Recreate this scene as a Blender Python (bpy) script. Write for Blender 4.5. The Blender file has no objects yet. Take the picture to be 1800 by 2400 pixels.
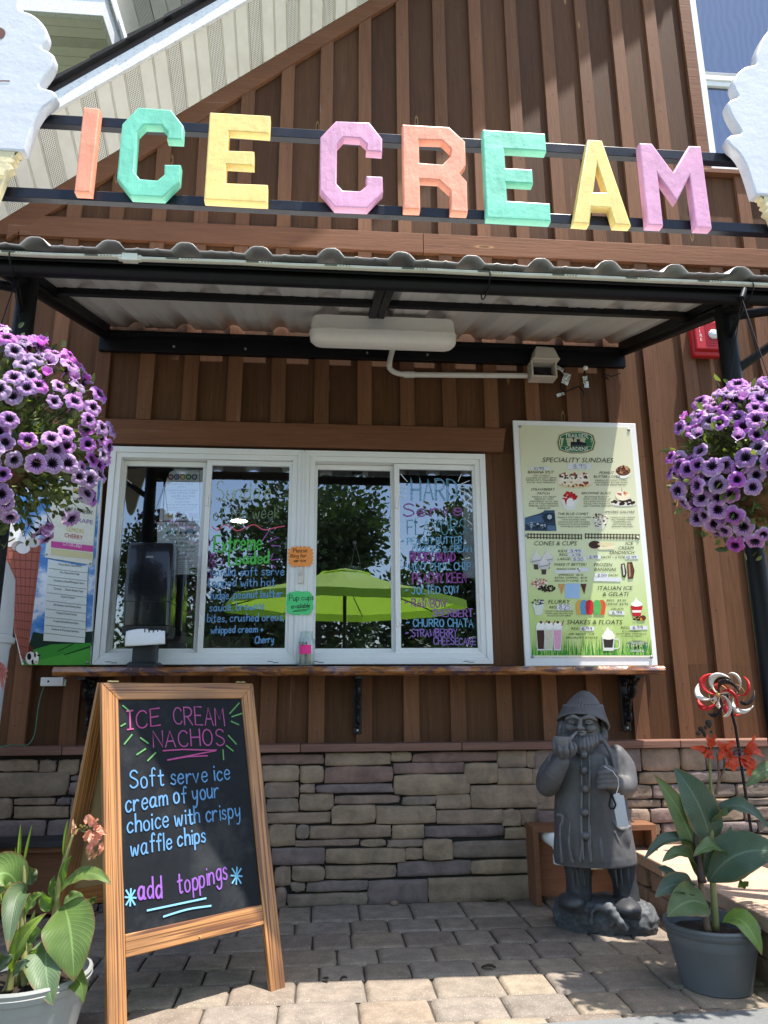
import bpy, math, random
from mathutils import Vector, Matrix, noise as mnoise
SC = bpy.context.scene
COL = SC.collection
R = math.radians
rnd = random.Random(7)

# ---------------------------------------------------------------- camera
CAMP = Vector((0, -4.15, 1.03)); FPX = 1720.0
def cam_axes(p, y, r):
    f = Vector((math.sin(y)*math.cos(p), math.cos(y)*math.cos(p), math.sin(p)))
    rt = Vector((math.cos(y), -math.sin(y), 0)); up = rt.cross(f)
    c, s = math.cos(r), math.sin(r)
    return c*rt + s*up, -s*rt + c*up, f
CR, CU, CF = cam_axes(R(13.85), R(4.86), R(-0.31))
cam = bpy.data.cameras.new('camera'); camo = bpy.data.objects.new('camera', cam); COL.objects.link(camo)
cam.sensor_fit = 'VERTICAL'; cam.sensor_height = 36; cam.lens = FPX/2400*36
cam.clip_start = .05; cam.clip_end = 2000
camo.matrix_world = Matrix(((CR.x, CU.x, -CF.x, CAMP.x), (CR.y, CU.y, -CF.y, CAMP.y), (CR.z, CU.z, -CF.z, CAMP.z), (0, 0, 0, 1)))
SC.camera = camo

# ---------------------------------------------------------------- sky, sun, exposure
SUN = Vector((1.54, -1.0, 6.3)).normalized()           # towards the sun
w = bpy.data.worlds.new('World'); SC.world = w; w.use_nodes = True
nt = w.node_tree; bg = nt.nodes['Background']
sky = nt.nodes.new('ShaderNodeTexSky'); sky.sky_type = 'NISHITA'; sky.sun_disc = False
sky.sun_elevation = math.asin(SUN.z); sky.sun_rotation = math.atan2(SUN.x, SUN.y)
sky.air_density = 1.0; sky.dust_density = 1.5; sky.ozone_density = 1.0
nt.links.new(sky.outputs[0], bg.inputs[0]); bg.inputs[1].default_value = 0.15
sl = bpy.data.lights.new('sun', 'SUN'); sl.energy = 4.25; sl.angle = R(.5); sl.color = (1, .95, .87)
so = bpy.data.objects.new('sun', sl); COL.objects.link(so); so.location = (5, -5, 20)
so.rotation_euler = SUN.to_track_quat('Z', 'Y').to_euler()
SC.view_settings.view_transform = 'Standard'; SC.view_settings.look = 'None'
SC.view_settings.exposure = 1.36; SC.view_settings.gamma = 1
SC.cycles.max_bounces = 10; SC.cycles.transparent_max_bounces = 16
SC.cycles.sample_clamp_indirect = 6

# ---------------------------------------------------------------- pixel -> point on a plane of the place
def ray(px, py):
    return CR*((px-900)/FPX) + CU*(-(py-1200)/FPX) + CF
def at(px, py, Y=0.):
    d = ray(px, py); return CAMP + d*((Y-CAMP.y)/d.y)
class Plane:
    """a real flat face in the scene: origin, right, up; maps picture points and lays marks on it"""
    def __init__(s, O, U, V):
        s.O = Vector(O); s.U = Vector(U).normalized(); s.V = Vector(V).normalized(); s.N = s.U.cross(s.V).normalized()
    def at(s, px, py):
        d = ray(px, py); return CAMP + d*(((s.O-CAMP).dot(s.N))/d.dot(s.N))
    def loc(s, p): q = p-s.O; return q.dot(s.U), q.dot(s.V)
    def pt(s, u, v, h=0.): return s.O + s.U*u + s.V*v + s.N*h
def front(Y): return Plane((0, Y, 0), (1, 0, 0), (0, 0, 1))

# ---------------------------------------------------------------- materials
def new_mat(name):
    m = bpy.data.materials.new(name); m.use_nodes = True
    nt = m.node_tree; nt.nodes.clear()
    o = nt.nodes.new('ShaderNodeOutputMaterial'); b = nt.nodes.new('ShaderNodeBsdfPrincipled')
    nt.links.new(b.outputs[0], o.inputs[0]); return m, nt, b, o
class G:
    """tiny node helper"""
    def __init__(s, nt): s.nt = nt
    def n(s, t, **k):
        nd = s.nt.nodes.new('ShaderNode'+t)
        for a, v in k.items():
            if a.startswith('i_'):
                key = a[2:]; key = int(key) if key.isdigit() else key
                sock = nd.inputs[key]
                if hasattr(v, 'is_linked'): s.nt.links.new(v, sock)
                else: sock.default_value = v
            else: setattr(nd, a, v)
        return nd
    def obj(s, scale=(1, 1, 1), kind='Object'):
        tc = s.n('TexCoord'); mp = s.n('Mapping', i_0=tc.outputs[kind], i_Scale=scale); return mp.outputs[0]
    def noise(s, vec, scale=5, detail=4, rough=.55, dist=0.):
        return s.n('TexNoise', i_Vector=vec, i_Scale=scale, i_Detail=detail, i_Roughness=rough, i_Distortion=dist).outputs['Fac']
    def ramp(s, fac, stops, interp='LINEAR'):
        r = s.n('ValToRGB', i_0=fac); cr = r.color_ramp; cr.interpolation = interp
        while len(cr.elements) < len(stops): cr.elements.new(.5)
        for e, (p, c) in zip(cr.elements, stops):
            e.position = p; e.color = (*c, 1) if len(c) == 3 else c
        return r.outputs[0]
    def mix(s, fac, a, b, mode='MIX'):
        m = s.n('Mix', data_type='RGBA', blend_type=mode); m.clamp_factor = True
        for sock, v in ((m.inputs[0], fac), (m.inputs[6], a), (m.inputs[7], b)):
            if hasattr(v, 'is_linked'): s.nt.links.new(v, sock)
            elif isinstance(v, (int, float)): sock.default_value = v
            else: sock.default_value = (*v, 1) if len(v) == 3 else v
        return m.outputs[2]
    def math(s, op, a, b=0., c=0.):
        m = s.n('Math', operation=op)
        for i, v in enumerate((a, b, c)):
            if hasattr(v, 'is_linked'): s.nt.links.new(v, m.inputs[i])
            else: m.inputs[i].default_value = v
        return m.outputs[0]
    def attr(s, name): return s.n('Attribute', attribute_name=name).outputs['Fac']
    def bump(s, h, strength=.3, dist=.01):
        return s.n('Bump', i_Height=h, i_Strength=strength, i_Distance=dist).outputs[0]
def lin(h):
    h = h.lstrip('#'); c = [int(h[i:i+2], 16)/255 for i in (0, 2, 4)]
    return tuple(x/12.92 if x <= .04045 else ((x+.055)/1.055)**2.4 for x in c)
_mc = {}
def plain(name, col, rough=.6, metal=0., noise=6., amt=.18, bump=0., bscale=60., tint=0., scale=(1, 1, 1), spec=.3, dirt=None, coat=0.):
    """painted / plastic / metal surface with a little unevenness"""
    if name in _mc: return _mc[name]
    if isinstance(col, str): col = lin(col)
    m, nt, b, o = new_mat(name); g = G(nt); v = g.obj(scale)
    n1 = g.noise(v, noise, 6, .6); n2 = g.noise(v, noise*9, 3, .6)
    f = g.math('ADD', g.math('MULTIPLY', n1, .7), g.math('MULTIPLY', n2, .3))
    f = g.math('MULTIPLY_ADD', g.math('SUBTRACT', f, .5), 2*amt*2, 1.0)
    if tint:
        f = g.math('MULTIPLY', f, g.math('MULTIPLY_ADD', g.attr('rnd'), 2*tint, 1-tint))
    c = g.mix(1., (*col, 1), g.n('CombineColor', i_0=f, i_1=f, i_2=f).outputs[0], 'MULTIPLY')
    if dirt:
        d = g.ramp(g.noise(v, dirt[1], 8, .7), [(dirt[2], (0, 0, 0)), (min(1, dirt[2]+.15), (1, 1, 1))])
        c = g.mix(d, c, dirt[0])
    nt.links.new(c, b.inputs['Base Color'])
    rr = g.math('MULTIPLY_ADD', n1, .25, rough-.12); nt.links.new(rr, b.inputs['Roughness'])
    b.inputs['Metallic'].default_value = metal; b.inputs['Specular IOR Level'].default_value = spec
    b.inputs['Coat Weight'].default_value = coat
    if bump: nt.links.new(g.bump(g.noise(v, bscale, 5, .6), bump, .01), b.inputs['Normal'])
    _mc[name] = m; return m
def ink(hexc, rough=.8):
    """flat ink, chalk or print of one colour"""
    k = 'ink_'+hexc
    if k in _mc: return _mc[k]
    m, nt, b, o = new_mat(k); g = G(nt); v = g.obj()
    n = g.noise(v, 180, 3, .6); f = g.math('MULTIPLY_ADD', n, .5, .75)
    c = g.mix(1., (*lin(hexc), 1), g.n('CombineColor', i_0=f, i_1=f, i_2=f).outputs[0], 'MULTIPLY')
    nt.links.new(c, b.inputs['Base Color']); b.inputs['Roughness'].default_value = rough
    b.inputs['Specular IOR Level'].default_value = .2
    _mc[k] = m; return m

def wood_stain(name, dark, light, axis='Z', tint=.3, grain=1., weather=.5):
    """stained timber: grain along one axis, knots, weathered pale streaks; tint varies board by board"""
    m, nt, b, o = new_mat(name); g = G(nt)
    st = {'X': (1.2, 26, 26), 'Y': (26, 1.2, 26), 'Z': (26, 26, 1.2)}[axis]
    sw = {'X': (.25, 2.2, 2.2), 'Y': (2.2, .25, 2.2), 'Z': (2.2, 2.2, .25)}[axis]
    v = g.obj(st); vr = g.attr('rnd')
    off = g.n('CombineXYZ', i_0=g.math('MULTIPLY', vr, 37.), i_1=g.math('MULTIPLY', vr, 91.), i_2=g.math('MULTIPLY', vr, 53.)).outputs[0]
    v = g.n('VectorMath', operation='ADD', i_0=v, i_1=off).outputs[0]
    big = g.n('VectorMath', operation='ADD', i_0=g.obj(sw), i_1=off).outputs[0]
    n1 = g.noise(v, 2.2*grain, 6, .65, .6); n2 = g.noise(v, 9*grain, 3, .6); n3 = g.noise(big, 2.5, 4, .6)
    f = g.math('ADD', g.math('MULTIPLY', n1, .5), g.math('ADD', g.math('MULTIPLY', n2, .2), g.math('MULTIPLY', n3, .3)))
    c = g.ramp(f, [(.3, dark), (.7, light)])
    # knots
    kv = {'X': (1.1, 0, 6), 'Y': (6, 1.1, 0), 'Z': (6, 0, 1.5)}[axis]
    ko = g.n('VectorMath', operation='ADD', i_0=g.obj(kv), i_1=off).outputs[0]
    vo = g.n('TexVoronoi', i_Vector=ko, i_Scale=1.0, i_Randomness=1.); d = g.math('MULTIPLY_ADD', n2, .03, vo.outputs['Distance'])
    ring = g.ramp(d, [(.0, (.1, .1, .1)), (.05, (.1, .1, .1)), (.065, (1, 1, 1)), (.095, (0, 0, 0))])
    c = g.mix(g.math('MULTIPLY', ring, .8), c, (.40, .23, .10))
    core = g.ramp(d, [(.0, (1, 1, 1)), (.05, (1, 1, 1)), (.062, (0, 0, 0))])
    c = g.mix(g.math('MULTIPLY', core, .55), c, tuple(x*.5 for x in dark))
    if weather:
        s = g.ramp(g.noise(v, 1.3*grain, 9, .75), [(.60, (0, 0, 0)), (.74, (1, 1, 1))])
        s2 = g.ramp(n3, [(.45, (0, 0, 0)), (.65, (1, 1, 1))])
        c = g.mix(g.math('MULTIPLY', g.math('MULTIPLY', s, s2), weather), c, (.42, .32, .27))
    sv = {'X': (.9, 0, 9), 'Y': (9, .9, 0), 'Z': (9, 0, .9)}[axis]
    st_ = g.ramp(g.noise(g.n('VectorMath', operation='ADD', i_0=g.obj(sv), i_1=off).outputs[0], 1.6, 7, .7, .8), [(.60, (0, 0, 0)), (.70, (1, 1, 1))]); c = g.mix(g.math('MULTIPLY', st_, .45), c, tuple(x*.55 for x in dark))
    t = g.math('MULTIPLY_ADD', vr, 2*tint, 1-tint)
    c = g.mix(1., c, g.n('CombineColor', i_0=t, i_1=t, i_2=t).outputs[0], 'MULTIPLY')
    nt.links.new(c, b.inputs['Base Color'])
    nt.links.new(g.math('MULTIPLY_ADD', n1, .3, .5), b.inputs['Roughness'])
    b.inputs['Specular IOR Level'].default_value = .14
    nt.links.new(g.bump(g.math('ADD', n1, g.math('MULTIPLY', n2, .6)), .35, .006), b.inputs['Normal'])
    return m

# ---------------------------------------------------------------- mesh builder
class MB:
    def __init__(s): s.v = []; s.f = []; s.m = []; s.t = []; s.mats = []; s.va = {}; s.uv = None
    def mi(s, m):
        if m is None: return 0
        if m not in s.mats: s.mats.append(m)
        return s.mats.index(m)
    def face(s, idx, m=None, t=.5): s.f.append(idx); s.m.append(s.mi(m)); s.t.append(t)
    def poly(s, pts, m=None, t=.5):
        b = len(s.v); s.v += [Vector(p) for p in pts]; s.face(list(range(b, b+len(pts))), m, t)
    def box(s, x0, x1, y0, y1, z0, z1, m=None, t=None, M=None):
        t = rnd.random() if t is None else t; b = len(s.v)
        P = [Vector(p) for p in ((x0, y0, z0), (x1, y0, z0), (x1, y1, z0), (x0, y1, z0), (x0, y0, z1), (x1, y0, z1), (x1, y1, z1), (x0, y1, z1))]
        if M: P = [M @ p for p in P]
        s.v += P
        for q in ((0, 3, 2, 1), (4, 5, 6, 7), (0, 1, 5, 4), (1, 2, 6, 5), (2, 3, 7, 6), (3, 0, 4, 7)): s.face([b+i for i in q], m, t)
    def hexa(s, P, m=None, t=None):
        """8 corners: 4 of one face then 4 of the opposite face in the same order"""
        t = rnd.random() if t is None else t; b = len(s.v); s.v += [Vector(p) for p in P]
        for q in ((0, 3, 2, 1), (4, 5, 6, 7), (0, 1, 5, 4), (1, 2, 6, 5), (2, 3, 7, 6), (3, 0, 4, 7)): s.face([b+i for i in q], m, t)
    def bar(s, a, c, wd, ht, up=(0, 0, 1), m=None, t=None):
        """a square bar from a to c"""
        a = Vector(a); c = Vector(c); d = (c-a).normalized(); sd = d.cross(Vector(up)).normalized(); u = sd.cross(d)
        s.hexa([p+sd*(i*wd/2)+u*(j*ht/2) for p in (a, c) for i, j in ((-1, -1), (1, -1), (1, 1), (-1, 1))], m, t)
    def tube(s, pts, r, n=10, m=None, caps=True, t=.5, flat=1.):
        pts = [Vector(p) for p in pts]; rs = r if isinstance(r, (list, tuple)) else [r]*len(pts)
        b = len(s.v); prev = None
        for i, p in enumerate(pts):
            d = (pts[min(i+1, len(pts)-1)]-pts[max(i-1, 0)])
            d = d.normalized() if d.length > 1e-9 else Vector((0, 0, 1))
            if prev is None:
                a = Vector((0, 0, 1)) if abs(d.z) < .9 else Vector((1, 0, 0)); sx = d.cross(a).normalized()
            else: sx = (prev-d*prev.dot(d)).normalized()
            prev = sx; sy = d.cross(sx)
            for k in range(n):
                an = 2*math.pi*k/n; s.v.append(p+sx*(math.cos(an)*rs[i])+sy*(math.sin(an)*rs[i]*flat))
        for i in range(len(pts)-1):
            for k in range(n):
                k2 = (k+1) % n; s.face([b+i*n+k, b+i*n+k2, b+(i+1)*n+k2, b+(i+1)*n+k], m, t)
        if caps:
            s.face([b+k for k in range(n)][::-1], m, t); s.face([b+(len(pts)-1)*n+k for k in range(n)], m, t)
    def lathe(s, prof, c, n=32, m=None, t=.5, sx=1., sy=1., close=False):
        c = Vector(c); b = len(s.v)
        for r, z in prof:
            for k in range(n):
                a = 2*math.pi*k/n; s.v.append(c+Vector((math.cos(a)*r*sx, math.sin(a)*r*sy, z)))
        for i in range(len(prof)-1):
            for k in range(n):
                k2 = (k+1) % n; s.face([b+i*n+k, b+i*n+k2, b+(i+1)*n+k2, b+(i+1)*n+k], m, t)
        if close:
            s.face([b+k for k in range(n)][::-1], m, t); s.face([b+(len(prof)-1)*n+k for k in range(n)], m, t)
    def ball(s, c, rx, ry=None, rz=None, n=16, m=None, M=None, t=.5):
        ry = ry or rx; rz = rz or rx; c = Vector(c); b = len(s.v); h = n//2
        for i in range(h+1):
            th = math.pi*i/h
            for k in range(n):
                a = 2*math.pi*k/n; p = Vector((math.sin(th)*math.cos(a)*rx, math.sin(th)*math.sin(a)*ry, math.cos(th)*rz))
                s.v.append(c+(M @ p if M else p))
        for i in range(h):
            for k in range(n):
                k2 = (k+1) % n; s.face([b+(i+1)*n+k, b+(i+1)*n+k2, b+i*n+k2, b+i*n+k], m, t)
    def prism(s, poly, pl, h0, h1, m=None, t=None, side=None):
        """a 2D outline on a plane, given thickness; outline in plane coordinates"""
        t = rnd.random() if t is None else t; n = len(poly); b = len(s.v)
        area = sum(poly[i][0]*poly[(i+1) % n][1]-poly[(i+1) % n][0]*poly[i][1] for i in range(n))
        if area < 0: poly = poly[::-1]
        s.v += [pl.pt(u, v, h0) for u, v in poly]+[pl.pt(u, v, h1) for u, v in poly]
        s.face([b+i for i in range(n)][::-1], m, t); s.face([b+n+i for i in range(n)], m, t)
        for i in range(n): s.face([b+i, b+(i+1) % n, b+n+(i+1) % n, b+n+i], side or m, t)
    def build(s, name, mat=None, parent=None, smooth=False, bevel=0., seg=2, angle=40, kind=None):
        me = bpy.data.meshes.new(name); off = origin(parent)
        me.from_pydata([v-off for v in s.v], [], s.f)
        mats = s.mats if s.mats else [mat]
        if s.mats and mat is not None: mats = [m or mat for m in s.mats]
        for mm in mats: me.materials.append(mm)
        if len(mats) > 1: me.polygons.foreach_set('material_index', s.m)
        a = me.attributes.new('rnd', 'FLOAT', 'FACE'); a.data.foreach_set('value', s.t)
        for k, vals in s.va.items():
            a = me.attributes.new(k, 'FLOAT', 'POINT'); a.data.foreach_set('value', vals)
        me.update()
        o = bpy.data.objects.new(name, me); COL.objects.link(o)
        if parent: o.parent = parent
        if smooth:
            me.polygons.foreach_set('use_smooth', [True]*len(me.polygons))
            if smooth != 'all': me.set_sharp_from_angle(angle=R(angle))
        if bevel:
            md = o.modifiers.new('bevel', 'BEVEL'); md.width = bevel; md.segments = seg; md.limit_method = 'ANGLE'; md.angle_limit = R(35)
        if kind: o['kind'] = kind
        return o
def origin(o):
    p = Vector((0, 0, 0))
    while o is not None: p = p+o.location; o = o.parent
    return p
def thing(name, loc, label, cat, group=None):
    o = bpy.data.objects.new(name, None); COL.objects.link(o); o.location = loc; o.empty_display_size = .1
    return tag(o, label, cat, group)
def tag(o, label, cat, group=None):
    o['label'] = label; o['category'] = cat
    if group: o['group'] = group
    return o

# ---------------------------------------------------------------- handwriting and print
GL = {
'A': '0 0 2 7 4 0/.8 2.5 3.2 2.5', 'B': '0 0 0 7/~0 7 3 6.6 3.2 5.2 2.6 4 0 3.7/~0 3.7 3.2 3.2 3.7 1.8 2.8 .3 0 0',
'C': '~3.8 5.8 3 6.9 1.6 6.9 .4 5.4 .1 3.3 .6 1.2 1.8 .1 3.2 .3 3.9 1.3', 'D': '0 0 0 7/~0 7 2.4 6.5 3.9 4.8 3.9 2.4 2.5 .5 0 0',
'E': '3.4 7 0 7 0 0 3.5 0/0 3.6 2.8 3.7', 'F': '3.4 7 0 7 0 0/0 3.6 2.7 3.7',
'G': '~3.8 5.8 3 6.9 1.6 6.9 .4 5.4 .1 3.3 .6 1.2 1.8 .1 3.2 .3 3.8 1.5 3.8 3.2/2.2 3.2 3.8 3.2', 'H': '0 0 0 7/3.8 0 3.8 7/0 3.5 3.8 3.6',
'I': '1 0 1 7/0 7 2 7/0 0 2 0', 'J': '~3 7 3 2 2.4 .3 1.2 0 .2 1.2/1.6 7 4 7', 'K': '0 0 0 7/3.6 7 0 3 3.8 0', 'L': '0 7 0 0 3.3 0',
'M': '0 0 .3 7 2.3 2.5 4.3 7 4.6 0', 'N': '0 0 0 7 3.7 0 3.7 7', 'O': '~2 7 .6 6 0 3.5 .6 1 2 0 3.4 1 4 3.5 3.4 6 2 7',
'P': '0 0 0 7/~0 7 2.8 6.8 3.6 5.3 2.6 3.6 0 3.2', 'R': '0 0 0 7/~0 7 2.8 6.8 3.6 5.3 2.6 3.6 0 3.2/1.4 3.3 3.8 0',
'S': '~3.5 6 2.6 6.9 1.2 6.9 .3 5.8 .6 4.5 2.2 3.6 3.4 2.6 3.5 1.1 2.3 .1 1 .1 .1 1', 'T': '0 7 4 7/2 7 2 0',
'U': '~0 7 0 2 .8 .4 2 0 3.2 .5 3.8 2 3.8 7', 'V': '0 7 2 0 4 7', 'W': '0 7 1.2 0 2.5 4.5 3.8 0 5 7', 'X': '0 0 3.6 7/0 7 3.6 0',
'Y': '0 7 1.9 3.5 3.8 7/1.9 3.5 1.8 0', 'Z': '0 7 3.6 7 0 0 3.8 0',
'a': '~3 3.4 2 4.1 .8 3.6 .1 1.9 .7 .3 1.7 .1 2.8 1.5 3 3.6/~3 3.9 2.9 1 3.1 .1 3.7 .2', 'b': '0 7 0 0/~0 2.6 1 4 2.4 3.6 2.9 2 2.3 .3 1 0 0 1',
'c': '~2.8 3.3 1.8 4.1 .6 3.4 .1 1.9 .7 .3 1.8 0 2.9 .8', 'd': '~3 3.2 1.8 4 .6 3.3 .1 1.8 .8 .2 1.8 .2 3 1.6/3 7 3 0',
'e': '~.2 2.1 2.8 2.3 2.6 3.6 1.6 4.1 .5 3.3 .1 1.7 .8 .2 1.9 0 2.9 .8', 'f': '~2.6 6.3 2 7 1.2 6.4 1 4.5 1 0/0 4 2.3 4',
'g': '~2.9 3.4 1.8 4.1 .6 3.4 .2 2 .9 .6 1.9 .5 2.9 1.8/~2.9 4 2.9 -1 2.2 -2.4 1 -2.5 .1 -1.5', 'h': '0 7 0 0/~0 2.5 1 3.9 2.2 3.9 2.8 2.8 2.8 0',
'i': '.3 4 .3 0/.3 5.5 .35 5.9', 'j': '~1 4 1 -1.5 .4 -2.5 -.5 -2/1 5.5 1 5.9', 'k': '0 7 0 0/2.6 4 .1 1.8 2.8 0', 'l': '.3 7 .3 0',
'm': '0 4 0 0/~0 2.6 .9 3.9 1.8 3.8 2.1 2.6 2.1 0/~2.1 2.6 3 3.9 3.9 3.8 4.3 2.6 4.3 0', 'n': '0 4 0 0/~0 2.5 1 3.9 2.2 3.9 2.8 2.8 2.8 0',
'o': '~1.5 4.1 .4 3.4 .1 2 .6 .4 1.6 0 2.7 .6 3 2.1 2.5 3.5 1.5 4.1', 'p': '0 4 0 -2.5/~0 2.6 1 4 2.4 3.6 2.9 2 2.3 .3 1 0 0 1',
'r': '0 4 0 0/~0 2.2 .9 3.6 1.8 4 2.4 3.6', 's': '~2.4 3.4 1.5 4.1 .5 3.5 .7 2.5 2 1.8 2.4 .9 1.6 .05 .1 .6', 't': '~1.1 6.2 1.1 1.2 1.6 .1 2.4 .4/0 4 2.4 4.1',
'u': '~0 4 .1 1.2 .9 .1 1.9 .4 2.8 1.8/2.8 4 2.8 0', 'v': '0 4 1.4 0 2.8 4', 'w': '~0 4 .6 .3 1.2 .3 2 3.2 2.8 .3 3.4 .3 4.2 4', 'x': '0 0 2.6 4/0 4 2.6 0',
'y': '~0 4 .3 1.6 1.2 .9 2.6 2.2/~2.8 4 2.4 -.5 1.6 -2.3 .4 -2.3', 'z': '0 4 2.6 4 0 0 2.8 0',
'0': '~1.8 7 .4 6 0 3.5 .4 1 1.8 0 3.2 1 3.6 3.5 3.2 6 1.8 7', '1': '0 5.5 1 7 1 0', '2': '~.2 5.6 1 6.9 2.6 6.8 3 5.4 2 3 0 0 3.4 .2',
'3': '~.2 6.4 1.8 7 3 5.8 2.4 4.2 1.2 3.8 2.8 3.3 3.3 1.8 2.2 .1 .2 .6', '4': '2.6 0 2.6 7 0 2.2 3.6 2.2', '5': '3.2 7 .6 7 .4 4/~.4 4 2.2 4.2 3.3 2.6 2.8 .7 1.4 0 0 .6',
'6': '~2.8 7 1 5 .1 2 .8 .2 2.2 0 3.2 1.2 2.8 2.8 1.4 3.2 .3 2.2', '7': '0 7 3.4 7 1.2 0', '8': '~1.8 3.8 .4 5 .8 6.7 2.2 6.9 2.9 5.4 1.8 3.8 .2 2 .6 .2 2.2 0 3.2 1.4 1.8 3.8',
'9': '~3 5.6 2 7 .5 6.2 .4 4.6 1.6 3.8 3 5 3 5.6/~3 6.8 2.9 3 2.2 0', '.': '.2 0 .3 .4', ',': '.5 .3 .1 -1', '&': '~3.6 .2 .9 5.2 1 6.6 2.2 6.6 2.3 5.3 .3 2.6 .3 .8 1.5 0 3.4 2.6',
'+': '0 2 3 2/1.5 .5 1.5 3.6', '!': '.3 7 .3 2/.3 0 .3 .4', '~': '~0 3 .9 4 1.9 3.2 2.8 4', '*': '0 1 4 6/0 6 4 1/2 0 2 7/-.3 3.5 4.3 3.5', '-': '0 3 2 3', '$': '~3 5.6 1.6 6.2 .3 5.2 1.5 3.5 3 2.2 1.6 .6 0 1.4/1.5 7.3 1.5 -.5'}
def catmull(P, k=5):
    out = []
    for i in range(len(P)-1):
        p0 = P[max(i-1, 0)]; p1 = P[i]; p2 = P[i+1]; p3 = P[min(i+2, len(P)-1)]
        for j in range(k):
            t = j/k; out.append(tuple(.5*((2*b)+(-a+c)*t+(2*a-5*b+4*c-d)*t*t+(-a+3*b-3*c+d)*t**3) for a, b, c, d in zip(p0, p1, p2, p3)))
    out.append(tuple(P[-1])); return out
_glc = {}
def glyph(ch):
    if ch not in _glc:
        st = []
        for s in GL[ch].split('/'):
            sm = s[0] == '~' ; n = [float(x) for x in s.lstrip('~').split()]
            P = list(zip(n[0::2], n[1::2])); st.append(catmull(P) if sm and len(P) > 2 else P)
        _glc[ch] = (st, max(p[0] for q in st for p in q))
    return _glc[ch]
def ribbon(mb, pl, P, wd, h, m):
    """a flat painted stroke through plane points P"""
    n = len(P); b = len(mb.v)
    for i in range(n):
        a = P[max(i-1, 0)]; c = P[min(i+1, n-1)]; dx, dy = c[0]-a[0], c[1]-a[1]; L = math.hypot(dx, dy) or 1
        ex = 0.
        if i == 0: ex = -wd*.35
        if i == n-1: ex = wd*.35
        nx, ny = -dy/L*wd/2, dx/L*wd/2; ux, uy = dx/L*ex, dy/L*ex
        mb.v.append(pl.pt(P[i][0]+nx+ux, P[i][1]+ny+uy, h)); mb.v.append(pl.pt(P[i][0]-nx+ux, P[i][1]-ny+uy, h))
    for i in range(n-1): mb.face([b+2*i+1, b+2*i+3, b+2*i+2, b+2*i], m)
def hand(mb, pl, text, p0, p1, hpx, col, wd, h=.0015, jit=.25, space=1.3):
    """handwriting from picture point p0 to p1 (baseline ends), capitals hpx picture pixels tall"""
    A = pl.at(*p0); B = pl.at(*p1); top = pl.at(p0[0], p0[1]-hpx)
    a = pl.loc(A); b = pl.loc(B); hh = (top-A).dot(pl.V)/7.
    lay = []; x = 0.
    for ch in text:
        if ch == ' ': x += 2.4; continue
        st, wch = glyph(ch); lay.append((x, st)); x += wch+space
    x -= space; L = math.hypot(b[0]-a[0], b[1]-a[1]); sx = L/max(x, .1); dx, dy = (b[0]-a[0])/L, (b[1]-a[1])/L
    m = ink(col); k = 0
    for x0, st in lay:
        jx, jy, js = rnd.uniform(-jit, jit), rnd.uniform(-jit, jit), 1+rnd.uniform(-.07, .07)
        for P in st:
            Q = [((x0+jx+q[0])*sx, (q[1]*js+jy)*hh) for q in P]
            Q = [(a[0]+u*dx-v*dy*.0, a[1]+u*dy+v) for u, v in Q]
            k += 1; ribbon(mb, pl, Q, wd*rnd.uniform(.85, 1.15), h+(k % 7)*.00006, m)
def stroke(mb, pl, pts, col, wd, h=.0015, smooth=False):
    P = [pl.loc(pl.at(*p)) for p in pts]
    if smooth: P = catmull(P)
    ribbon(mb, pl, P, wd, h+rnd.random()*.0004, ink(col))
_tc = {}
def text_mesh(body):
    if body not in _tc:
        cu = bpy.data.curves.new('t', 'FONT'); cu.body = body; cu.size = 1; cu.resolution_u = 2
        ob = bpy.data.objects.new('t', cu); COL.objects.link(ob); dg = bpy.context.evaluated_depsgraph_get()
        me = bpy.data.meshes.new_from_object(ob.evaluated_get(dg))
        _tc[body] = ([tuple(v.co) for v in me.vertices], [tuple(p.vertices) for p in me.polygons])
        bpy.data.objects.remove(ob); bpy.data.curves.remove(cu); bpy.data.meshes.remove(me)
    return _tc[body]
def printed(mb, pl, body, p0, p1, hpx, col, h=.0015, shear=.0, uv=None):
    """printed lettering fitted between two picture points (or plane points when uv)"""
    V, F = text_mesh(body)
    if not V: return
    if uv: a, b, hh = p0, p1, hpx
    else:
        A = pl.at(*p0); B = pl.at(*p1); hh = (pl.at(p0[0], p0[1]-hpx)-A).dot(pl.V); a = pl.loc(A); b = pl.loc(B)
    x0 = min(v[0] for v in V); x1 = max(v[0] for v in V)
    L = math.hypot(b[0]-a[0], b[1]-a[1]); dx, dy = (b[0]-a[0])/L, (b[1]-a[1])/L; sx = L/max(x1-x0, 1e-6); sy = hh/.73
    o = len(mb.v); m = ink(col)
    for v in V:
        u = (v[0]-x0)*sx+v[1]*sy*shear; q = v[1]*sy; mb.v.append(pl.pt(a[0]+u*dx, a[1]+u*dy+q, h))
    for f in F: mb.face([o+i for i in f], m)
def shape(mb, pl, pts, col, h=.001):
    """a flat printed patch: picture points"""
    P = [pl.loc(pl.at(*p)) for p in pts]
    if sum(P[i][0]*P[(i+1) % len(P)][1]-P[(i+1) % len(P)][0]*P[i][1] for i in range(len(P))) < 0: P = P[::-1]
    mb.poly([pl.pt(u, v, h) for u, v in P], ink(col) if isinstance(col, str) else col)
def oval(cx, cy, rx, ry, n=16, a0=0., a1=6.2832):
    return [(cx+rx*math.cos(a0+(a1-a0)*k/n), cy+ry*math.sin(a0+(a1-a0)*k/n)) for k in range(n if a1-a0 > 6.28 else n+1)]

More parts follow.
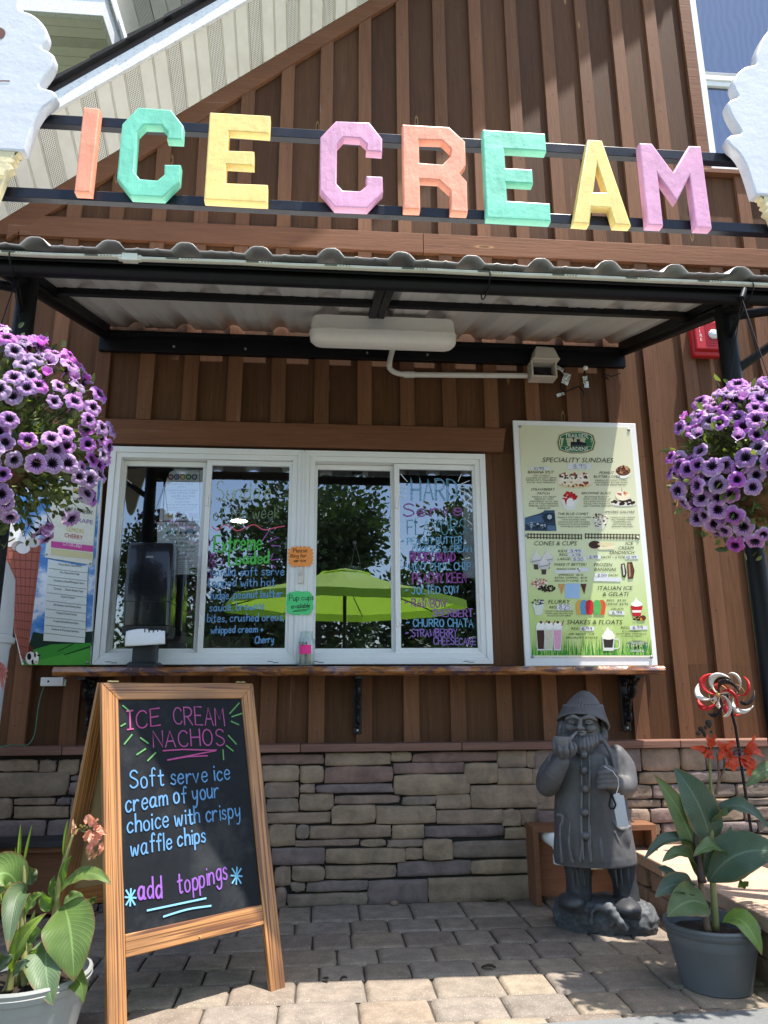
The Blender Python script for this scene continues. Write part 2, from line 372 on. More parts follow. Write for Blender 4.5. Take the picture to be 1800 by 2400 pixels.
# ================================================================ SETTING: ground
def paver_mat():
    m, nt, b, o = new_mat('tumbled concrete paver'); g = G(nt); v = g.obj()
    t = g.attr('rnd')
    base = g.ramp(t, [(0, (.18, .148, .125)), (.3, (.25, .20, .152)), (.55, (.215, .185, .158)), (.8, (.272, .224, .168)), (1, (.19, .165, .142))])
    n = g.noise(v, 14, 6, .65); n2 = g.noise(v, 3.0, 4, .6)
    c = g.mix(1., base, g.ramp(n, [(.3, (.72, .72, .72)), (.7, (1.22, 1.2, 1.18))]), 'MULTIPLY')
    vo = g.n('TexVoronoi', i_Vector=v, i_Scale=170.)
    chip = g.ramp(vo.outputs['Distance'], [(.18, (1, 1, 1)), (.32, (0, 0, 0))])
    sel = g.ramp(g.n('SeparateColor', i_0=vo.outputs['Color']).outputs[0], [(.62, (0, 0, 0)), (.66, (1, 1, 1))])
    c = g.mix(g.math('MULTIPLY', g.math('MULTIPLY', chip, sel), .45), c, (.66, .60, .52))
    c = g.mix(g.math('MULTIPLY', g.ramp(n2, [(.58, (0, 0, 0)), (.72, (1, 1, 1))]), .4), c, (.13, .115, .105))
    nt.links.new(c, b.inputs['Base Color']); b.inputs['Roughness'].default_value = .85; b.inputs['Specular IOR Level'].default_value = .1
    h = g.math('ADD', g.math('MULTIPLY', n, .5), g.math('MULTIPLY', g.noise(v, 110, 4, .7), .5))
    nt.links.new(g.bump(h, .6, .012), b.inputs['Normal']); return m
PAVER = paver_mat()
SAND = plain('dark joint sand', (.06, .05, .042), .95, amt=.3, noise=30, bump=.5)
def paver(mb, x0, x1, y0, y1, z, m):
    """one tumbled stone with a worn rounded rim"""
    nx, ny = 9, 8; t = rnd.random(); b = len(mb.v); sd = rnd.random()*99; gp = .0028
    x0 += gp; x1 -= gp; y0 += gp; y1 -= gp; dz = rnd.uniform(-.003, .002); tx, ty = rnd.uniform(-.006, .006), rnd.uniform(-.006, .006)
    fx = [0, .035, .09, .25, .5, .75, .91, .965, 1]; fy = [0, .04, .1, .35, .65, .9, .96, 1]
    for j in fy:
        for i in fx:
            ex = min(i, 1-i)*(x1-x0); ey = min(j, 1-j)*(y1-y0); e = min(ex, ey); cr = math.hypot(max(0, .02-ex), max(0, .02-ey))
            drop = max(0, (.010-e)/.010)**2*.008+max(0, cr-.014)*.6
            wob = .0035 if e < .001 else .001
            px = x0+(x1-x0)*i+wob*mnoise.noise((sd, i*7+j*9, 1)); py = y0+(y1-y0)*j+wob*mnoise.noise((sd+5, i*9+j*7, 3))
            mb.v.append(Vector((px, py, z+dz-drop+(px-x0)*tx+(py-y0)*ty+.0015*mnoise.noise((px*40, py*40, sd)))))
    for j in range(ny-1):
        for i in range(nx-1): mb.face([b+j*nx+i, b+j*nx+i+1, b+(j+1)*nx+i+1, b+(j+1)*nx+i], m, t)
mb = MB()
rows = [.02, -.10, -.365, -.545, -.745, -.93, -1.09, -1.285, -1.465, -1.66]
for a, c in zip(rows, rows[1:]):
    x = -3.2+rnd.random()*.2
    while x < 3.4:
        wd = rnd.choice((.165, .172, .178, .23, .255)) if a > -1 else rnd.choice((.18, .235, .25, .27))
        paver(mb, x, x+wd, c, a, .0, PAVER); x += wd
pv = mb.build('paving', parent=None, smooth='all', kind='structure')
mb = MB(); mb.poly([(-6, -1.9, -.013), (6, -1.9, -.013), (6, .3, -.013), (-6, .3, -.013)], SAND); mb.build('joint_sand', kind='structure')
CONC = plain('broom finished concrete', (.15, .155, .155), .85, amt=.22, noise=4, bump=.5, bscale=120)
mb = MB()
mb.hexa([(-8, -1.985, -.15), (8, -1.185, -.15), (8, -13.2, -.15), (-8, -13.2, -.15), (-8, -1.985, .012), (8, -1.185, .012), (8, -13.2, .012), (-8, -13.2, .012)], CONC, .5)  # unseen stretch behind the camera, extended to bounce neutral light upward
mb.build('walkway', bevel=.008, kind='structure')
GRASS = plain('mown lawn', (.055, .075, .03), .95, amt=.4, noise=3, bump=.8, bscale=150)
mb = MB(); mb.poly([(-300, -300, -.06), (300, -300, -.06), (300, 60, -.06), (-300, 60, -.06)], GRASS); mb.build('lawn', kind='structure')

# ================================================================ BUILDING
BOARD = wood_stain('dark brown stained board', (.058, .0255, .0108), (.132, .061, .029), 'Z', .22, weather=.35)
BATTEN = wood_stain('red brown batten', (.105, .046, .021), (.215, .10, .052), 'Z', .18, weather=.55)
TRIM = wood_stain('red brown trim plank', (.12, .050, .024), (.24, .108, .058), 'X', .10, weather=.75)
LEDGE = wood_stain('weathered purple brown ledge', (.13, .065, .048), (.25, .14, .105), 'X', .12, weather=1.)
bld = thing('wooden_building', (0, 0, 0), 'brown board and batten building with stone base, white slider windows and cream gable soffit', 'building')
RK = lambda x: 5.363+.8415*x          # lower edge of the rake trim
def rake(x): return 5.511+.832*x
mb = MB(); P0 = -.0213; S = .2585
WL, WR, WB, WT = -1.212, .95, 1.18, 2.43
def board(x0, x1, z0, z1, y0, y1, m, clip=False):
    if z1 <= z0 or x1 <= x0: return
    if not clip: mb.box(x0, x1, y0, y1, z0, z1, m); return
    a, c = min(z1, RK(x0)+.05), min(z1, RK(x1)+.05)
    if c < z0+.01: return
    a = max(a, z0+.002)
    mb.hexa([(x0, y0, z0), (x1, y0, z0), (x1, y0, c), (x0, y0, a), (x0, y1, z0), (x1, y1, z0), (x1, y1, c), (x0, y1, a)], m)
for k in range(-14, 16):
    bx = P0+S*k; x0, x1 = bx, bx+S-.001
    # boards (cut round the service windows)
    for z0, z1 in ((.6, WB), (WT, 3.83)):
        board(x0, x1, z0, z1, 0, .022, BOARD)
    for u0, u1 in ((x0, min(x1, WL+.02)), (max(x0, WR-.02), x1)): board(u0, u1, WB, WT, 0, .022, BOARD)
    wx = 2.62
    board(x0, min(x1, wx), 3.83, 9.6, 0, .022, BOARD, True)
    if x1 > wx:
        board(max(x0, wx), x1, 3.83, 4.53, 0, .022, BOARD); board(max(x0, wx), x1, 6.35, 9.6, 0, .022, BOARD)
    # battens
    b0, b1 = bx-.043, bx+.043
    inw = b1 > WL-.03 and b0 < WR+.03
    if inw:
        board(b0, b1, .70, 1.17, -.027, -.0005, BATTEN); board(b0, b1, 2.585, 3.754, -.027, -.0005, BATTEN)
    else:
        board(b0, b1, .70, 3.754, -.027, -.0005, BATTEN)
    if bx < 2.45: board(b0, b1, 3.90, 9.5, -.027, -.0005, BATTEN, True)
    elif bx > 2.6: board(b0, b1, 3.90, 4.48, -.027, -.0005, BATTEN)
mb.build('siding', parent=bld, bevel=.0025, seg=1)
mb = MB(); NAIL = plain('dark nail head', (.03, .022, .018), .6, metal=.3)
for k in range(-8, 14):
    bx = P0+S*k
    for z in (.84, 1.02, 1.5, 1.95, 2.4, 2.66, 2.9, 3.35, 3.66, 4.05, 4.5, 5.0, 5.5):
        if z > RK(bx) or (WL-.06 < bx < WR+.06 and 1.15 < z < 2.6) or (z > 3.8 and bx > 2.4): continue
        x, zz = bx+rnd.uniform(-.012, .012), z+rnd.uniform(-.05, .05); mb.tube([(x, -.0265, zz), (x, -.0282, zz)], .0032, 7, NAIL)
mb.build('nail_heads', parent=bld)
# trims
mb = MB()
mb.hexa([(-1.325, -.035, 2.431), (1.068, -.035, 2.431), (1.094, -.035, 2.581), (-1.35, -.035, 2.581), (-1.325, -.001, 2.431), (1.068, -.001, 2.431), (1.094, -.001, 2.581), (-1.35, -.001, 2.581)], TRIM, .3)
mb.build('window_header', parent=bld, bevel=.003)
mb = MB(); mb.box(-1.878, .61, -.036, -.001, 3.757, 3.897, TRIM, .55); mb.box(.613, 3.6, -.036, -.001, 3.757, 3.897, TRIM, .75); mb.box(-2.6, -1.884, -.036, -.001, 3.757, 3.90, TRIM, .2)  # left end piece tinted darker to paint in its shade
mb.build('band_trim', parent=bld, bevel=.003)
mb = MB(); f0 = front(0)
mb.prism([(-1.95, RK(-1.95)), (.5, RK(.5)), (.5, rake(.5)-.002), (-1.95, rake(-1.95)-.002)], f0, .001, .037, TRIM, .45)
mb.prism([(.503, RK(.503)), (3.2, RK(3.2)), (3.2, rake(3.2)-.002), (.503, rake(.503)-.002)], f0, .001, .037, TRIM, .6)
mb.build('rake_trim', parent=bld, bevel=.003)
mb = MB(); mb.box(2.535, 2.618, -.03, -.001, 4.50, 6.5, TRIM, .35); mb.build('window_casing', parent=bld, bevel=.003)
mb = MB(); mb.box(2.50, 3.7, -.05, -.001, 4.465, 4.50, TRIM, .7); mb.build('window_ledge', parent=bld, bevel=.003)
mb = MB(); x = -3.0
for x1 in (-1.3, -.1, .75, 1.95, 3.6):
    mb.box(x, x1-.003, -.135, -.001, .733, .772, LEDGE); x = x1
mb.build('stone_ledge', parent=bld, bevel=.004)
# underlay has to leave the window openings clear: build it as strips
mb = MB(); UL = plain('black underlay', (.015, .012, .01), .9)
for x0, x1, z0, z1 in ((-3, WL, -.2, 3.8), (WR, 3.6, -.2, 3.8), (WL, WR, -.2, WB), (WL, WR, WT, 3.8)): mb.box(x0, x1, .023, .05, z0, z1, UL, .5)
mb.build('underlay', parent=bld)
# interior seen through the glass
INT = plain('dim interior wall', (.10, .10, .10), .8); mb = MB()
mb.box(-2.2, 2.2, 2.6, 2.65, .2, 2.9, INT); mb.box(-2.25, -2.2, .1, 2.65, .2, 2.9, INT); mb.box(2.2, 2.25, .1, 2.65, .2, 2.9, INT)
mb.box(-2.2, 2.2, .1, 2.65, 2.9, 2.95, INT); mb.box(-2.2, 2.2, .1, 2.65, .15, .2, INT); mb.box(-1.7, -.6, 2.2, 2.58, .2, 1.5, plain('grey appliance', (.2, .2, .2), .4)); mb.box(-.2, 1.2, 2.1, 2.59, .2, 1.3, plain('grey appliance', (.2, .2, .2), .4))
mb.build('interior_room', parent=bld)

# stone veneer -------------------------------------------------------------
def stone_mat():
    m, nt, b, o = new_mat('ledge stone'); g = G(nt); v = g.obj(); t = g.attr('rnd')
    base = g.ramp(t, [(0, (.205, .165, .138)), (.2, (.26, .195, .138)), (.42, (.28, .212, .148)), (.58, (.25, .186, .144)), (.72, (.195, .155, .146)), (.84, (.18, .142, .136)), (.92, (.215, .14, .115)), (1, (.195, .125, .106))])
    n = g.noise(v, 9, 7, .68, .4); n2 = g.noise(v, 45, 5, .7)
    c = g.mix(1., base, g.ramp(n, [(.28, (.62, .62, .64)), (.72, (1.35, 1.32, 1.26))]), 'MULTIPLY')
    c = g.mix(g.math('MULTIPLY', g.ramp(n2, [(.62, (0, 0, 0)), (.8, (1, 1, 1))]), .3), c, (.42, .38, .32))
    nt.links.new(c, b.inputs['Base Color']); b.inputs['Roughness'].default_value = .88; b.inputs['Specular IOR Level'].default_value = .1
    h = g.math('ADD', g.math('MULTIPLY', n, .7), g.math('MULTIPLY', n2, .35)); nt.links.new(g.bump(h, .7, .016), b.inputs['Normal']); return m
STONE = stone_mat()
def stone(mb, pl, u0, u1, v0, v1, h0, h1, t, m=STONE):
    sd = rnd.random()*99; W, H = u1-u0, v1-v0; b = len(mb.v); a, c = .0012/W, .006/W; fx = [0, a, c, .2, .4, .6, .8, 1-c, 1-a, 1]; a, c = .0012/H, .006/H; fy = [0, a, c, .3, .5, .7, 1-c, 1-a, 1]; cut = [rnd.uniform(0, .012) for _ in range(4)]
    for j in fy:
        for i in fx:
            e = min(min(i, 1-i)*W, min(j, 1-j)*H); r = max(0, (.0045-e)/.0045)
            wob = .004; u = u0+W*i+wob*mnoise.noise((i*5+j*3, sd, 1)); v = v0+H*j+wob*mnoise.noise((i*6, sd, 7+j*2))
            if e < .002: u += (.5-i)*.0; v += 0
            ex, ey = min(i, 1-i)*W, min(j, 1-j)*H
            if ex < .02 and ey < .02:
                k = (0 if i < .5 else 1)+(0 if j < .5 else 2); u += (1 if i < .5 else -1)*cut[k]*(1-ex/.02)*.6; v += (1 if j < .5 else -1)*cut[k]*(1-ey/.02)*.6
            h = h1-r*r*.009+.006*mnoise.noise((u*18, v*18, sd))+.0035*mnoise.noise((u*55, v*55, sd))
            mb.v.append(pl.pt(u, v, h0 if e < 1e-6 else h))
    n = len(fx)
    for j in range(len(fy)-1):
        for i in range(n-1): mb.face([b+j*n+i, b+j*n+i+1, b+(j+1)*n+i+1, b+(j+1)*n+i], m, t)
mb = MB()
TC = {'r': (.9, 1.), 't': (.3, .46), 'p': (.74, .84), 'g': (0., .2), 'n': (.45, .62)}
seen = '''30 425 405 487 r,413 415 803 495 t,805 413 930 470 t,935 412 1435 472 r,1440 405 1610 508 n,1615 405 1730 510 n,40 493 258 586 t,262 495 405 598 t,410 497 816 598 r,820 475 1240 543 r,822 545 1270 670 t,
1245 478 1436 600 t,1442 510 1643 605 n,1647 512 1800 602 n,50 590 258 688 n,262 603 353 656 n,356 600 818 658 p,1282 605 1800 748 n,60 690 255 770 g,260 660 463 763 n,467 668 860 725 n,870 675 1072 727 g,1075 660 1278 752 n,
65 772 447 842 n,452 728 712 838 n,717 730 1073 842 n,1078 755 1468 843 n,1470 753 1570 853 n,1575 752 1800 853 g,75 846 238 976 g,241 845 318 930 g,320 845 808 930 n,812 846 1000 930 t,1002 845 1480 926 p,1485 856 1800 930 t,
230 933 618 979 n,620 935 780 979 t,783 933 995 980 n,998 930 1170 1055 t,1175 934 1800 1045 g,95 982 410 1088 p,415 983 890 1080 t,893 983 996 1055 n,110 1093 210 1212 n,215 1090 410 1183 g,412 1084 840 1172 n,845 1058 1280 1155 p,
1283 1048 1800 1142 t,115 1217 185 1340 n,207 1187 297 1247 g,300 1177 670 1245 p,188 1250 665 1345 g,668 1172 1025 1325 p,1030 1146 1800 1318 g'''.replace('\n', '').split(',')
fs = front(-.075)
def px_stone(s, sc, ox, oy):
    q = s.split(); a, b_, c, d = [float(x) for x in q[:4]]
    e_ = 1.1; p = fs.loc(fs.at(ox+a/sc-e_, oy+d/sc+e_)); q2 = fs.loc(fs.at(ox+c/sc+e_, oy+b_/sc-e_)); t = rnd.uniform(*TC[q[4]])
    stone(mb, fs, p[0], q2[0], max(p[1], -.01), min(q2[1], .735), -.03, .025+rnd.uniform(-.008, .014), t)
for s in seen: px_stone(s, 2.552, 600, 1600)
left = '''0 1105 470 1243 n,474 1105 682 1258 n,686 1105 944 1285 t,950 1105 1180 1278 g,-300 1250 830 1548 g,840 1290 1180 1356 p,828 1360 1180 1510 p,-300 1555 170 1805 n,175 1555 670 1642 n,675 1548 850 1638 p,172 1648 832 1796 t,842 1550 1180 1800 n,
-300 1812 555 2032 p,560 1806 1180 2034 p'''.replace('\n', '').split(',')
for s in left: px_stone(s, 5.027, 0, 1560)
def ashlar(pl, u0, u1, v0, v1, h0=-.03, h1=.025, m=STONE):
    v = v0
    while v < v1-.03:
        hh = rnd.choice((.045, .065, .075, .09, .10)); hh = min(hh, v1-v)
        if v1-v-hh < .04: hh = v1-v
        u = u0-rnd.random()*.05
        while u < u1:
            wd = rnd.uniform(.10, .32); a, c = max(u, u0), min(u+wd, u1)
            if c-a > .02: stone(mb, pl, a+.002, c-.002, v+.002, v+hh-.002, h0, h1+rnd.uniform(-.008, .014), rnd.random()*.9)
            u += wd
        v += hh
ashlar(fs, -1.20, -.325, -.01, .735); ashlar(fs, -3.0, -1.36, -.01, .30); ashlar(fs, -3., -1.98, .30, .735); ashlar(fs, 1.145, 3.6, -.01, .735)
mb.build('stone_veneer', parent=bld, smooth=True, angle=50)
mb = MB(); mb.box(-3, 3.6, -.082, -.03, -.1, .735, plain('near black mortar', (.02, .018, .016), .95), .5); mb.build('mortar', parent=bld)  # bed between the stones, one even near black colour

# service windows ----------------------------------------------------------
VINYL = plain('white vinyl', (.80, .80, .77), .35, amt=.05, noise=3)
GASK = plain('dark gasket', (.02, .02, .02), .6)
def glass_mat():
    m, nt, b, o = new_mat('window glass'); nt.nodes.remove(b); g = G(nt)
    gl = g.n('BsdfGlossy', i_Color=(.86, .92, 1, 1), i_Roughness=.0); tr = g.n('BsdfTransparent', i_Color=(.96, .97, .965, 1))
    wv = g.noise(g.obj((2, 2, 1.4)), 1.3, 2, .5); nrm = g.bump(wv, .03, .02); nt.links.new(nrm, gl.inputs['Normal'])
    fr = g.n('Fresnel', i_IOR=1.5).outputs[0]; f = g.math('MULTIPLY_ADD', fr, 1.5, .18)
    mx = g.n('MixShader', i_0=f, i_1=tr.outputs[0], i_2=gl.outputs[0]); nt.links.new(mx.outputs[0], o.inputs[0]); return m
GLASS = glass_mat()
def frame_rect(mb, x0, x1, z0, z1, y0, y1, wd, m=VINYL, wt=None):
    wt = wt or wd
    P = lambda x, z, y: (x, y, z)
    for a, b_, c, d in (((x0, z0), (x1, z0), (x1-wd, z0+wt), (x0+wd, z0+wt)), ((x1, z0), (x1, z1), (x1-wd, z1-wt), (x1-wd, z0+wt)),
                        ((x1, z1), (x0, z1), (x0+wd, z1-wt), (x1-wd, z1-wt)), ((x0, z1), (x0, z0), (x0+wd, z0+wt), (x0+wd, z1-wt))):
        mb.hexa([P(*a, y0), P(*b_, y0), P(*c, y0), P(*d, y0), P(*a, y1), P(*b_, y1), P(*c, y1), P(*d, y1)], m, .5)
LET = []
def service_window(x0, x1):
    z0, z1 = 1.183, 2.41; mb = MB()
    frame_rect(mb, x0, x1, z0, z1, -.052, .06, .034); frame_rect(mb, x0+.034, x1-.034, z0+.034, z1-.034, -.044, .06, .030)
    win = mb.build('service_window', parent=bld, bevel=.003)
    return win
xm = -.118
w1 = service_window(-1.217, xm-.001); w2 = service_window(xm+.001, .955)
panes = {}
for wi, (win, xa, xb, xc, z0, z1) in enumerate(((w1, -1.166, -.672, -.171, 1.242, 2.344), (w2, -.066, .423, .907, 1.242, 2.344))):
    for k, (a, c, y) in enumerate(((xa, xb, .012), (xb-(.002, .011)[wi], xc, -.03))):
        mb = MB(); frame_rect(mb, a, c, z0, z1, y, y+.026, .03)
        mb.build('sash', parent=win, bevel=.0025)
        mb = MB(); mb.poly([(a+.026, y+.012, z0+.026), (c-.026, y+.012, z0+.026), (c-.026, y+.012, z1-.026), (a+.026, y+.012, z1-.026)], GLASS); mb.build('pane', parent=win); panes[(wi, k)] = y+.012
        if k == 1:
            for zz in (1.42, 2.10):
                mb = MB(); mb.box(a+.004, a+.018, y-.012, y, zz-.03, zz+.03, VINYL, .5); mb.box(a+.0175, a+.032, y-.006, y, zz-.012, zz+.014, VINYL, .5)
                mb.build('latch', parent=win, bevel=.002)
    for xx in (xa+.02, xc-.12):
        mb = MB(); mb.box(xx, xx+.03, -.0535, -.0525, 1.197, 1.2, GASK, .5); mb.box(xx+.03, xx+.06, -.0535, -.0525, 1.192, 1.195, GASK, .5)
        mb.build('weep_slot', parent=win)
# mullion strip between the two units, raised ribs
mb = MB(); 
for dx in (-.022, .0, .022): mb.box(xm+dx-.006, xm+dx+.006, -.056, -.053, 1.19, 2.40, VINYL, .5)
mb.build('mullion_strip', parent=bld, bevel=.001)
# lettering on the two right hand sashes
C2 = lambda x, y: (450+x/2.37, 1000+y/2.37)
pw = front(panes[(0, 1)]-.0005); mb = MB(); H2 = lambda t, x0, y0, x1, y1, h, c, wd=.0052: hand(mb, pw, t, C2(x0, y0), C2(x1, y1), h/2.37, c, wd)
DG, BG, BL, MG, PU = '7c9270', '58b854', '6f9cc8', 'c67fc9', '8c70b0'
H2('Sundae', 132, 408, 434, 402, 98, 'a2b48e', .005); H2('of the week', 118, 520, 482, 505, 68, '738a6c', .0045)
stroke(mb, pw, [C2(*p) for p in ((112, 555), (142, 576), (185, 545), (250, 578), (300, 560), (345, 545), (400, 573), (460, 562), (514, 552))], 'e0607a', .006, smooth=True)
H2('Extreme', 122, 694, 385, 684, 92, BG, .011); H2('Loaded', 205, 766, 425, 756, 66, BG, .011)
for t, x0, y0, x1, y1, h in (('vanilla soft serve', 100, 832, 510, 824, 46), ('topped with hot', 88, 890, 458, 884, 46), ('fudge, peanut butter', 98, 960, 502, 946, 44), ('sauce, brownie', 96, 1025, 400, 1014, 42), ('bites, crushed oreos,', 85, 1086, 510, 1076, 44), ('whipped cream +', 105, 1148, 396, 1140, 38), ('Cherry', 350, 1204, 452, 1198, 38)):
    H2(t, x0, y0, x1, y1, h, BL, .0054)
for a, b_ in (((390, 635), (420, 590)), ((425, 640), (480, 615)), ((440, 660), (488, 662)), ((105, 640), (120, 610)), ((100, 720), (135, 700)), ((435, 740), (450, 705)), ((440, 742), (485, 735)), ((450, 770), (465, 785)), ((130, 760), (145, 720)), ((165, 770), (175, 735))): stroke(mb, pw, [C2(*a), C2(*b_)], 'a55fb0', .005)
mb.build('glass_lettering', parent=w1)
pw2 = front(panes[(1, 1)]-.0005); mb = MB(); H4 = lambda t, x0, y0, x1, y1, h, c, wd=.0052: hand(mb, pw2, t, C2(x0, y0), C2(x1, y1), h/2.37, c, wd)
CY = '6fa6c6'
H4('HARD', 1218, 410, 1470, 408, 118, CY, .005); hand(mb, pw2, 'HARD', C2(1224, 408), C2(1476, 406), 116/2.37, CY, .004, h=.002)
H4('Serve', 1172, 498, 1495, 492, 68, '8c5896', .009); H4('FLAVORS', 1196, 602, 1520, 596, 84, '558fa0', .006)
for t, x0, y0, x1, y1, h, c, wd in (('~ PEANUT BUTTER', 1165, 655, 1500, 647, 36, CY, .0055), ('COOKIES & CREAM', 1226, 698, 1552, 696, 36, CY, .0055), ('ROCKY ROAD', 1212, 745, 1462, 747, 46, '8c4a96', .009),
    ('~ MINT CHOC. CHIP', 1170, 800, 1548, 796, 42, CY, .0055), ('PEACHY KEEN', 1226, 868, 1522, 866, 52, '925298', .008), ('~ JOLTED COW', 1185, 930, 1480, 926, 42, CY, .006), ('~ RAINBOW', 1185, 1000, 1412, 1002, 44, '925298', .0065),
    ('SHERBERT', 1338, 1052, 1558, 1056, 40, '906aa8', .0065), ('~ CHURRO CHATA', 1190, 1110, 1562, 1112, 42, CY, .006), ('~ STRAWBERRY', 1188, 1166, 1472, 1166, 40, PU, .0065), ('CHEESECAKE', 1343, 1210, 1575, 1212, 38, PU, .006)): H4(t, x0, y0, x1, y1, h, c, wd)
for a, b_ in (((1160, 265), (1195, 305)), ((1155, 320), (1190, 345)), ((1155, 360), (1190, 360)), ((1150, 385), (1195, 388)), ((1478, 305), (1495, 265)), ((1482, 325), (1540, 300)), ((1485, 340), (1540, 338)), ((1484, 352), (1530, 372)), ((1515, 425), (1545, 400)), ((1505, 440), (1550, 460)), ((1530, 520), (1556, 545))): stroke(mb, pw2, [C2(*a), C2(*b_)], 'dfeaf2', .004)
mb.build('glass_lettering', parent=w2)

# upper window ---------------------------------------------------------------
mb = MB(); frame_rect(mb, 2.62, 3.75, 4.505, 6.4, -.03, .03, .045)
uw = mb.build('upper_window', parent=bld, bevel=.003)
mb = MB(); mb.box(2.665, 3.7, -.012, .02, 5.22, 5.262, VINYL); mb.box(2.665, 3.7, -.022, .02, 5.262, 5.30, VINYL); mb.box(2.665, 3.7, -.015, .02, 5.30, 5.335, plain('grey track', (.3, .3, .3), .5))
mb.build('sash', parent=uw, bevel=.003)
def screen_mat():
    m, nt, b, o = new_mat('insect screen over glass'); g = G(nt); nt.nodes.remove(b)
    v = g.obj((1, 1, 1)); n = g.noise(v, 1.6, 2, .5)
    wv = g.n('TexWave', i_Vector=v, i_Scale=6., i_Distortion=9., i_Detail=1.5, wave_type='BANDS'); wv.inputs['Detail Scale'].default_value = .7
    c = g.mix(g.math('MULTIPLY', wv.outputs['Fac'], .35), (.30, .36, .46), (.42, .48, .58))
    gl = g.n('BsdfGlossy', i_Color=c, i_Roughness=.12); df = g.n('BsdfDiffuse', i_Color=(.05, .06, .08, 1))
    mx = g.n('MixShader', i_0=.42, i_1=df.outputs[0], i_2=gl.outputs[0]); nt.links.new(mx.outputs[0], o.inputs[0]); return m
SCR = screen_mat(); mb = MB(); mb.box(2.66, 3.72, .004, .01, 5.30, 6.36, SCR); mb.box(2.66, 3.72, .008, .014, 4.55, 5.225, SCR); mb.build('pane', parent=uw)
mb = MB(); mb.box(2.66, 3.72, .03, .05, 4.5, 6.4, INT); mb.build('blind', parent=uw)

# gable overhang ---------------------------------------------------------------
D = -.37; SO = lambda x, y: rake(x)+(-y)*.52      # soffit height (outer edge kicks up a little)
def soffit_mat(perf):
    m, nt, b, o = new_mat('cream vinyl soffit'+(' perforated' if perf else '')); g = G(nt); v = g.obj()
    n = g.noise(v, 8, 5, .6); c = g.ramp(n, [(.3, (.73, .69, .60)), (.7, (.82, .785, .70))])
    if perf:
        vo = g.n('TexVoronoi', i_Vector=g.obj((1, 1, 0)), i_Scale=112., i_Randomness=0.)
        d = g.ramp(vo.outputs['Distance'], [(.24, (1, 1, 1)), (.34, (0, 0, 0))]); c = g.mix(d, c, (.03, .03, .025))
    nt.links.new(c, b.inputs['Base Color']); b.inputs['Roughness'].default_value = .45; return m
SOF, SOFP = soffit_mat(False), soffit_mat(True)
mb = MB(); x = -2.1; k = 0; pw_ = .079
while x < 3.0:
    for a, c, m, dz in ((x, x+pw_-.011, SOFP if k % 3 == 2 else SOF, 0.), (x+pw_-.011, x+pw_-.007, SOF, .008), (x+pw_-.007, x+pw_-.004, SOF, -.004), (x+pw_-.004, x+pw_, SOF, .008)):
        mb.hexa([(a, -.036, SO(a, 0)+dz), (c, -.036, SO(c, 0)+dz), (c, D, SO(c, D)+dz), (a, D, SO(a, D)+dz)]+[(a, -.036, SO(a, 0)+.03), (c, -.036, SO(c, 0)+.03), (c, D, SO(c, D)+.03), (a, D, SO(a, D)+.03)], m, .5)
    x += pw_; k += 1
mb.build('soffit', parent=bld)
FAS = plain('white aluminium fascia', (.80, .80, .79), .4, amt=.06, noise=5, dirt=((.50, .50, .50), 70, .52), bump=.12, bscale=90)
mb = MB(); F2 = front(D); fz = lambda x: SO(x, D)
mb.prism([(-2.2, fz(-2.2)-.012), (3, fz(3)-.012), (3, fz(3)+.125), (-2.2, fz(-2.2)+.125)], F2, 0, .022, FAS, .5)
mb.build('fascia', parent=bld, bevel=.002)
mb = MB(); mb.prism([(-2.2, fz(-2.2)+.125), (3, fz(3)+.125), (3, fz(3)+.185), (-2.2, fz(-2.2)+.185)], F2, -.01, .012, plain('brown drip edge', (.06, .045, .042), .5), .5)
mb.build('drip_edge', parent=bld)
SHIN = plain('black asphalt shingle', (.028, .028, .03), .95, amt=.4, noise=40, bump=.8, bscale=300)
mb = MB(); 
for k in range(26):
    a = -2.25+k*.205; mb.hexa([(a, D-.045-rnd.random()*.006, fz(a)+.185), (a+.25, D-.045, fz(a+.25)+.185), (a+.25, 1.2, fz(a+.25)+.185), (a, 1.2, fz(a)+.185), (a, D-.045-rnd.random()*.006, fz(a)+.218), (a+.25, D-.045, fz(a+.25)+.20), (a+.25, 1.2, fz(a+.25)+.20), (a, 1.2, fz(a)+.218)], SHIN, .5)
mb.build('roof', parent=bld)
# boxed eave return and higher soffit of the roof behind
mb = MB(); cx0 = -1.60
for k in range(9):
    y0 = .14+k*.085; m = SOFP if k % 4 == 2 else SOF
    mb.box(-3.2, cx0-.005, y0, y0+.08, 5.60, 5.625, m, .5); mb.box(-3.2, cx0-.005, y0+.08, y0+.085, 5.608, 5.625, SOF, .5)
mb.build('eave_soffit', parent=bld)
mb = MB(); mb.box(-3.2, cx0, .10, .14, 5.585, 5.78, FAS, .5); mb.hexa([(cx0, .10, 5.585), (cx0+.03, .10, 5.585), (cx0+.03, .9, 5.585), (cx0, .9, 5.585), (cx0, .10, 5.80), (cx0+.03, .10, 5.80), (cx0+.03, .9, 5.80), (cx0, .9, 5.80)], FAS, .5)
mb.hexa([(-3.2, .085, 5.79), (cx0+.05, .085, 5.79), (cx0+.05, .9, 5.79), (-3.2, .9, 5.79), (-3.2, .085, 5.83), (cx0+.05, .085, 5.83), (cx0+.05, .9, 5.86), (-3.2, .9, 5.86)], FAS, .5)
mb.build('eave_fascia', parent=bld, bevel=.003)
mb = MB()
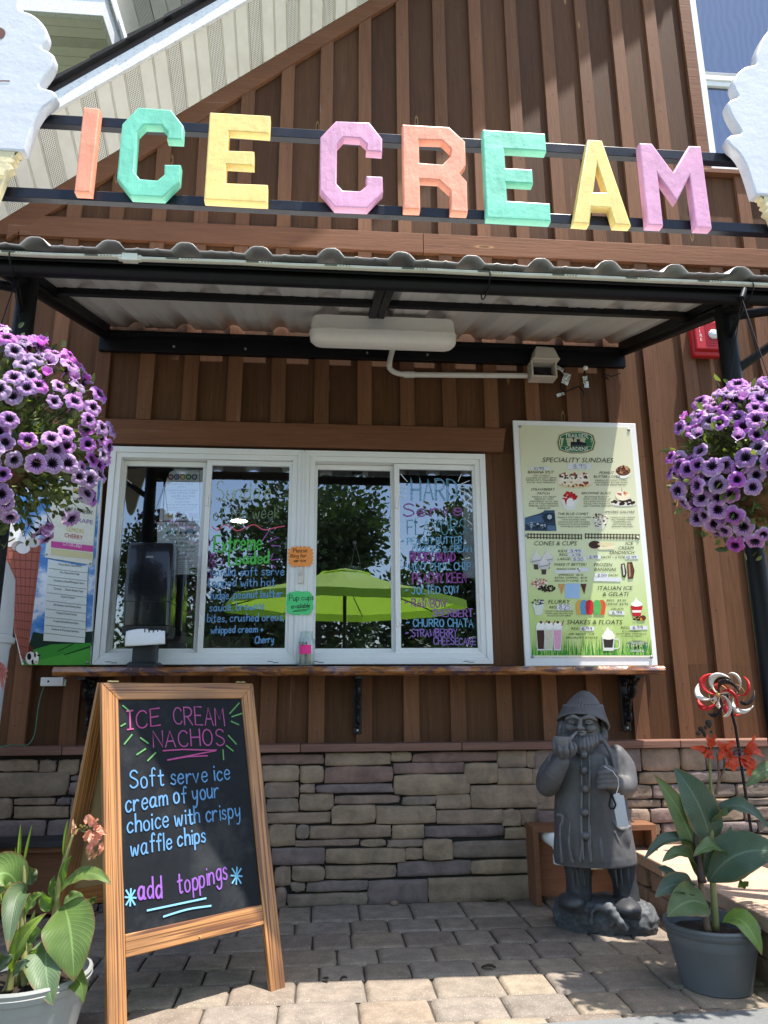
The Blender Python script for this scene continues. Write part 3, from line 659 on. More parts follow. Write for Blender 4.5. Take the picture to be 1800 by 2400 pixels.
for k in range(14):
    a = cx0+.03+k*.1; m = SOFP if k % 3 == 1 else SOF; z = lambda x: 5.95+(x-cx0)*.85
    for u0, u1, dz in ((a, a+.094, 0), (a+.094, a+.1, .012)):
        mb.hexa([(u0, .3, z(u0)+dz), (u1, .3, z(u1)+dz), (u1, 1.4, z(u1)+dz), (u0, 1.4, z(u0)+dz), (u0, .3, z(u0)+.05), (u1, .3, z(u1)+.05), (u1, 1.4, z(u1)+.05), (u0, 1.4, z(u0)+.05)], m, .5)
mb.box(cx0-.4, cx0+1.6, 1.4, 1.45, 5.2, 7.6, SOF, .5)
mb.build('upper_soffit', parent=bld)

# ================================================================ AWNING
BLK = plain('black painted steel', (.006, .006, .007), .45, spec=.22, amt=.35, noise=7, bump=.12, bscale=50, dirt=((.05, .04, .034), 22, .68))
ROOFM = plain('grey ribbed metal sheet', (.68, .67, .64), .38, metal=.2, amt=.05, noise=2.2, scale=(6, .7, 1), dirt=((.20, .18, .15), 7, .66))
XL, XR = -1.30, 1.85
aw = thing('awning', (0, 0, 0), 'black steel awning with grey ribbed metal roof over the service windows', 'awning')
RZ = lambda y: 3.155+(y+.06)*.295            # underside of the roof sheet
def rail(mb, x): mb.bar((x, -.075, 3.10), (x, -1.44, 2.705), .055, .055, m=BLK)
for x in (XL, XR):
    mb = MB(); mb.tube([(x, -.075, 3.095), (x, -1.44, 2.678)], .03, 14, BLK); mb.bar((x+(.02 if x < 0 else -.02), -.075, 3.125), (x+(.02 if x < 0 else -.02), -1.44, 2.735), .012, .05, m=BLK); mb.build('side_rail', parent=aw, smooth=True)
mb = MB(); mb.box(-1.335, 1.87, -.06, -.021, 3.0, 3.112, BLK); mb.build('ledger', parent=aw, bevel=.003)
mb = MB(); mb.box(-1.28, 1.83, -.10, -.061, 3.085, 3.112, BLK); mb.build('ledger_lip', parent=aw, bevel=.002)
for x in (-.90, -.48, .25, .62):
    mb = MB(); mb.tube([(x, -.066, 3.035), (x, -.06, 3.035)], .007, 8, plain('zinc bolt', (.4, .4, .4), .4, metal=.6)); mb.build('bolt', parent=aw)
mb = MB(); mb.tube([(XL-.06, -1.44, 2.675), (XR+.09, -1.44, 2.675)], .032, 16, BLK); mb.build('front_beam', parent=aw, smooth=True)
mb = MB(); mb.box(XL-.06, XR+.09, -1.505, -1.455, 2.700, 2.716, BLK); mb.box(XL-.06, XR+.09, -1.505, -1.498, 2.675, 2.699, BLK); mb.build('front_angle', parent=aw, bevel=.002)
mb = MB(); mb.box(XL+.03, XR-.03, -.915, -.885, RZ(-.9)-.035, RZ(-.9)-.002, BLK); mb.build('purlin', parent=aw, bevel=.002)
for dx in (-.021, .021):
    mb = MB(); mb.bar((.262+dx, -1.41, RZ(-1.41)-.02), (.262+dx, -.09, RZ(-.09)-.02), .038, .036, m=BLK); mb.build('middle_rafter', parent=aw, bevel=.002)
for x, sgn in ((XL, 1), (XR, -1)):
    mb = MB(); P = [(x+sgn*.03, -1.41, 2.70), (x+sgn*.17, -1.41, 2.70), (x+sgn*.03, -1.27, 2.735)]; mb.poly(P if sgn > 0 else P[::-1], BLK); mb.poly([(a, b_, c+.012) for a, b_, c in (P[::-1] if sgn > 0 else P)], BLK); mb.build('gusset', parent=aw)
# ribbed roof sheet
prof = []
x = -1.128-.2855*5
while x < 2.5:
    for dx, dz in ((-.055, 0), (-.030, .029), (-.015, .036), (.015, .036), (.030, .029), (.055, 0), (.09, .001), (.103, .005), (.116, .001), (.165, .0), (.178, .005), (.19, .001)): prof.append((x+dx, dz))
    x += .2855
prof = [p for p in prof if -1.36 < p[0] < 1.925]
mb = MB(); ys = [-1.545, -1.53, -1.2, -.8, -.4, -.04]
for y in ys:
    for x, dz in prof: mb.v.append(Vector((x, y, RZ(y)+dz+.006*mnoise.noise((x*3, y*3, 1))+(.004*mnoise.noise((x*14, 0, 3)) if y < -1.5 else 0))))
n = len(prof)
for j in range(len(ys)-1):
    for i in range(n-1): mb.face([j*n+i, (j+1)*n+i, (j+1)*n+i+1, j*n+i+1], ROOFM)
ro = mb.build('roof_sheet', parent=aw, smooth=True, angle=25); md = ro.modifiers.new('gauge', 'SOLIDIFY'); md.thickness = .0015
# posts with braces
for x, sgn in ((-1.285, -1), (1.85, 1)):
    mb = MB(); mb.tube([(x, -1.19, 0), (x, -1.19, 2.76)], .042, 18, BLK); mb.build('post', parent=aw, smooth=True)
    mb = MB(); mb.tube([(x, -1.19, 2.44), (x+sgn*.42, -1.25, 2.735)], .02, 12, BLK); mb.build('brace', parent=aw, smooth=True)
    mb = MB(); mb.box(x-.07, x+.07, -1.26, -1.12, 0, .008, BLK); mb.build('base_plate', parent=aw, bevel=.002)
    mb = MB(); mb.tube([(x-sgn*.02, -1.20, 2.715), (x+sgn*.62, -1.45, 2.715)], .022, 12, BLK); mb.build('outrigger', parent=aw, smooth=True)
mb = MB(); mb.tube([(1.85, -1.21, 2.60), (1.80, -1.40, 2.645), (1.72, -1.56, 2.64), (1.70, -1.565, 2.60)], .010, 10, BLK); mb.build('basket_arm', parent=aw, smooth=True)
mb = MB(); mb.tube([(-1.285, -1.21, 2.60), (-1.26, -1.34, 2.645), (-1.235, -1.42, 2.64), (-1.235, -1.43, 2.60)], .010, 10, BLK); mb.build('basket_arm', parent=aw, smooth=True)
# light strip tied under the roof edge
led = thing('light_strip', (.3, -1.5, 2.7), 'white waterproof light strip tied along the front edge of the awning', 'light strip')
STRIP = plain('milky strip sleeve', (.62, .62, .50), .35, amt=.15, noise=20)
for a, c in ((-1.36, -.80), (-.74, 1.97)):
    mb = MB(); pts = [(a+(c-a)*k/14, -1.520, 2.690+.004*mnoise.noise((a+(c-a)*k/4., 0, 0))) for k in range(15)]
    mb.tube(pts, .0135, 8, STRIP, flat=.6); mb.build('strip', parent=led, smooth=True)
mb = MB(); mb.box(-.80, -.74, -1.535, -1.507, 2.674, 2.706, STRIP); mb.box(-.815, -.725, -1.530, -1.510, 2.679, 2.701, STRIP); mb.build('connector', parent=led, bevel=.003)
for x in (-1.22, .66, 1.78):
    mb = MB(); mb.tube([(x+.036*.0, -1.45+.085*math.cos(a), 2.68+.046*math.sin(a)) for a in [k*math.pi/8 for k in range(17)]], .003, 6, BLK); mb.build('cable_tie', parent=led)
for k in range(10):
    x = -1.25+k*.31; mb = MB(); mb.box(x, x+.05, -1.5345, -1.5325, 2.687, 2.694, ink('55564a')); 
    for q in range(4): mb.box(x+.06+q*.012, x+.066+q*.012, -1.5345, -1.5325, 2.688, 2.693, ink('8a8a70'))
    mb.build('printed_marks', parent=led)

# ---------------------------------------------------------------- big sign
sg = thing('sign_frame', (.3, -1.40, 3.0), 'two long black steel bars holding the painted letters above the awning', 'sign frame')
NAVY = plain('glossy black bar', (.008, .010, .017), .3, spec=.3, amt=.3, noise=9, dirt=((.16, .16, .17), 60, .68))
for z in (3.025, 3.39):
    mb = MB(); mb.box(-1.62, 2.35, -1.405, -1.37, z, z+.047, NAVY); mb.build('bar', parent=sg, bevel=.002)
for x in (-1.56, 2.28):
    mb = MB(); mb.box(x-.02, x+.02, -1.37, -1.335, 2.70, 3.85, NAVY); mb.build('upright', parent=sg, bevel=.002)
def paint(name, hexc):
    c = lin(hexc); m, nt, b, o = new_mat(name); g = G(nt); v = g.obj()
    n = g.noise(v, 7, 6, .65); n2 = g.noise(g.obj((1, 1, .25)), 30, 4, .6)
    cc = g.mix(1., (*c, 1), g.ramp(n, [(.3, (.82, .82, .82)), (.7, (1.1, 1.1, 1.1))]), 'MULTIPLY')
    sc_ = g.ramp(g.noise(v, 26, 9, .75), [(.67, (0, 0, 0)), (.73, (1, 1, 1))])
    cc = g.mix(g.math('MULTIPLY', sc_, .35), cc, tuple(x*.35+.04 for x in c))
    nt.links.new(cc, b.inputs['Base Color']); b.inputs['Roughness'].default_value = .42
    h = g.math('ADD', g.math('MULTIPLY', n2, .6), n); nt.links.new(g.bump(h, .4, .012), b.inputs['Normal']); return m
LP = {'I': [[(0, 0), (1, 0), (1, 1), (0, 1)]],
 'C': [[(0, .19), (.24, 0), (.76, 0), (1, .19), (1, .37), (.74, .37), (.74, .26), (.64, .19), (.37, .19), (.26, .27), (.26, .72), (.37, .81), (.64, .81), (.74, .74), (.74, .66), (1, .66), (1, .82), (.78, 1), (.24, 1), (0, .80)]],
 'E': [[(0, 0), (1, 0), (1, .2), (.33, .2), (.33, .41), (.76, .41), (.76, .57), (.33, .57), (.33, .79), (1, .79), (1, 1), (0, 1)]],
 'R': [[(0, 0), (.26, 0), (.26, .36), (.56, .36), (.73, .24), (.73, 0), (1, 0), (1, .36), (.88, .45), (1, .56), (1, .84), (.74, 1), (0, 1)], [(.26, .55), (.62, .55), (.76, .65), (.76, .74), (.62, .83), (.26, .83)]],
 'A': [[(0, 0), (.28, 0), (.35, .2), (.65, .2), (.72, 0), (1, 0), (.63, 1), (.37, 1)], [(.39, .37), (.5, .70), (.61, .37)]],
 'M': [[(0, 0), (.25, 0), (.25, .62), (.5, .30), (.75, .62), (.75, 0), (1, 0), (1, 1), (.8, 1), (.5, .66), (.2, 1), (0, 1)]]}
def tri_prism(pl, loops, h0, h1, m, name, parent=None, bevel=.006):
    """outline with holes given real thickness (curve fill)"""
    cu = bpy.data.curves.new(name, 'CURVE'); cu.dimensions = '2D'; cu.fill_mode = 'BOTH'; cu.extrude = (h1-h0)/2-bevel; cu.bevel_depth = bevel; cu.bevel_resolution = 1; cu.offset = -bevel
    for L in loops:
        sp = cu.splines.new('POLY'); sp.points.add(len(L)-1); sp.use_cyclic_u = True
        for p, q in zip(sp.points, L): p.co = (*q, 0, 1)
    ob = bpy.data.objects.new(name, cu); COL.objects.link(ob); dg = bpy.context.evaluated_depsgraph_get()
    me = bpy.data.meshes.new_from_object(ob.evaluated_get(dg)); bpy.data.objects.remove(ob); bpy.data.curves.remove(cu)
    mb = MB(); mid = (h0+h1)/2; mb.v = [pl.pt(v.co.x, v.co.y, mid+v.co.z) for v in me.vertices]
    for p in me.polygons: mb.face(list(p.vertices), m)
    bpy.data.meshes.remove(me); return mb
LY = -1.458; lf = front(LY)
COR, MNT, YEL, PNK = paint('coral letter paint', 'ee9a7a'), paint('mint letter paint', '78cdae'), paint('yellow letter paint', 'f2d27e'), paint('pink letter paint', 'd69ab9')
S1 = lambda x, y: (x/1.8433, y/1.8433); S2 = lambda x, y: (900+x/1.8433, y/1.8433)
for ch, m, a, c, lab, f in (('I', COR, (318, 828), (408, 465), 'coral painted wooden letter I, first of the sign', S1), ('C', MNT, (497, 842), (798, 476), 'mint green painted wooden letter C of the sign', S1), ('E', YEL, (881, 862), (1168, 500), 'yellow painted wooden letter E of the sign', S1), ('C', PNK, (1380, 890), (1652, 533), 'pink painted wooden letter C of the sign', S1),
    ('R', COR, (85, 902), (350, 553), 'coral painted wooden letter R of the sign', S2), ('E', MNT, (444, 940), (697, 576), 'mint green painted wooden letter E of the sign', S2), ('A', YEL, (818, 962), (1032, 610), 'yellow painted wooden letter A of the sign', S2), ('M', PNK, (1140, 972), (1372, 632), 'pink painted wooden letter M, last of the sign', S2)):
    A = lf.loc(lf.at(*f(*a))); B = lf.loc(lf.at(*f(*c))); 
    if ch == 'I': B = (A[0]+.068, B[1])
    W, H = B[0]-A[0], B[1]-A[1]
    loops = [[(A[0]+u*W+rnd.uniform(-.002, .002), A[1]+v*H+rnd.uniform(-.002, .002)) for u, v in L] for L in LP[ch]]
    mb = tri_prism(lf, loops, -.046, 0., m, 'letter')
    tag(mb.build('painted_letter', smooth=True, angle=30), lab, 'letter', 'painted letters of the ice cream sign')
# cone boards at both ends
SWIRL = plain('glossy white swirl paint', (.60, .61, .64), .3, amt=.06, noise=4, bump=.35, bscale=12, coat=.3); CONEM = plain('cream cone paint', (.70, .60, .36), .5, amt=.14, noise=8, bump=.5, bscale=40)
right_sw = [(16, 1690), (-24, 1702), (-62, 1580), (-110, 1440), (-170, 1340), (-225, 1290), (-262, 1245), (-266, 1212), (-235, 1185), (-150, 1168), (-172, 1110), (-215, 1045), (-252, 970), (-262, 910), (-235, 880), (-175, 853), (-200, 800), (-218, 740), (-200, 680), (-150, 620), (-90, 585), (-18, 568), (-18, 500), (0, 430), (30, 360), (70, 300), (120, 262), (125, 200), (150, 130), (190, 60), (240, 10), (285, -15)]
def cone_board(axis_u, mirror, lab):
    Y = -1.47; pl = front(Y); M = [pl.loc(pl.at(1500+(x+1024)/3.687, y/3.687)) for x, y in right_sw]; ar = pl.loc(pl.at(1868, 331))[0]
    H = [(u-ar, v) for u, v in M if u-ar < -.03]; k = .00048
    half = [H[0]]+H[1:]; tip = catmull(half[1:], 3)
    vt = tip[-1][1]; tip.append((-.02, vt+.05)); tip.append((0, vt+.06))
    dv = .012 if not mirror else .035
    L = [(u, v+dv) for u, v in tip]; out = [(axis_u+u, v) for u, v in L]+[(axis_u-u, v) for u, v in L[-2::-1]]
    zc = H[0][1]+dv; root = thing('ice_cream_cone_sign', (axis_u, Y, zc), lab, 'cone sign', 'painted cone cut-outs at both ends of the sign')
    mb = tri_prism(pl, [out], -.055, 0., SWIRL, 'swirl', bevel=.010); mb.build('swirl', parent=root, smooth=True, angle=35)
    w0 = -H[0][0]*1.02; body = []
    for y, wd in ((0, .98), (-.011, .98), (-.013, .93), (-.03, .93), (-.033, .88), (-.05, .92), (-.06, .84), (-.085, .90), (-.10, .80), (-.45, .46), (-.80, .12), (-.83, .03)): body.append((wd*w0, zc-.003+y))
    o2 = [(axis_u+u, v) for u, v in body]+[(axis_u-u, v) for u, v in body[::-1]]
    mb = tri_prism(pl, [o2], -.05, -.006, CONEM, 'cone', bevel=.008); mb.build('cone', parent=root, smooth=True, angle=35)
    for j in range(6):
        y = -.13-j*.06; wd = w0*(.76-.055*j); mb = MB(); mb.box(axis_u-wd, axis_u+wd, Y-.001, Y+.004, zc+y, zc+y+.007, CONEM); mb.build('waffle_ridge', parent=root, bevel=.003)
    return root, min(u for u, v in H)
_, hw_ = cone_board(front(-1.47).loc(front(-1.47).at(1868, 331))[0], False, 'white swirl ice cream cone cut-out at the right end of the sign')
rt, _ = cone_board(front(-1.47).loc(front(-1.47).at(127, 252))[0]+hw_, True, 'white swirl ice cream cone cut-out at the left end of the sign')
BRN = plain('brown paint spot', (.16, .07, .05), .5); mb = MB(); pl = front(-1.4705)
P = [pl.loc(pl.at(x, y)) for x, y in oval(-4, 78, 17, 14)]; mb.poly([pl.pt(u, v, .001) for u, v in P][::-1], BRN); mb.build('chocolate_spot', parent=rt)
mb = MB(); stroke(mb, pl, [(-10, 191), (8, 190), (22, 190.5)], '6b5560', .006); mb.build('painted_line', parent=rt)

# ---------------------------------------------------------------- lamp, conduit, outlet, cable ends
lamp = thing('ceiling_light_fixture', (.30, -.6, 2.86), 'long white plastic wraparound light fixture hanging under the awning roof', 'light fixture')
LPM = plain('yellowed white diffuser', (.74, .71, .64), .45, amt=.08, noise=5); 
def rounded(x0, x1, y0, y1, z, r, n=5):
    P = []
    for cx, cy, a in ((x1-r, y1-r, 0), (x0+r, y1-r, 90), (x0+r, y0+r, 180), (x1-r, y0+r, 270)):
        for k in range(n+1): P.append((cx+r*math.cos(R(a+90*k/n)), cy+r*math.sin(R(a+90*k/n)), z))
    return P
def loft(mb, rings, m, cap=True):
    b = len(mb.v); n = len(rings[0])
    for r_ in rings: mb.v += [Vector(p) for p in r_]
    for j in range(len(rings)-1):
        for i in range(n): mb.face([b+j*n+i, b+j*n+(i+1) % n, b+(j+1)*n+(i+1) % n, b+(j+1)*n+i], m)
    if cap: mb.face([b+i for i in range(n)][::-1], m); mb.face([b+(len(rings)-1)*n+i for i in range(n)], m)
lx0, lx1, ly0, ly1 = -.085, .692, -.665, -.535
mb = MB(); loft(mb, [rounded(lx0+.035, lx1-.035, ly0+.025, ly1-.025, 2.812, .03), rounded(lx0+.02, lx1-.02, ly0+.015, ly1-.015, 2.818, .04), rounded(lx0+.003, lx1-.003, ly0+.003, ly1-.003, 2.834, .055), rounded(lx0, lx1, ly0, ly1, 2.852, .055), rounded(lx0, lx1, ly0, ly1, 2.872, .055)], LPM); mb.build('diffuser', parent=lamp, smooth=True, angle=28)
mb = MB(); loft(mb, [rounded(lx0-.004, lx1+.004, ly0-.004, ly1+.004, 2.874, .058), rounded(lx0+.005, lx1-.005, ly0+.005, ly1-.005, 2.89, .05), rounded(lx0+.01, lx1-.01, ly0+.01, ly1-.01, 2.955, .05)], LPM); mb.build('housing', parent=lamp, smooth=True, angle=28)
PVC = plain('grey white conduit', (.62, .60, .54), .5, amt=.1)
mb = MB(); pts = [(.385, -.50, 2.93), (.385, -.30, 2.96), (.385, -.10, 2.975), (.385, -.06, 2.97)]+[(.385+.085*(1-math.cos(a)), -.05, 2.958-.05*math.sin(a)) for a in [k*math.pi/12 for k in range(7)]]+[(.52, -.045, 2.908), (1.24, -.045, 2.925)]
mb.tube(pts, .0165, 12, PVC); mb.tube([(.475, -.045, 2.908), (.54, -.045, 2.9095)], .0205, 12, PVC)
tag(mb.build('conduit', smooth=True), 'grey white plastic conduit bending from the light fixture to the outlet box', 'conduit')
ob = thing('outlet_box', (1.32, -.07, 2.95), 'weathered beige outdoor outlet box with raised cover at the end of the conduit', 'outlet box')
BEI = plain('weathered beige plastic', (.50, .45, .37), .6, amt=.15)
bx0, bx1 = 1.245, 1.405
mb = MB(); frame_rect(mb, bx0, bx1, 2.885, 2.995, -.125, -.03, .012, BEI); mb.box(bx0+.012, bx1-.012, -.05, -.03, 2.897, 2.983, plain('dark socket', (.03, .03, .03), .5)); mb.build('housing', parent=ob, bevel=.003)
mb = MB(); mb.hexa([(bx0+.01, -.16, 2.998), (bx1+.01, -.16, 2.992), (bx1+.005, -.05, 2.995), (bx0+.01, -.05, 2.998), (bx0+.03, -.15, 3.075), (bx1-.02, -.15, 3.07), (bx1-.015, -.06, 3.07), (bx0+.03, -.06, 3.075)], BEI); mb.box(bx0+.0, bx1+.01, -.165, -.045, 2.985, 2.997, BEI); mb.build('cover', parent=ob, bevel=.006)
mb = MB(); mb.tube([(1.29, -.06, 2.95), (1.34, -.075, 2.93), (1.395, -.06, 2.925)], .008, 8, plain('black cable', (.02, .02, .02), .5)); mb.build('plug', parent=ob)
FOIL = plain('crumpled foil tape', (.62, .62, .60), .25, metal=.85, amt=.2, noise=40, bump=.9, bscale=70)
mb = MB()
def scrap(mb, c, wd, ht, rot, m, d=.012):
    b = len(mb.v)
    for j in range(5):
        for i in range(4):
            u, v = (i/3-.5)*wd, (j/4-.5)*ht; x, z = u*math.cos(rot)-v*math.sin(rot), u*math.sin(rot)+v*math.cos(rot)
            mb.v.append(Vector((c[0]+x, c[1]+d*mnoise.noise((x*60, z*60, c[0]*9)), c[2]+z)))
    for j in range(4):
        for i in range(3): mb.face([b+j*4+i, b+j*4+i+1, b+(j+1)*4+i+1, b+(j+1)*4+i], m)
for nm, c, wd, ht, rot, lab in (('foil_tape', (1.475, -.075, 2.90), .045, .075, -.35, 'crumpled silver foil tape hanging beside the outlet box'), ('foil_tape', (1.60, -.07, 2.885), .03, .075, .12, 'silver foil tape strip under the white ball sensor')):
    mb = MB(); scrap(mb, c, wd, ht, rot, FOIL)
    if c[0] < 1.5: scrap(mb, (1.44, -.075, 2.965), .05, .022, -.5, FOIL); mb.tube([(1.40, -.07, 2.97), (1.44, -.07, 2.96), (1.465, -.07, 2.935)], .003, 6, FOIL)
    tag(mb.build(nm, smooth=True), lab, 'foil tape')
mb = MB(); mb.tube([(1.46, -.06, 2.93), (1.44, -.06, 2.86), (1.46, -.055, 2.815), (1.52, -.055, 2.845), (1.56, -.055, 2.86), (1.59, -.055, 2.82), (1.585, -.055, 2.80)], .0045, 6, BLK)
scrap(mb, (1.438, -.06, 2.80), .05, .02, .3, FOIL); tag(mb.build('loose_cable', smooth=True), 'loose black cable dangling below the outlet box', 'cable')
mb = MB(); mb.ball((1.598, -.085, 2.97), .0155, n=14, m=plain('white plastic', (.78, .78, .76), .35)); mb.tube([(1.598, -.085, 2.965), (1.60, -.05, 2.945)], .006, 8, BLK); tag(mb.build('ball_sensor', smooth=True), 'small white ball shaped sensor under the awning ledger', 'sensor')
mb = MB(); mb.tube([(1.74, -.05, 2.98), (1.71, -.06, 2.93), (1.75, -.06, 2.91), (1.72, -.055, 2.95), (1.77, -.06, 2.93), (1.83, -.06, 2.955)], .003, 6, BLK); tag(mb.build('wire_tangle'), 'thin black wire tangle at the right end of the awning ledger', 'wire')
# fire alarm
RED = plain('red alarm plastic', (.42, .018, .022), .35, amt=.08)
fa = thing('fire_alarm', (2.42, -.02, 3.2), 'red fire alarm horn with clear strobe on the boards behind the right post', 'fire alarm')
ax0, ax1, az0, az1 = 2.315, 2.50, 3.085, 3.33
mb = MB(); mb.box(ax0, ax1, -.075, -.021, az0, az1, RED); mb.build('back_box', parent=fa, bevel=.015, seg=3)
mb = MB(); mb.hexa([(ax0+.01, -.10, az0+.035), (ax1-.005, -.10, az0+.035), (ax1-.005, -.10, az1-.015), (ax0+.01, -.10, az1-.015), (ax0+.004, -.076, az0+.028), (ax1-.001, -.076, az0+.028), (ax1-.001, -.076, az1-.008), (ax0+.004, -.076, az1-.008)], RED); mb.build('face_plate', parent=fa, bevel=.006)
mb = MB(); 
for k in range(11): mb.box(ax0+.075, ax1-.012, -.1035, -.1005, az0+.06+k*.015, az0+.066+k*.015, RED, .5)
mb.build('grille', parent=fa)
mb = MB(); mb.ball((ax0+.125, -.105, az0+.135), .034, .022, .034, 14, plain('clear strobe lens', (.75, .78, .80), .08, amt=.5, noise=60, bump=1., bscale=90, coat=1.)); mb.build('strobe', parent=fa)
mb = MB(); pf = front(-.1012)
for i, ch in enumerate('FIRE'):
    V, F = text_mesh(ch); o_ = len(mb.v); sc_ = .03
    for v in V: mb.v.append(pf.pt(ax0+.038-v[1]*sc_*0+v[0]*sc_-.004, az0+.175-i*.029+v[1]*sc_, .0004))
    for f in F: mb.face([o_+q for q in f], ink('e9dcdc'))
mb.build('lettering', parent=fa)

# ================================================================ COUNTER, MENU, POSTERS
def slab_mat():
    m, nt, b, o = new_mat('varnished live edge slab'); g = G(nt); v = g.obj((2.2, 14, 14)); v2 = g.obj((5, 8, 8))
    n = g.noise(v, 2.4, 8, .65, 1.2); n2 = g.noise(v2, 1.6, 5, .6, .8)
    c = g.ramp(n, [(.3, (.07, .025, .012)), (.45, (.20, .075, .022)), (.58, (.36, .15, .04)), (.72, (.50, .25, .08))])
    c = g.mix(g.ramp(n2, [(.5, (0, 0, 0)), (.58, (1, 1, 1))]), c, (.085, .045, .05))
    c = g.mix(g.math('MULTIPLY', g.ramp(g.noise(v2, 3.1, 6, .7, .5), [(.62, (0, 0, 0)), (.7, (1, 1, 1))]), .85), c, (.62, .42, .20))
    nt.links.new(c, b.inputs['Base Color']); b.inputs['Roughness'].default_value = .14; b.inputs['Coat Weight'].default_value = .6; b.inputs['Coat Roughness'].default_value = .06
    nt.links.new(g.bump(n, .25, .01), b.inputs['Normal']); return m
SLAB = slab_mat()
ct = thing('counter_shelf', (.25, -.15, 1.14), 'long varnished live edge wooden counter on black iron brackets below the windows', 'counter')
mb = MB(); N = 90; rings = []
for i in range(N+1):
    x = -1.335+3.165*i/N; e = .012*mnoise.noise((x*3.1, 1, 0))+.006*mnoise.noise((x*11, 2, 0)); f = .5+.5*mnoise.noise((x*4, 5, 5)); tz = .006*mnoise.noise((x*5, 7, 1)); bz = .006*mnoise.noise((x*6, 9, 1))
    yf = -.285+e; rings.append([(x, -.022, 1.122), (x, yf+.02, 1.118+bz), (x, yf+.004, 1.125+bz), (x, yf-.002-.006*f, 1.140), (x, yf+.006*f, 1.158+tz), (x, yf+.016, 1.165), (x, -.022, 1.165)])
loft(mb, rings, SLAB); mb.build('slab', parent=ct, smooth=True, angle=40)
IRON = plain('black cast iron', (.010, .010, .011), .32, amt=.2, bump=.2, bscale=60)
for x in (-1.203, .2, 1.70):
    mb = MB(); mb.box(x-.024, x+.024, -.034, -.0215, .815, 1.115, IRON); mb.build('bracket_plate', parent=ct, bevel=.008, seg=3)
    mb = MB(); mb.box(x-.02, x+.02, -.25, -.034, 1.103, 1.115, IRON)
    def curl(cy, cz, r, a0, turns, r2, n=26): return [(x, cy+(r+(r2-r)*k/n)*math.cos(a0+turns*2*math.pi*k/n), cz+(r+(r2-r)*k/n)*math.sin(a0+turns*2*math.pi*k/n)) for k in range(n+1)]
    for P, rr in ((curl(-.125, 1.045, .058, 1.4, 1.6, .012), .0095), (curl(-.075, .965, .045, 2.6, -1.5, .01), .0085), (curl(-.07, .895, .03, 1.5, 1.3, .008), .008)): mb.tube(P, rr, 8, IRON)
    mb.tube([(x, -.04, .85), (x, -.055, .90), (x, -.09, .955), (x, -.12, 1.0), (x, -.17, 1.06), (x, -.235, 1.098)], .009, 8, IRON)
    for cy, cz, r in ((-.06, 1.075, .018), (-.065, 1.0, .016), (-.055, .93, .014), (-.045, .86, .012), (-.15, 1.085, .014)):
        mb.ball((x-.006, cy, cz), r*.8, r, r*1.2, 10, IRON); mb.ball((x+.010, cy-.006, cz+.02), r*.6, r*.7, r, 10, IRON)
    mb.build('bracket_scroll', parent=ct, smooth=True)
    mb = MB(); mb.ball((x, -.036, .835), .007, .005, .007, 8, plain('zinc bolt', (.4, .4, .4), .4, metal=.6)); mb.build('screw', parent=ct)
# ---- menu board
mY = -.042; mp = front(mY-.0035)
M4 = lambda x, y: (1150+x/2.552, 950+y/2.552)
menu = thing('menu_board', (1.52, -.03, 1.9), 'tall green printed ice cream menu on a white board, standing right of the windows', 'menu board')
WH = plain('white board', (.80, .80, .79), .45, amt=.05, noise=3)
mb = MB(); mb.box(1.138, 1.905, mY, -.0215, 1.172, 2.632, WH, .5); mb.build('backing_board', parent=menu, bevel=.003)
def menu_mat():
    m, nt, b, o = new_mat('menu print'); g = G(nt); tc = g.n('TexCoord'); z = g.n('SeparateXYZ', i_0=tc.outputs['Object']).outputs[2]
    zz = g.math('MULTIPLY_ADD', z, .72, .5); n = g.noise(g.obj(), 3.2, 3, .5)
    f = g.math('ADD', zz, g.math('MULTIPLY_ADD', n, .25, -.125))
    c = g.ramp(f, [(.02, lin('a6c468')), (.18, lin('bfd284')), (.42, lin('d3dcab')), (.62, lin('dadbb6')), (.95, lin('d8d6b6'))])
    vo = g.n('TexVoronoi', i_Vector=g.obj(), i_Scale=9.); d = g.ramp(vo.outputs['Distance'], [(.3, (1, 1, 1)), (.34, (0, 0, 0))])
    low = g.ramp(zz, [(.12, (1, 1, 1)), (.42, (0, 0, 0))]); c = g.mix(g.math('MULTIPLY', g.math('MULTIPLY', d, low), .3), c, lin('dbe7a8'))
    nt.links.new(c, b.inputs['Base Color']); b.inputs['Roughness'].default_value = .3; return m
cor = [(168, 118), (834, 132), (970, 1507), (245, 1507)]
PP = [mp.loc(mp.at(*M4(*p))) for p in cor]
mb = MB(); mb.prism([PP[3], PP[2], PP[1], PP[0]], front(mY), .0008, .003, menu_mat(), .5); mb.build('printed_sheet', parent=menu)
mb = MB(); shape(mb, mp, [M4(*p) for p in ((247, 1497), (968, 1497), (970, 1507), (246, 1507))], 'e8e4cf', .0002)
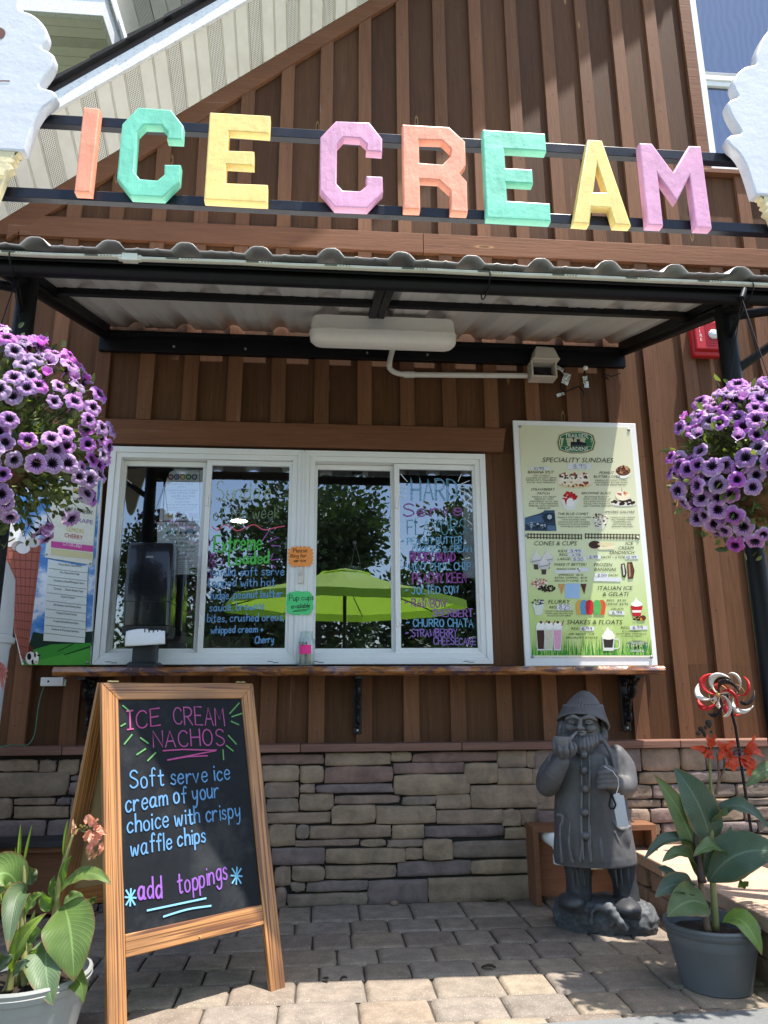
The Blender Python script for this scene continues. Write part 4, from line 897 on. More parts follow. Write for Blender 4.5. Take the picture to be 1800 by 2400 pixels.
# grass along the foot
for k in range(150):
    x = 250+k*4.75+rnd.uniform(-3, 3); h = rnd.uniform(40, 125); l = rnd.uniform(-18, 18)
    shape(mb, mp, [M4(x-3, 1494), M4(x+3.5, 1494), M4(x+l, 1494-h)], rnd.choice(('4f9a3a', '3f8a34', '6fae46', '8cc05a', '2f7a3a')), .0002+k*.000002)
mb.build('printed_grass', parent=menu)
mb = MB(); Q = lambda t, x0, y0, x1, y1, h, c='2b2f22': printed(mb, mp, t, M4(x0, y0), M4(x1, y1), h/2.552, c, .0012, .28)
for a in (('SPECIALITY SUNDAES', 308, 340, 730, 343, 30), ('BANANA SPLIT', 222, 408, 376, 408, 17), ('PEANUT', 650, 411, 735, 411, 16), ('BUTTER LOVER', 616, 434, 774, 434, 16), ('STRAWBERRY', 240, 510, 382, 510, 15), ('PATCH', 278, 534, 350, 534, 15), ('BROWNIE BLAST', 543, 532, 718, 532, 15),
    ('THE BLUE COMET', 400, 657, 583, 657, 16), ('SMORES GALORE', 680, 645, 858, 645, 15), ('CONES & CUPS', 258, 838, 512, 838, 27), ('ICE', 806, 835, 850, 835, 20), ('CREAM', 762, 863, 852, 863, 20), ('SANDWICH', 708, 890, 856, 890, 20), ('KIDS', 402, 879, 455, 879, 16), ('REG:', 410, 901, 460, 901, 16), ('LARGE:', 400, 926, 478, 926, 16),
    ('EACH -- 6 FOR', 660, 915, 803, 915, 15), ('MAKE IT BETTER!', 380, 960, 570, 960, 17), ('WAFFLE CONE: $', 392, 985, 524, 985, 12), ('SPRINKLES:  $0.95', 404, 1020, 553, 1020, 12), ('EXTRA TOPPING:  $0.95', 383, 1037, 576, 1037, 12), ('SPECIALTY CONE:  $1.95', 381, 1055, 578, 1055, 12), ('FROZEN', 618, 962, 724, 962, 19), ('BANANAS', 620, 990, 748, 990, 19),
    ('EACH', 704, 1022, 756, 1022, 13), ('ITALIAN ICE', 640, 1104, 846, 1104, 24), ('& GELATI', 668, 1140, 820, 1140, 24), ('REG:  $3.95', 694, 1173, 808, 1173, 13), ('LARGE: $4.95', 688, 1195, 820, 1195, 13), ('GELATI:', 717, 1224, 796, 1224, 13), ('FLURRY', 344, 1186, 472, 1186, 24), ('REG:', 350, 1215, 395, 1215, 15), ('SHAKES & FLOATS', 455, 1310, 785, 1310, 28), ('REG:', 482, 1342, 528, 1342, 15), ('REG:', 778, 1337, 828, 1337, 15),
    ('ASK ABOUT OUR', 464, 1374, 620, 1374, 12), ('SPECIALITY SHAKES!', 448, 1395, 640, 1395, 12)): Q(*a)
for x0, x1, y, lines in ((208, 396, 425, ('THE CLASSIC!', '3 LAYERS OF SOFT SERVE', 'TOPPED WITH STRAWBERRY,', 'FUDGE, AND PINEAPPLE.')), (618, 820, 453, ('VANILLA ICE CREAM TOPPED', 'WITH PEANUT BUTTER SAUCE,', 'PB CUPS & REESE PIECES')), (228, 406, 552, ('VANILLA ICE CREAM', 'DRIZZLED WITH', 'STRAWBERRY SAUCE AND', 'BITS OF STRAWBERRIES.', 'FINISHED WITH RAINBOW', 'SPRINKLES')),
    (552, 716, 552, ('BROWNIE BITES SIT', 'ATOP YOUR CHOICE OF', 'ICE CREAM WITH HOT', 'FUDGE, WET WALNUTS', 'AND CARAMEL DRIZZLE')), (396, 600, 675, ('VANILLA SOFT SERVE TOPPED', 'WITH CRUSHED OREO,', 'CHOCOLATE CHIP COOKIES,', 'CHOCOLATE SAUCE FINISHED', 'WITH BLUE CAKE ICING')), (712, 860, 675, ('VANILLA ICE CREAM', 'ALL TOPPED WITH', 'MARSHMALLOW,', 'HOT FUDGE AND', 'GRAHAM CRACKERS')),
    (322, 492, 1236, ('CHOOSE YOUR FAVORITE ONE', 'TOPPING AND MIX WITH OUR', 'DELICIOUS SOFT SERVE')), (752, 930, 1358, ('BLACK CHERRY,', 'ROOT BEER, SASPARILLA', '& ORANGE CREAM'))):
    L = max(len(s) for s in lines)
    for i, s in enumerate(lines):
        wd = (x1-x0)*len(s)/L; c = (x0+x1)/2; Q(s, c-wd/2, y+i*13.6, c+wd/2, y+i*13.6, 9.5, '3a3f2e')
mb.build('printed_lettering', parent=menu)
# price stickers, handwritten
for t, x0, y0, x1, y1, tx0, tx1, ty, h in (('8.95', 458, 348, 600, 384, 495, 572, 378, 26), ('10.95', 242, 369, 350, 388, 258, 318, 386, 14), ('3.95', 458, 860, 550, 881, 475, 537, 878, 14), ('4.75', 463, 884, 552, 904, 485, 535, 901, 13), ('5.50', 485, 909, 568, 933, 495, 552, 929, 16), ('2.99', 578, 897, 658, 919, 590, 640, 915, 14), ('12.99', 806, 898, 884, 920, 812, 870, 916, 14), ('2.50', 622, 1004, 702, 1028, 640, 692, 1023, 14), ('8.25', 396, 1190, 480, 1226, 410, 474, 1220, 28), ('6.99', 708, 1230, 800, 1252, 728, 782, 1248, 18), ('6.99', 536, 1324, 618, 1348, 546, 604, 1344, 17), ('6.99', 832, 1319, 938, 1342, 850, 908, 1337, 17), ('', 382, 985, 532, 1004, 0, 0, 0, 0), ('', 526, 972, 586, 996, 0, 0, 0, 0), ('', 614, 1028, 778, 1053, 0, 0, 0, 0)):
    mb = MB(); k = rnd.uniform(-2, 2); shape(mb, mp, [M4(x0, y0+k), M4(x1, y0-k), M4(x1, y1-k), M4(x0, y1+k)], 'd8dade', .0014)
    if t: hand(mb, mp, t, M4(tx0, ty), M4(tx1, ty), h/2.552, '26262c', .0022, h=.0022, jit=.15)
    mb.build('price_sticker', parent=menu)
mb = MB(); shape(mb, mp, [M4(446, 1066), M4(532, 1065), M4(532, 1154), M4(444, 1154)], '9fbfe0', .0014); mb.build('blue_sticker', parent=menu)
# printed pictures, generic
mb = MB(); hz = [.0003]
def pg(pts, c): hz[0] += .000003; shape(mb, mp, [M4(*p) for p in pts], c, hz[0])
def el(x, y, rx, ry, c, a0=0., a1=6.2832): pg(oval(x, y, rx, ry, 18, a0, a1), c)
def dots(x, y, rx, ry, n, cols, r=4):
    for _ in range(n):
        a, q = rnd.uniform(0, 6.28), math.sqrt(rnd.random()); el(x+q*rx*math.cos(a), y+q*ry*math.sin(a), r*rnd.uniform(.6, 1.3), r*rnd.uniform(.5, 1.), rnd.choice(cols))
def logo(cx, cy, s):
    def badge(k, c): pg([(cx+(x*k)*s, cy+(y*k)*s) for x, y in ((-100, -42), (-70, -56), (-30, -64), (30, -64), (70, -56), (100, -42), (112, 0), (100, 44), (70, 56), (30, 64), (-30, 64), (-70, 56), (-100, 44), (-112, 0))], c)
    badge(1.05, 'c9a977'); badge(1., '2f6b4a'); badge(.93, 'e4e2d2'); badge(.90, '2f6b4a')
    pg([(cx-92*s, cy+24*s), (cx-92*s, cy-26*s), (cx+92*s, cy-26*s), (cx+92*s, cy+24*s)], 'b9b795')
    for tx in (-68, 62, 78): 
        for k in range(3): pg([(cx+(tx-20+k*4)*s, cy+(22-k*14)*s), (cx+(tx+20-k*4)*s, cy+(22-k*14)*s), (cx+tx*s, cy+(-10-k*13)*s)], '2c6a48')
    pg([(cx+x*s, cy+y*s) for x, y in ((-34, 20), (-34, -4), (-18, -4), (-18, -14), (-24, -30), (-10, -30), (-14, -14), (-14, -4), (2, -4), (2, -20), (22, -20), (22, -6), (60, 4), (60, 20))], '22252a')
    for k in range(5): el(cx+(-26+k*17)*s, cy+20*s, 7*s, 7*s, '3a3d40')
    for t, y, c in (('TRAILSIDE', -30, 'e9e6da'), ('GARDENS', 49, 'e9e6da')): printed(mb, mp, t, M4(cx-66*s, cy+(y+1)*s), M4(cx+70*s, cy+(y+1)*s), 23*s/2.552, c, .0013)
def flush():
    global mb
    if mb.v: mb.build('printed_picture', parent=menu)
    mb = MB()
logo(512, 222, 1.0)
flush()
logo(875, 1445, .6)
flush()
for x in (440, 500, 556): el(x, 455, 40, 28, 'e7dcc4'); el(x, 432, 28, 22, 'efe6d6'); dots(x, 425, 26, 20, 26, ('5a3226', '3a2018', '8a4a3a', 'efe6d6'), 6); el(x+2, 408, 8, 7, 'a04a3a')
flush()
el(505, 472, 100, 24, 'd9c79a', 0, 3.14); dots(505, 470, 90, 14, 40, ('c9a24a', '7a3a2a', 'e9dcc0', '9a3030'), 8)
flush()
el(792, 405, 44, 32, 'e8e8e0', 0, 3.14); el(792, 392, 44, 30, '6a4030'); dots(792, 388, 42, 26, 50, ('3a2018', '8a5a3a', 'c09060'), 6)
flush()
pg([(418, 560), (528, 560), (508, 612), (492, 628), (456, 628), (438, 612)], 'dfe3dc'); el(472, 560, 40, 40, 'efe9e2'); dots(472, 545, 42, 28, 30, ('b02228', 'c83038'), 11); pg([(440, 560), (450, 600), (460, 562)], 'b02228'); pg([(484, 560), (494, 596), (502, 560)], 'b02228'); el(476, 580, 22, 26, 'f0ece8')
flush()
el(795, 590, 78, 14, 'd8d4cc'); dots(795, 578, 68, 14, 40, ('2a1a14', '3a241a'), 9); el(790, 540, 44, 30, 'f0e4c8'); dots(790, 528, 34, 12, 14, ('d8b070', 'f4ead2', 'b03030'), 6); pg([(782, 515), (784, 490), (786, 515)], '7a3030')
flush()
pg([(606, 680), (704, 680), (690, 715), (670, 745), (640, 745), (618, 715)], 'd9d6c6'); dots(655, 672, 46, 26, 46, ('f2ecdc', '5a4a3a', 'e8dcc4', '8a7a60'), 7); dots(655, 712, 32, 16, 16, ('4a3a30', 'e8e0d0'), 6)
flush()
pg([(204, 672), (290, 648), (330, 630), (380, 628), (384, 648), (392, 750), (350, 752), (205, 750)], '34465c'); pg([(204, 672), (300, 655), (320, 700), (205, 712)], '4a6484'); el(346, 672, 34, 30, '2a3646'); el(352, 668, 14, 14, 'aab6c0'); pg([(318, 628), (384, 628), (380, 642), (322, 644)], '3e5470'); dots(275, 722, 66, 22, 44, ('1c2630', '60788e', 'a8b4bc', '2a3848'), 7); pg([(340, 718), (392, 722), (394, 752), (338, 750)], '55708c')
flush()
for x0, x1 in ((222, 542), (566, 886)):
    for yy in (770, 790): pg([(x0, yy-2), (x1, yy+3), (x1, yy+8), (x0, yy+3)], '3c3a34')
    n = 18
    for k in range(n): x = x0+(x1-x0)*k/(n-1); y = 765+5*k/n; pg([(x-3, y), (x+4, y), (x+4, y+34), (x-3, y+34)], '5a5040')
el(628, 836, 40, 26, 'e8dcc8'); el(622, 834, 36, 24, '4a342c'); pg([(640, 850), (745, 836), (742, 862), (650, 864)], 'e6dcb8'); el(692, 830, 54, 12, 'ddd0a4')
flush()
for x, y in ((272, 920), (340, 915), (318, 950)): pg([(x-16, y+20), (x+16, y+20), (x+12, y+62), (x-12, y+62)], '4a4038'); el(x, y+10, 36, 22, 'c9c6c4'); el(x, y-8, 26, 20, 'd8d5d3'); pg([(x-18, y-14), (x+18, y-14), (x-2, y-60)], 'dcd9d6'); pg([(x-30, y+12), (x+30, y+2), (x+30, y+8), (x-30, y+20)], '9a9694')
flush()
dots(290, 1062, 46, 28, 90, ('d8b8a8', 'f0e4dc', '9a5a50', 'c88a7a'), 5); dots(335, 1095, 50, 22, 90, ('2c2624', '40342e', '1c1816'), 5)
flush()
pg([(402, 1070), (442, 1068), (426, 1132)], 'c89460'); flush(); pg([(536, 1068), (572, 1068), (560, 1130)], '5a3a2a')
flush()
pg([(778, 950), (800, 944), (812, 1000), (806, 1030), (788, 1028)], '3a3230'); pg([(786, 955), (796, 952), (802, 1010), (794, 1020)], 'd8d0c4'); pg([(815, 940), (845, 936), (860, 990), (852, 1036), (822, 1040)], '5a3c2c'); pg([(822, 950), (832, 946), (838, 1020), (828, 1030)], 'b08a68')
flush()
pg([(250, 1188), (320, 1188), (304, 1256), (268, 1256)], 'd4dccf'); dots(284, 1176, 36, 16, 40, ('2a2a2a', '50504c', 'd8d8d0'), 6)
flush()
for x, c in ((535, 'd8a850'), (558, '5a9cc0'), (662, 'd85a30'), (636, '5aae5a'), (590, 'c83038')): pg([(x-26, 1200), (x+26, 1200), (x+18, 1252), (x-18, 1252)], c); el(x, 1190, 24, 26, c)
flush()
pg([(836, 1200), (908, 1200), (896, 1262), (850, 1262)], 'b8262c'); el(872, 1188, 34, 16, 'f0f0ea'); pg([(850, 1184), (894, 1184), (868, 1148)], 'f4f4ee'); pg([(842, 1226), (902, 1226), (898, 1240), (848, 1240)], 'efe6dc'); el(910, 1272, 18, 16, '6a2e24'); dots(880, 1276, 30, 8, 12, ('2a1414', 'c89030'), 8)
flush()
for x, c in ((300, '4a342e'), (348, 'c9c6ae'), (400, 'd8a0b8')): pg([(x-30, 1330), (x+28, 1330), (x+20, 1466), (x-22, 1466)], 'd9dcd2'); pg([(x-26, 1345), (x+24, 1345), (x+17, 1458), (x-18, 1458)], c); el(x, 1322, 30, 16, 'ecebe2'); el(x, 1308, 22, 12, 'f2f1ea'); el(x, 1298, 9, 8, '6a3a2c'); pg([(x+22, 1320), (x+34, 1284), (x+38, 1286), (x+28, 1320)], 'a8402c')
flush()
pg([(666, 1385), (740, 1385), (734, 1468), (672, 1468)], 'cfd6d2'); pg([(672, 1398), (734, 1398), (728, 1450), (678, 1450)], '33302c'); el(704, 1380, 40, 22, 'eeebdc'); el(704, 1362, 28, 16, 'f2f0e4'); pg([(682, 1358), (724, 1358), (698, 1326)], 'f4f2e8')
flush()
stroke(mb, mp, [M4(x, y) for x, y in ((740, 1398), (766, 1402), (766, 1448), (738, 1456))], 'd4dad4', .006, .0012, True)
flush()
flush()

SCRW = plain('grey screw head', (.30, .30, .30), .35, metal=.7)
for x, y in ((176, 128), (826, 146), (214, 779), (882, 794), (251, 1503), (962, 1505)):
    p = mp.at(*M4(x, y)); mb = MB(); mb.ball(p, .009, .006, .009, 10, SCRW); mb.build('screw', parent=menu, smooth=True)

# ---- flavour poster at the left
po = thing('flavour_poster', (-1.42, -.06, 1.7), 'printed sign with waffle cone picture and flavour strips on the wall left of the windows', 'poster')
pY = -.062; pp = front(pY-.0015); L3 = lambda x, y: (x/2.765, 1000+y/2.765)
POLY = [(-1.585, 1.183), (-1.222, 1.183), (-1.245, 2.25), (-2.05, 2.25), (-1.76, 1.72)]
POLY = [(-1.571, 1.183), (-1.2225, 1.183), (-1.249, 2.28), (-2.0, 2.28), (-1.742, 1.71)]
mb = MB(); mb.prism(POLY, front(pY+.03), 0, .03, WH, .5); mb.build('board', parent=po, bevel=.002)
def skyprint():
    m, nt, b, o = new_mat('printed sky'); g = G(nt); n = g.noise(g.obj((1, 1, 1.4)), 5.5, 7, .6)
    c = g.ramp(n, [(.42, lin('2f6fb4')), (.5, lin('5a8cc4')), (.58, lin('c9ced6')), (.7, lin('e2e2e2'))]); nt.links.new(c, b.inputs['Base Color']); b.inputs['Roughness'].default_value = .35; return m
PSH = [(u+(.012 if u < -1.4 else -.004), v+(.006 if v < 1.5 else 0)) for u, v in POLY]
mb = MB(); mb.poly([pp.pt(u, v, 0) for u, v in PSH], skyprint()); mb.build('printed_sky', parent=po)
mb = MB(); hh = [.0004]
def lp(pts, c, d=.00004): hh[0] += d; shape(mb, pp, [L3(*p) for p in pts], c, hh[0])
lp([(172, 1460), (215, 1330), (300, 1345), (420, 1352), (470, 1320), (560, 1330), (602, 1325), (596, 1420), (170, 1470)], '1f3328'); 
lp([(150, 1545), (180, 1455), (330, 1412), (590, 1400), (585, 1545)], '3f8a35'); lp([(300, 1500), (585, 1440), (585, 1545), (180, 1545)], '4f9c3e'); lp([(410, 1478), (580, 1420), (588, 1430), (420, 1482)], '1f4a20'); lp([(370, 1455), (470, 1405), (480, 1410), (380, 1458)], '245026')
lp([(5, 760), (268, 770), (240, 1000), (205, 1290), (178, 1500), (160, 1525), (140, 1500), (85, 1290), (35, 1000)], '9c5b4c')
for k in range(13): y = 800+k*56; a = (y-760)/760; lp([(8+130*a, y), (266-100*a, y+14), (266-100*a, y+20), (8+130*a, y+6)], '6e3a32')
for k in range(6): x = 40+k*42; lp([(x, 770), (x+5, 770), (152+(x-135)*.10+2, 1510), (152+(x-135)*.10, 1510)], '7a4238')
for c, x, y in (('e0ddda', 110, 735), ('d2ccc8', 60, 745), ('e6e2de', 170, 745), ('bdb6b2', 215, 750), ('8a8482', 120, 775), ('d8d4d0', 150, 790), ('e8e6e4', 110, 690), ('d8d6d6', 60, 650)): lp(oval(x, y, 46, 34), c)
lp([(185, 1420), (215, 1425), (216, 1470), (183, 1465)], '5a2a26'); lp(oval(200, 1500, 34, 42), 'd9d5cf'); lp(oval(190, 1490, 14, 22), '1c1a1a'); lp(oval(236, 1500, 15, 42), 'e4e0da'); lp(oval(228, 1480, 7, 16), '1c1a1a'); lp(oval(252, 1482, 12, 6), '1c1a1a'); lp(oval(236, 1525, 9, 9), 'c8a090'); lp(oval(212, 1525, 8, 16), '1c1a1a')
mb.build('printed_picture', parent=po)
IVO = plain('ivory plastic strip', (.66, .64, .54), .45, amt=.08); GRW = plain('off white strip', (.66, .68, .64), .45, amt=.06)
mb = MB(); up_ = [(293, 848), (600, 898), (640, 330), (470, 300), (340, 420)]
P = [pp.loc(pp.at(*L3(*p))) for p in up_]; mb.prism(P, pp, .001, .008, IVO, .5); mb.build('flavour_panel', parent=po, bevel=.001)
pu = Plane((0, pY-.0125, 0), (1, 0, 0), (0, 0, 1))
for t, c, y, x0, x1, strip in (('BLUE RASPBERRY', '222c48', 540, 420, 600, 'd8d4c4'), ('GRAPE', '8a6aa0', 610, 470, 600, 'd8d4c4'), ('LEMON', 'c9bb60', 672, 432, 540, 'd8d4c4'), ('CHERRY', 'a82434', 712, 418, 535, 'd8d4c4'), ('COTTON CANDY', 'f0dce8', 764, 408, 532, 'bd4a8c'), ('', '', 812, 0, 0, 'c9bf92'), ('VANILLA', '5a5a6a', 480, 470, 590, 'd8d4c4'), ('ORANGE', 'd07030', 420, 470, 600, 'd8d4c4')):
    mb = MB(); s = .10; a = 330 if y > 700 else (345+(700-y)*.30)
    shape(mb, pu, [L3(a, y+18-.0), L3(603, y+48), L3(604, y+8), L3(a, y-24)], strip, -.0012)
    if t: printed(mb, pu, t, L3(x0, y+4), L3(x1, y+4+(x1-x0)*.16), 30/2.765, c, .0008)
    mb.build('flavour_strip', parent=po)
mb = MB(); P = [pp.loc(pp.at(*L3(*p))) for p in ((283, 1388), (550, 1402), (572, 912), (313, 860))]; mb.prism(P, pp, .001, .006, GRW, .5); mb.build('topping_panel', parent=po, bevel=.001)
pt2 = front(pY-.0095)
for i, t in enumerate(('Peanut Butter Sauce/M&M\'s', 'Wet Walnuts/Hot Fudge', 'Strawberry Sauce/Pineapple Sauce', 'Caramel      Peanut Butter Cups', 'Reese\'s Pieces', 'Marshmallow Sauce/Gummy Bears', 'Whipped Cream/Cherries', 'Crushed Oreos/Brownie Bites', 'Rainbow & Chocolate Sprinkles')):
    y = 893+i*52.5; mb = MB(); xl = 316-i*3.6; xr = 568-i*2
    shape(mb, pt2, [L3(xl, y+22), L3(xr, y+52), L3(xr, y+12), L3(xl, y-22)], 'd2d6cf', -.0012); shape(mb, pt2, [L3(xl-2, y+27), L3(xr, y+57), L3(xr, y+53), L3(xl-2, y+23)], '8d928c', -.0011)
    wd = len(t)*6.1; c = 455-i*4; printed(mb, pt2, t, L3(c-wd/2, y+4), L3(c+wd/2, y+4+wd*.10), 15/2.765, '2c2e30', .0006); mb.build('topping_strip', parent=po)
for x, y in ((305, 830), (588, 888), (155, 1520), (568, 1528)):
    p = pp.at(*L3(x, y)); mb = MB(); mb.ball(p+Vector((0, -.006, 0)), .0075, .006, .0075, 8, SCRW); mb.build('screw', parent=po)

# ---- papers taped inside the left pane
fy = panes[(0, 0)]+.008; fl = front(fy); F4 = lambda x, y: (300+x/3.95, 1080+y/3.95)
PAPER = plain('white paper', (.85, .85, .85), .7, amt=.04, noise=4)
def flyer(name, lab, P, items, extra=None):
    root = thing(name, fl.at(*F4(*P[0])), lab, 'flyer'); mb = MB(); q = [fl.loc(fl.at(*F4(*p))) for p in P]; mb.prism(q, fl, 0, .0006, PAPER, .5); mb.build('sheet', parent=root)
    mb = MB()
    for t, x0, y, x1, h, c in items: printed(mb, fl, t, F4(x0, y), F4(x1, y), h/3.95, c, .0012)
    if extra: extra(mb)
    mb.build('print', parent=root)
def bingo(mb):
    for i, (ch, c) in enumerate(zip('BINGO', ('8a2a3a', '2a5a9a', 'd0a030', '3a8a4a', '6a4a8a'))):
        x = 396+i*55; y = 150; shape(mb, fl, [F4(*p) for p in oval(x, y, 27, 27)], c, .001); shape(mb, fl, [F4(*p) for p in oval(x, y, 15, 15)], 'f0f0f0', .0012); printed(mb, fl, ch, F4(x-7, y+9), F4(x+7, y+9), 19/3.95, c, .0015)
    stroke(mb, fl, [F4(*p) for p in ((330, 180), (360, 100), (640, 95), (664, 130), (660, 520), (620, 552), (360, 552), (328, 520), (330, 180))], '22262a', .003, .001, True)
    shape(mb, fl, [F4(*p) for p in oval(497, 512, 48, 26)], '2f5a40', .001); shape(mb, fl, [F4(*p) for p in oval(497, 516, 36, 12)], 'c9c9b0', .0012); shape(mb, fl, [F4(362+(38 if k % 2 else 22)*math.cos(k*.4488), 505+(30 if k % 2 else 16)*math.sin(k*.4488)) for k in range(14)][0:0] or [F4(395+(38 if k % 2 else 22)*math.cos(k*.4488), 508+(30 if k % 2 else 16)*math.sin(k*.4488)) for k in range(14)], 'd8c860', .001)
    shape(mb, fl, [F4(*p) for p in ((575, 480), (612, 490), (600, 535), (560, 522))], 'c8ccd8', .001); shape(mb, fl, [F4(*p) for p in ((615, 492), (650, 480), (640, 530), (603, 537))], 'c0c6d4', .001)
flyer('bingo_flyer', 'white bingo night flyer taped inside the left window pane, upper sheet', [(290, 560), (672, 560), (692, 85), (430, 82), (385, 110), (340, 220), (300, 420)],
    [(t, x0, y, x1, h, '202430') for t, x0, y, x1, h in (('ice cream and bingo now', 395, 195, 620, 13), ('happening at Trailside', 402, 221, 605, 14), ('Gardens', 458, 246, 536, 12), ('Come play bingo and win prizes', 356, 278, 646, 14), ('June 10th June 24th', 392, 304, 620, 17), ('July 8th  July 22nd', 400, 334, 616, 17), ('August 12th', 436, 357, 568, 16), ('August 26th', 434, 387, 568, 16), ('7pm the first game will begin', 356, 413, 644, 14), ('If you purchase Ice Cream, you will', 356, 439, 628, 11), ('receive one bingo card per item', 367, 459, 606, 11), ('purchased', 448, 478, 530, 11))], bingo)
def cruise(mb):
    for x, c in ((400, '8ab09a'), (570, '7ab0c4')):
        shape(mb, fl, [F4(*p) for p in ((x-60, 668), (x-58, 650), (x-30, 645), (x-14, 628), (x+26, 628), (x+40, 646), (x+60, 652), (x+60, 668))], c, .001)
        for d in (-36, 36): shape(mb, fl, [F4(*p) for p in oval(x+d, 670, 11, 11)], '40464a', .0013)
    shape(mb, fl, [F4(*p) for p in oval(488, 668, 13, 16)], '50545a', .001); stroke(mb, fl, [F4(488, 655), F4(489, 612)], '50545a', .003, .0012)
    shape(mb, fl, [F4(*p) for p in oval(606, 1012, 38, 24)], '2f5a40', .001); shape(mb, fl, [F4(*p) for p in oval(606, 1014, 28, 10)], 'c9c9b0', .0012)
flyer('music_flyer', 'white cruise and live music flyer taped inside the left window pane, below the bingo sheet', [(270, 1000), (270, 568), (670, 568), (650, 1052), (400, 1052)],
    [(t, x0, y, x1, h, '282c36') for t, x0, y, x1, h in (('Cruise N Tunes', 338, 608, 634, 32), ('Bring your ride and enjoy', 340, 702, 630, 18), ('some live music', 392, 733, 570, 17), ('6-8:30pm', 410, 772, 550, 22), ('June 4th  June 18th', 380, 808, 622, 18), ('July 2nd  July 16th', 380, 846, 616, 18), ('August 6th', 412, 880, 562, 18), ('August 20th', 404, 918, 568, 18), ('Trailside Gardens and ice cream', 410, 944, 625, 9), ('Mills Rd. Waretown NJ', 410, 962, 592, 9), ('follow keep our updates on', 408, 984, 560, 8), ('and cancellations on', 408, 1000, 560, 8), ('facebook and instagram', 408, 1016, 560, 8), ('Just a music', 424, 1036, 525, 10))], cruise)
mb = MB(); p6 = front(panes[(1, 1)]+.008); mb.prism([p6.loc(p6.at(*C2(*p))) for p in ((1506, 840), (1570, 840), (1556, 362), (1510, 364))], p6, 0, .0006, plain('grey paper', (.42, .44, .46), .7)); tag(mb.build('paper_sheet'), 'plain grey paper sheet behind the right edge of the flavors pane', 'paper')
# small hanging open sign behind the middle pane
hs = thing('hanging_sign', at(*C2(905, 800), .10), 'small clear hanging sign on strings behind the middle right pane', 'sign'); hp = front(.10)
mb = MB(); mb.prism([hp.loc(hp.at(*C2(905+(64 if k % 2 else 56)*math.cos(k*.3927), 812+(44 if k % 2 else 37)*math.sin(k*.3927)))) for k in range(16)], hp, 0, .003, plain('smoky clear plastic', (.10, .12, .11), .2)); mb.build('plate', parent=hs)
mb = MB(); 
for x in (885, 940): mb.tube([hp.at(*C2(905, 645)), hp.at(*C2(x, 775))], .0012, 5, plain('grey string', (.35, .35, .35), .8))
mb.ball(hp.at(*C2(903, 645)), .012, .008, .012, 10, plain('clear cup', (.3, .32, .32), .1)); mb.build('string', parent=hs)
mb = MB(); printed(mb, hp, 'OPEN', C2(868, 812), C2(945, 812), 18/2.37, 'a04a8c', .004); mb.build('lettering', parent=hs)
# inside ceiling lamp glimpsed through the glass
lm = thing('recessed_ceiling_lamp', (-.42, 1.1, 2.86), 'lit round ceiling lamp inside, seen through the sundae pane', 'ceiling lamp')
m, nt, b, o = new_mat('lit lamp'); b.inputs['Base Color'].default_value = (.8, .75, .6, 1); b.inputs['Emission Color'].default_value = (1, .9, .7, 1); b.inputs['Emission Strength'].default_value = 9
lc = at(*C2(262, 523), 1.35); mb = MB(); mb.lathe([(0.001, 0), (.05, 0), (.062, .01), (.062, .015)], lc, 28, m); mb.build('diffuser', parent=lm); 
mb = MB(); mb.lathe([(.063, -.002), (.07, 0), (.07, .015)], lc, 28, WH); mb.tube([lc+Vector((0, 0, .015)), Vector((lc.x, lc.y, 2.9))], .003, 6, BLK); mb.build('trim', parent=lm)
# ---- notes, bell
def note(name, lab, P, col, lines, Y=-.0585):
    pn = front(Y); mb = MB(); q = [pn.loc(pn.at(*p)) for p in P]; mb.prism(q, pn, 0, .001, ink(col, .45), .5)
    root = thing(name, pn.at(*P[0]), lab, 'paper note'); mb.build('paper', parent=root); mb = MB()
    for t, x0, y, x1, y1, h, wd in lines:
        if t == '_': stroke(mb, pn, [(x0, y), (x1, y1)], '2a2a28', wd, .0018)
        else: hand(mb, pn, t, (x0, y), (x1, y1), h, '2a2a28', wd, h=.002, jit=.15)
    mb.build('handwriting', parent=root)
K4 = lambda x, y: (660+x/6.51, 1240+y/6.51)
star = []
for k in range(40):
    a = k*math.pi/20; ca, sa = math.cos(a), math.sin(a); e = (abs(ca)**4+abs(sa)**4)**-.25; r = 1.0 if k % 2 == 0 else .86; star.append(K4(290+205*ca*e*r, 420+165*sa*e*r))
note('orange_note', 'orange starburst paper note asking to ring, taped on the window mullion', star, 'f59a4e', [('Please', *K4(178, 362), *K4(388, 352), 62/6.51, .0028), ('Ring for', *K4(140, 436), *K4(375, 430), 54/6.51, .0026), ('service', *K4(185, 505), *K4(368, 498), 46/6.51, .0026)])
cl = []
for k in range(48):
    a = k*math.pi/24; ca, sa = math.cos(a), math.sin(a); e = (abs(ca)**4+abs(sa)**4)**-.25; r = .93+.07*abs(math.sin(k*math.pi/5.33)); cl.append(K4(278+212*ca*e*r, 1130+185*sa*e*r))
note('green_note', 'green cloud shaped paper note about pup cups, below the door bell', cl, '5ad080', [('Pup cups', *K4(115, 1095), *K4(486, 1080), 84/6.51, .003), ('available', *K4(150, 1212), *K4(432, 1195), 66/6.51, .003), ('_', *K4(190, 1243), *K4(430, 1218), 0, .003), ('_', *K4(165, 1260), *K4(382, 1245), 0, .003)])
db = thing('door_bell', at(*K4(293, 720), -.06), 'small beige push button bell between the orange and green notes', 'door bell'); BG2 = plain('beige bell plastic', (.66, .62, .52), .45)
pb = front(-.056); A = pb.loc(pb.at(*K4(248, 835))); B = pb.loc(pb.at(*K4(338, 580))); mb = MB(); mb.box(A[0], B[0], -.066, -.0565, A[1], B[1], BG2); mb.build('case', parent=db, bevel=.004)
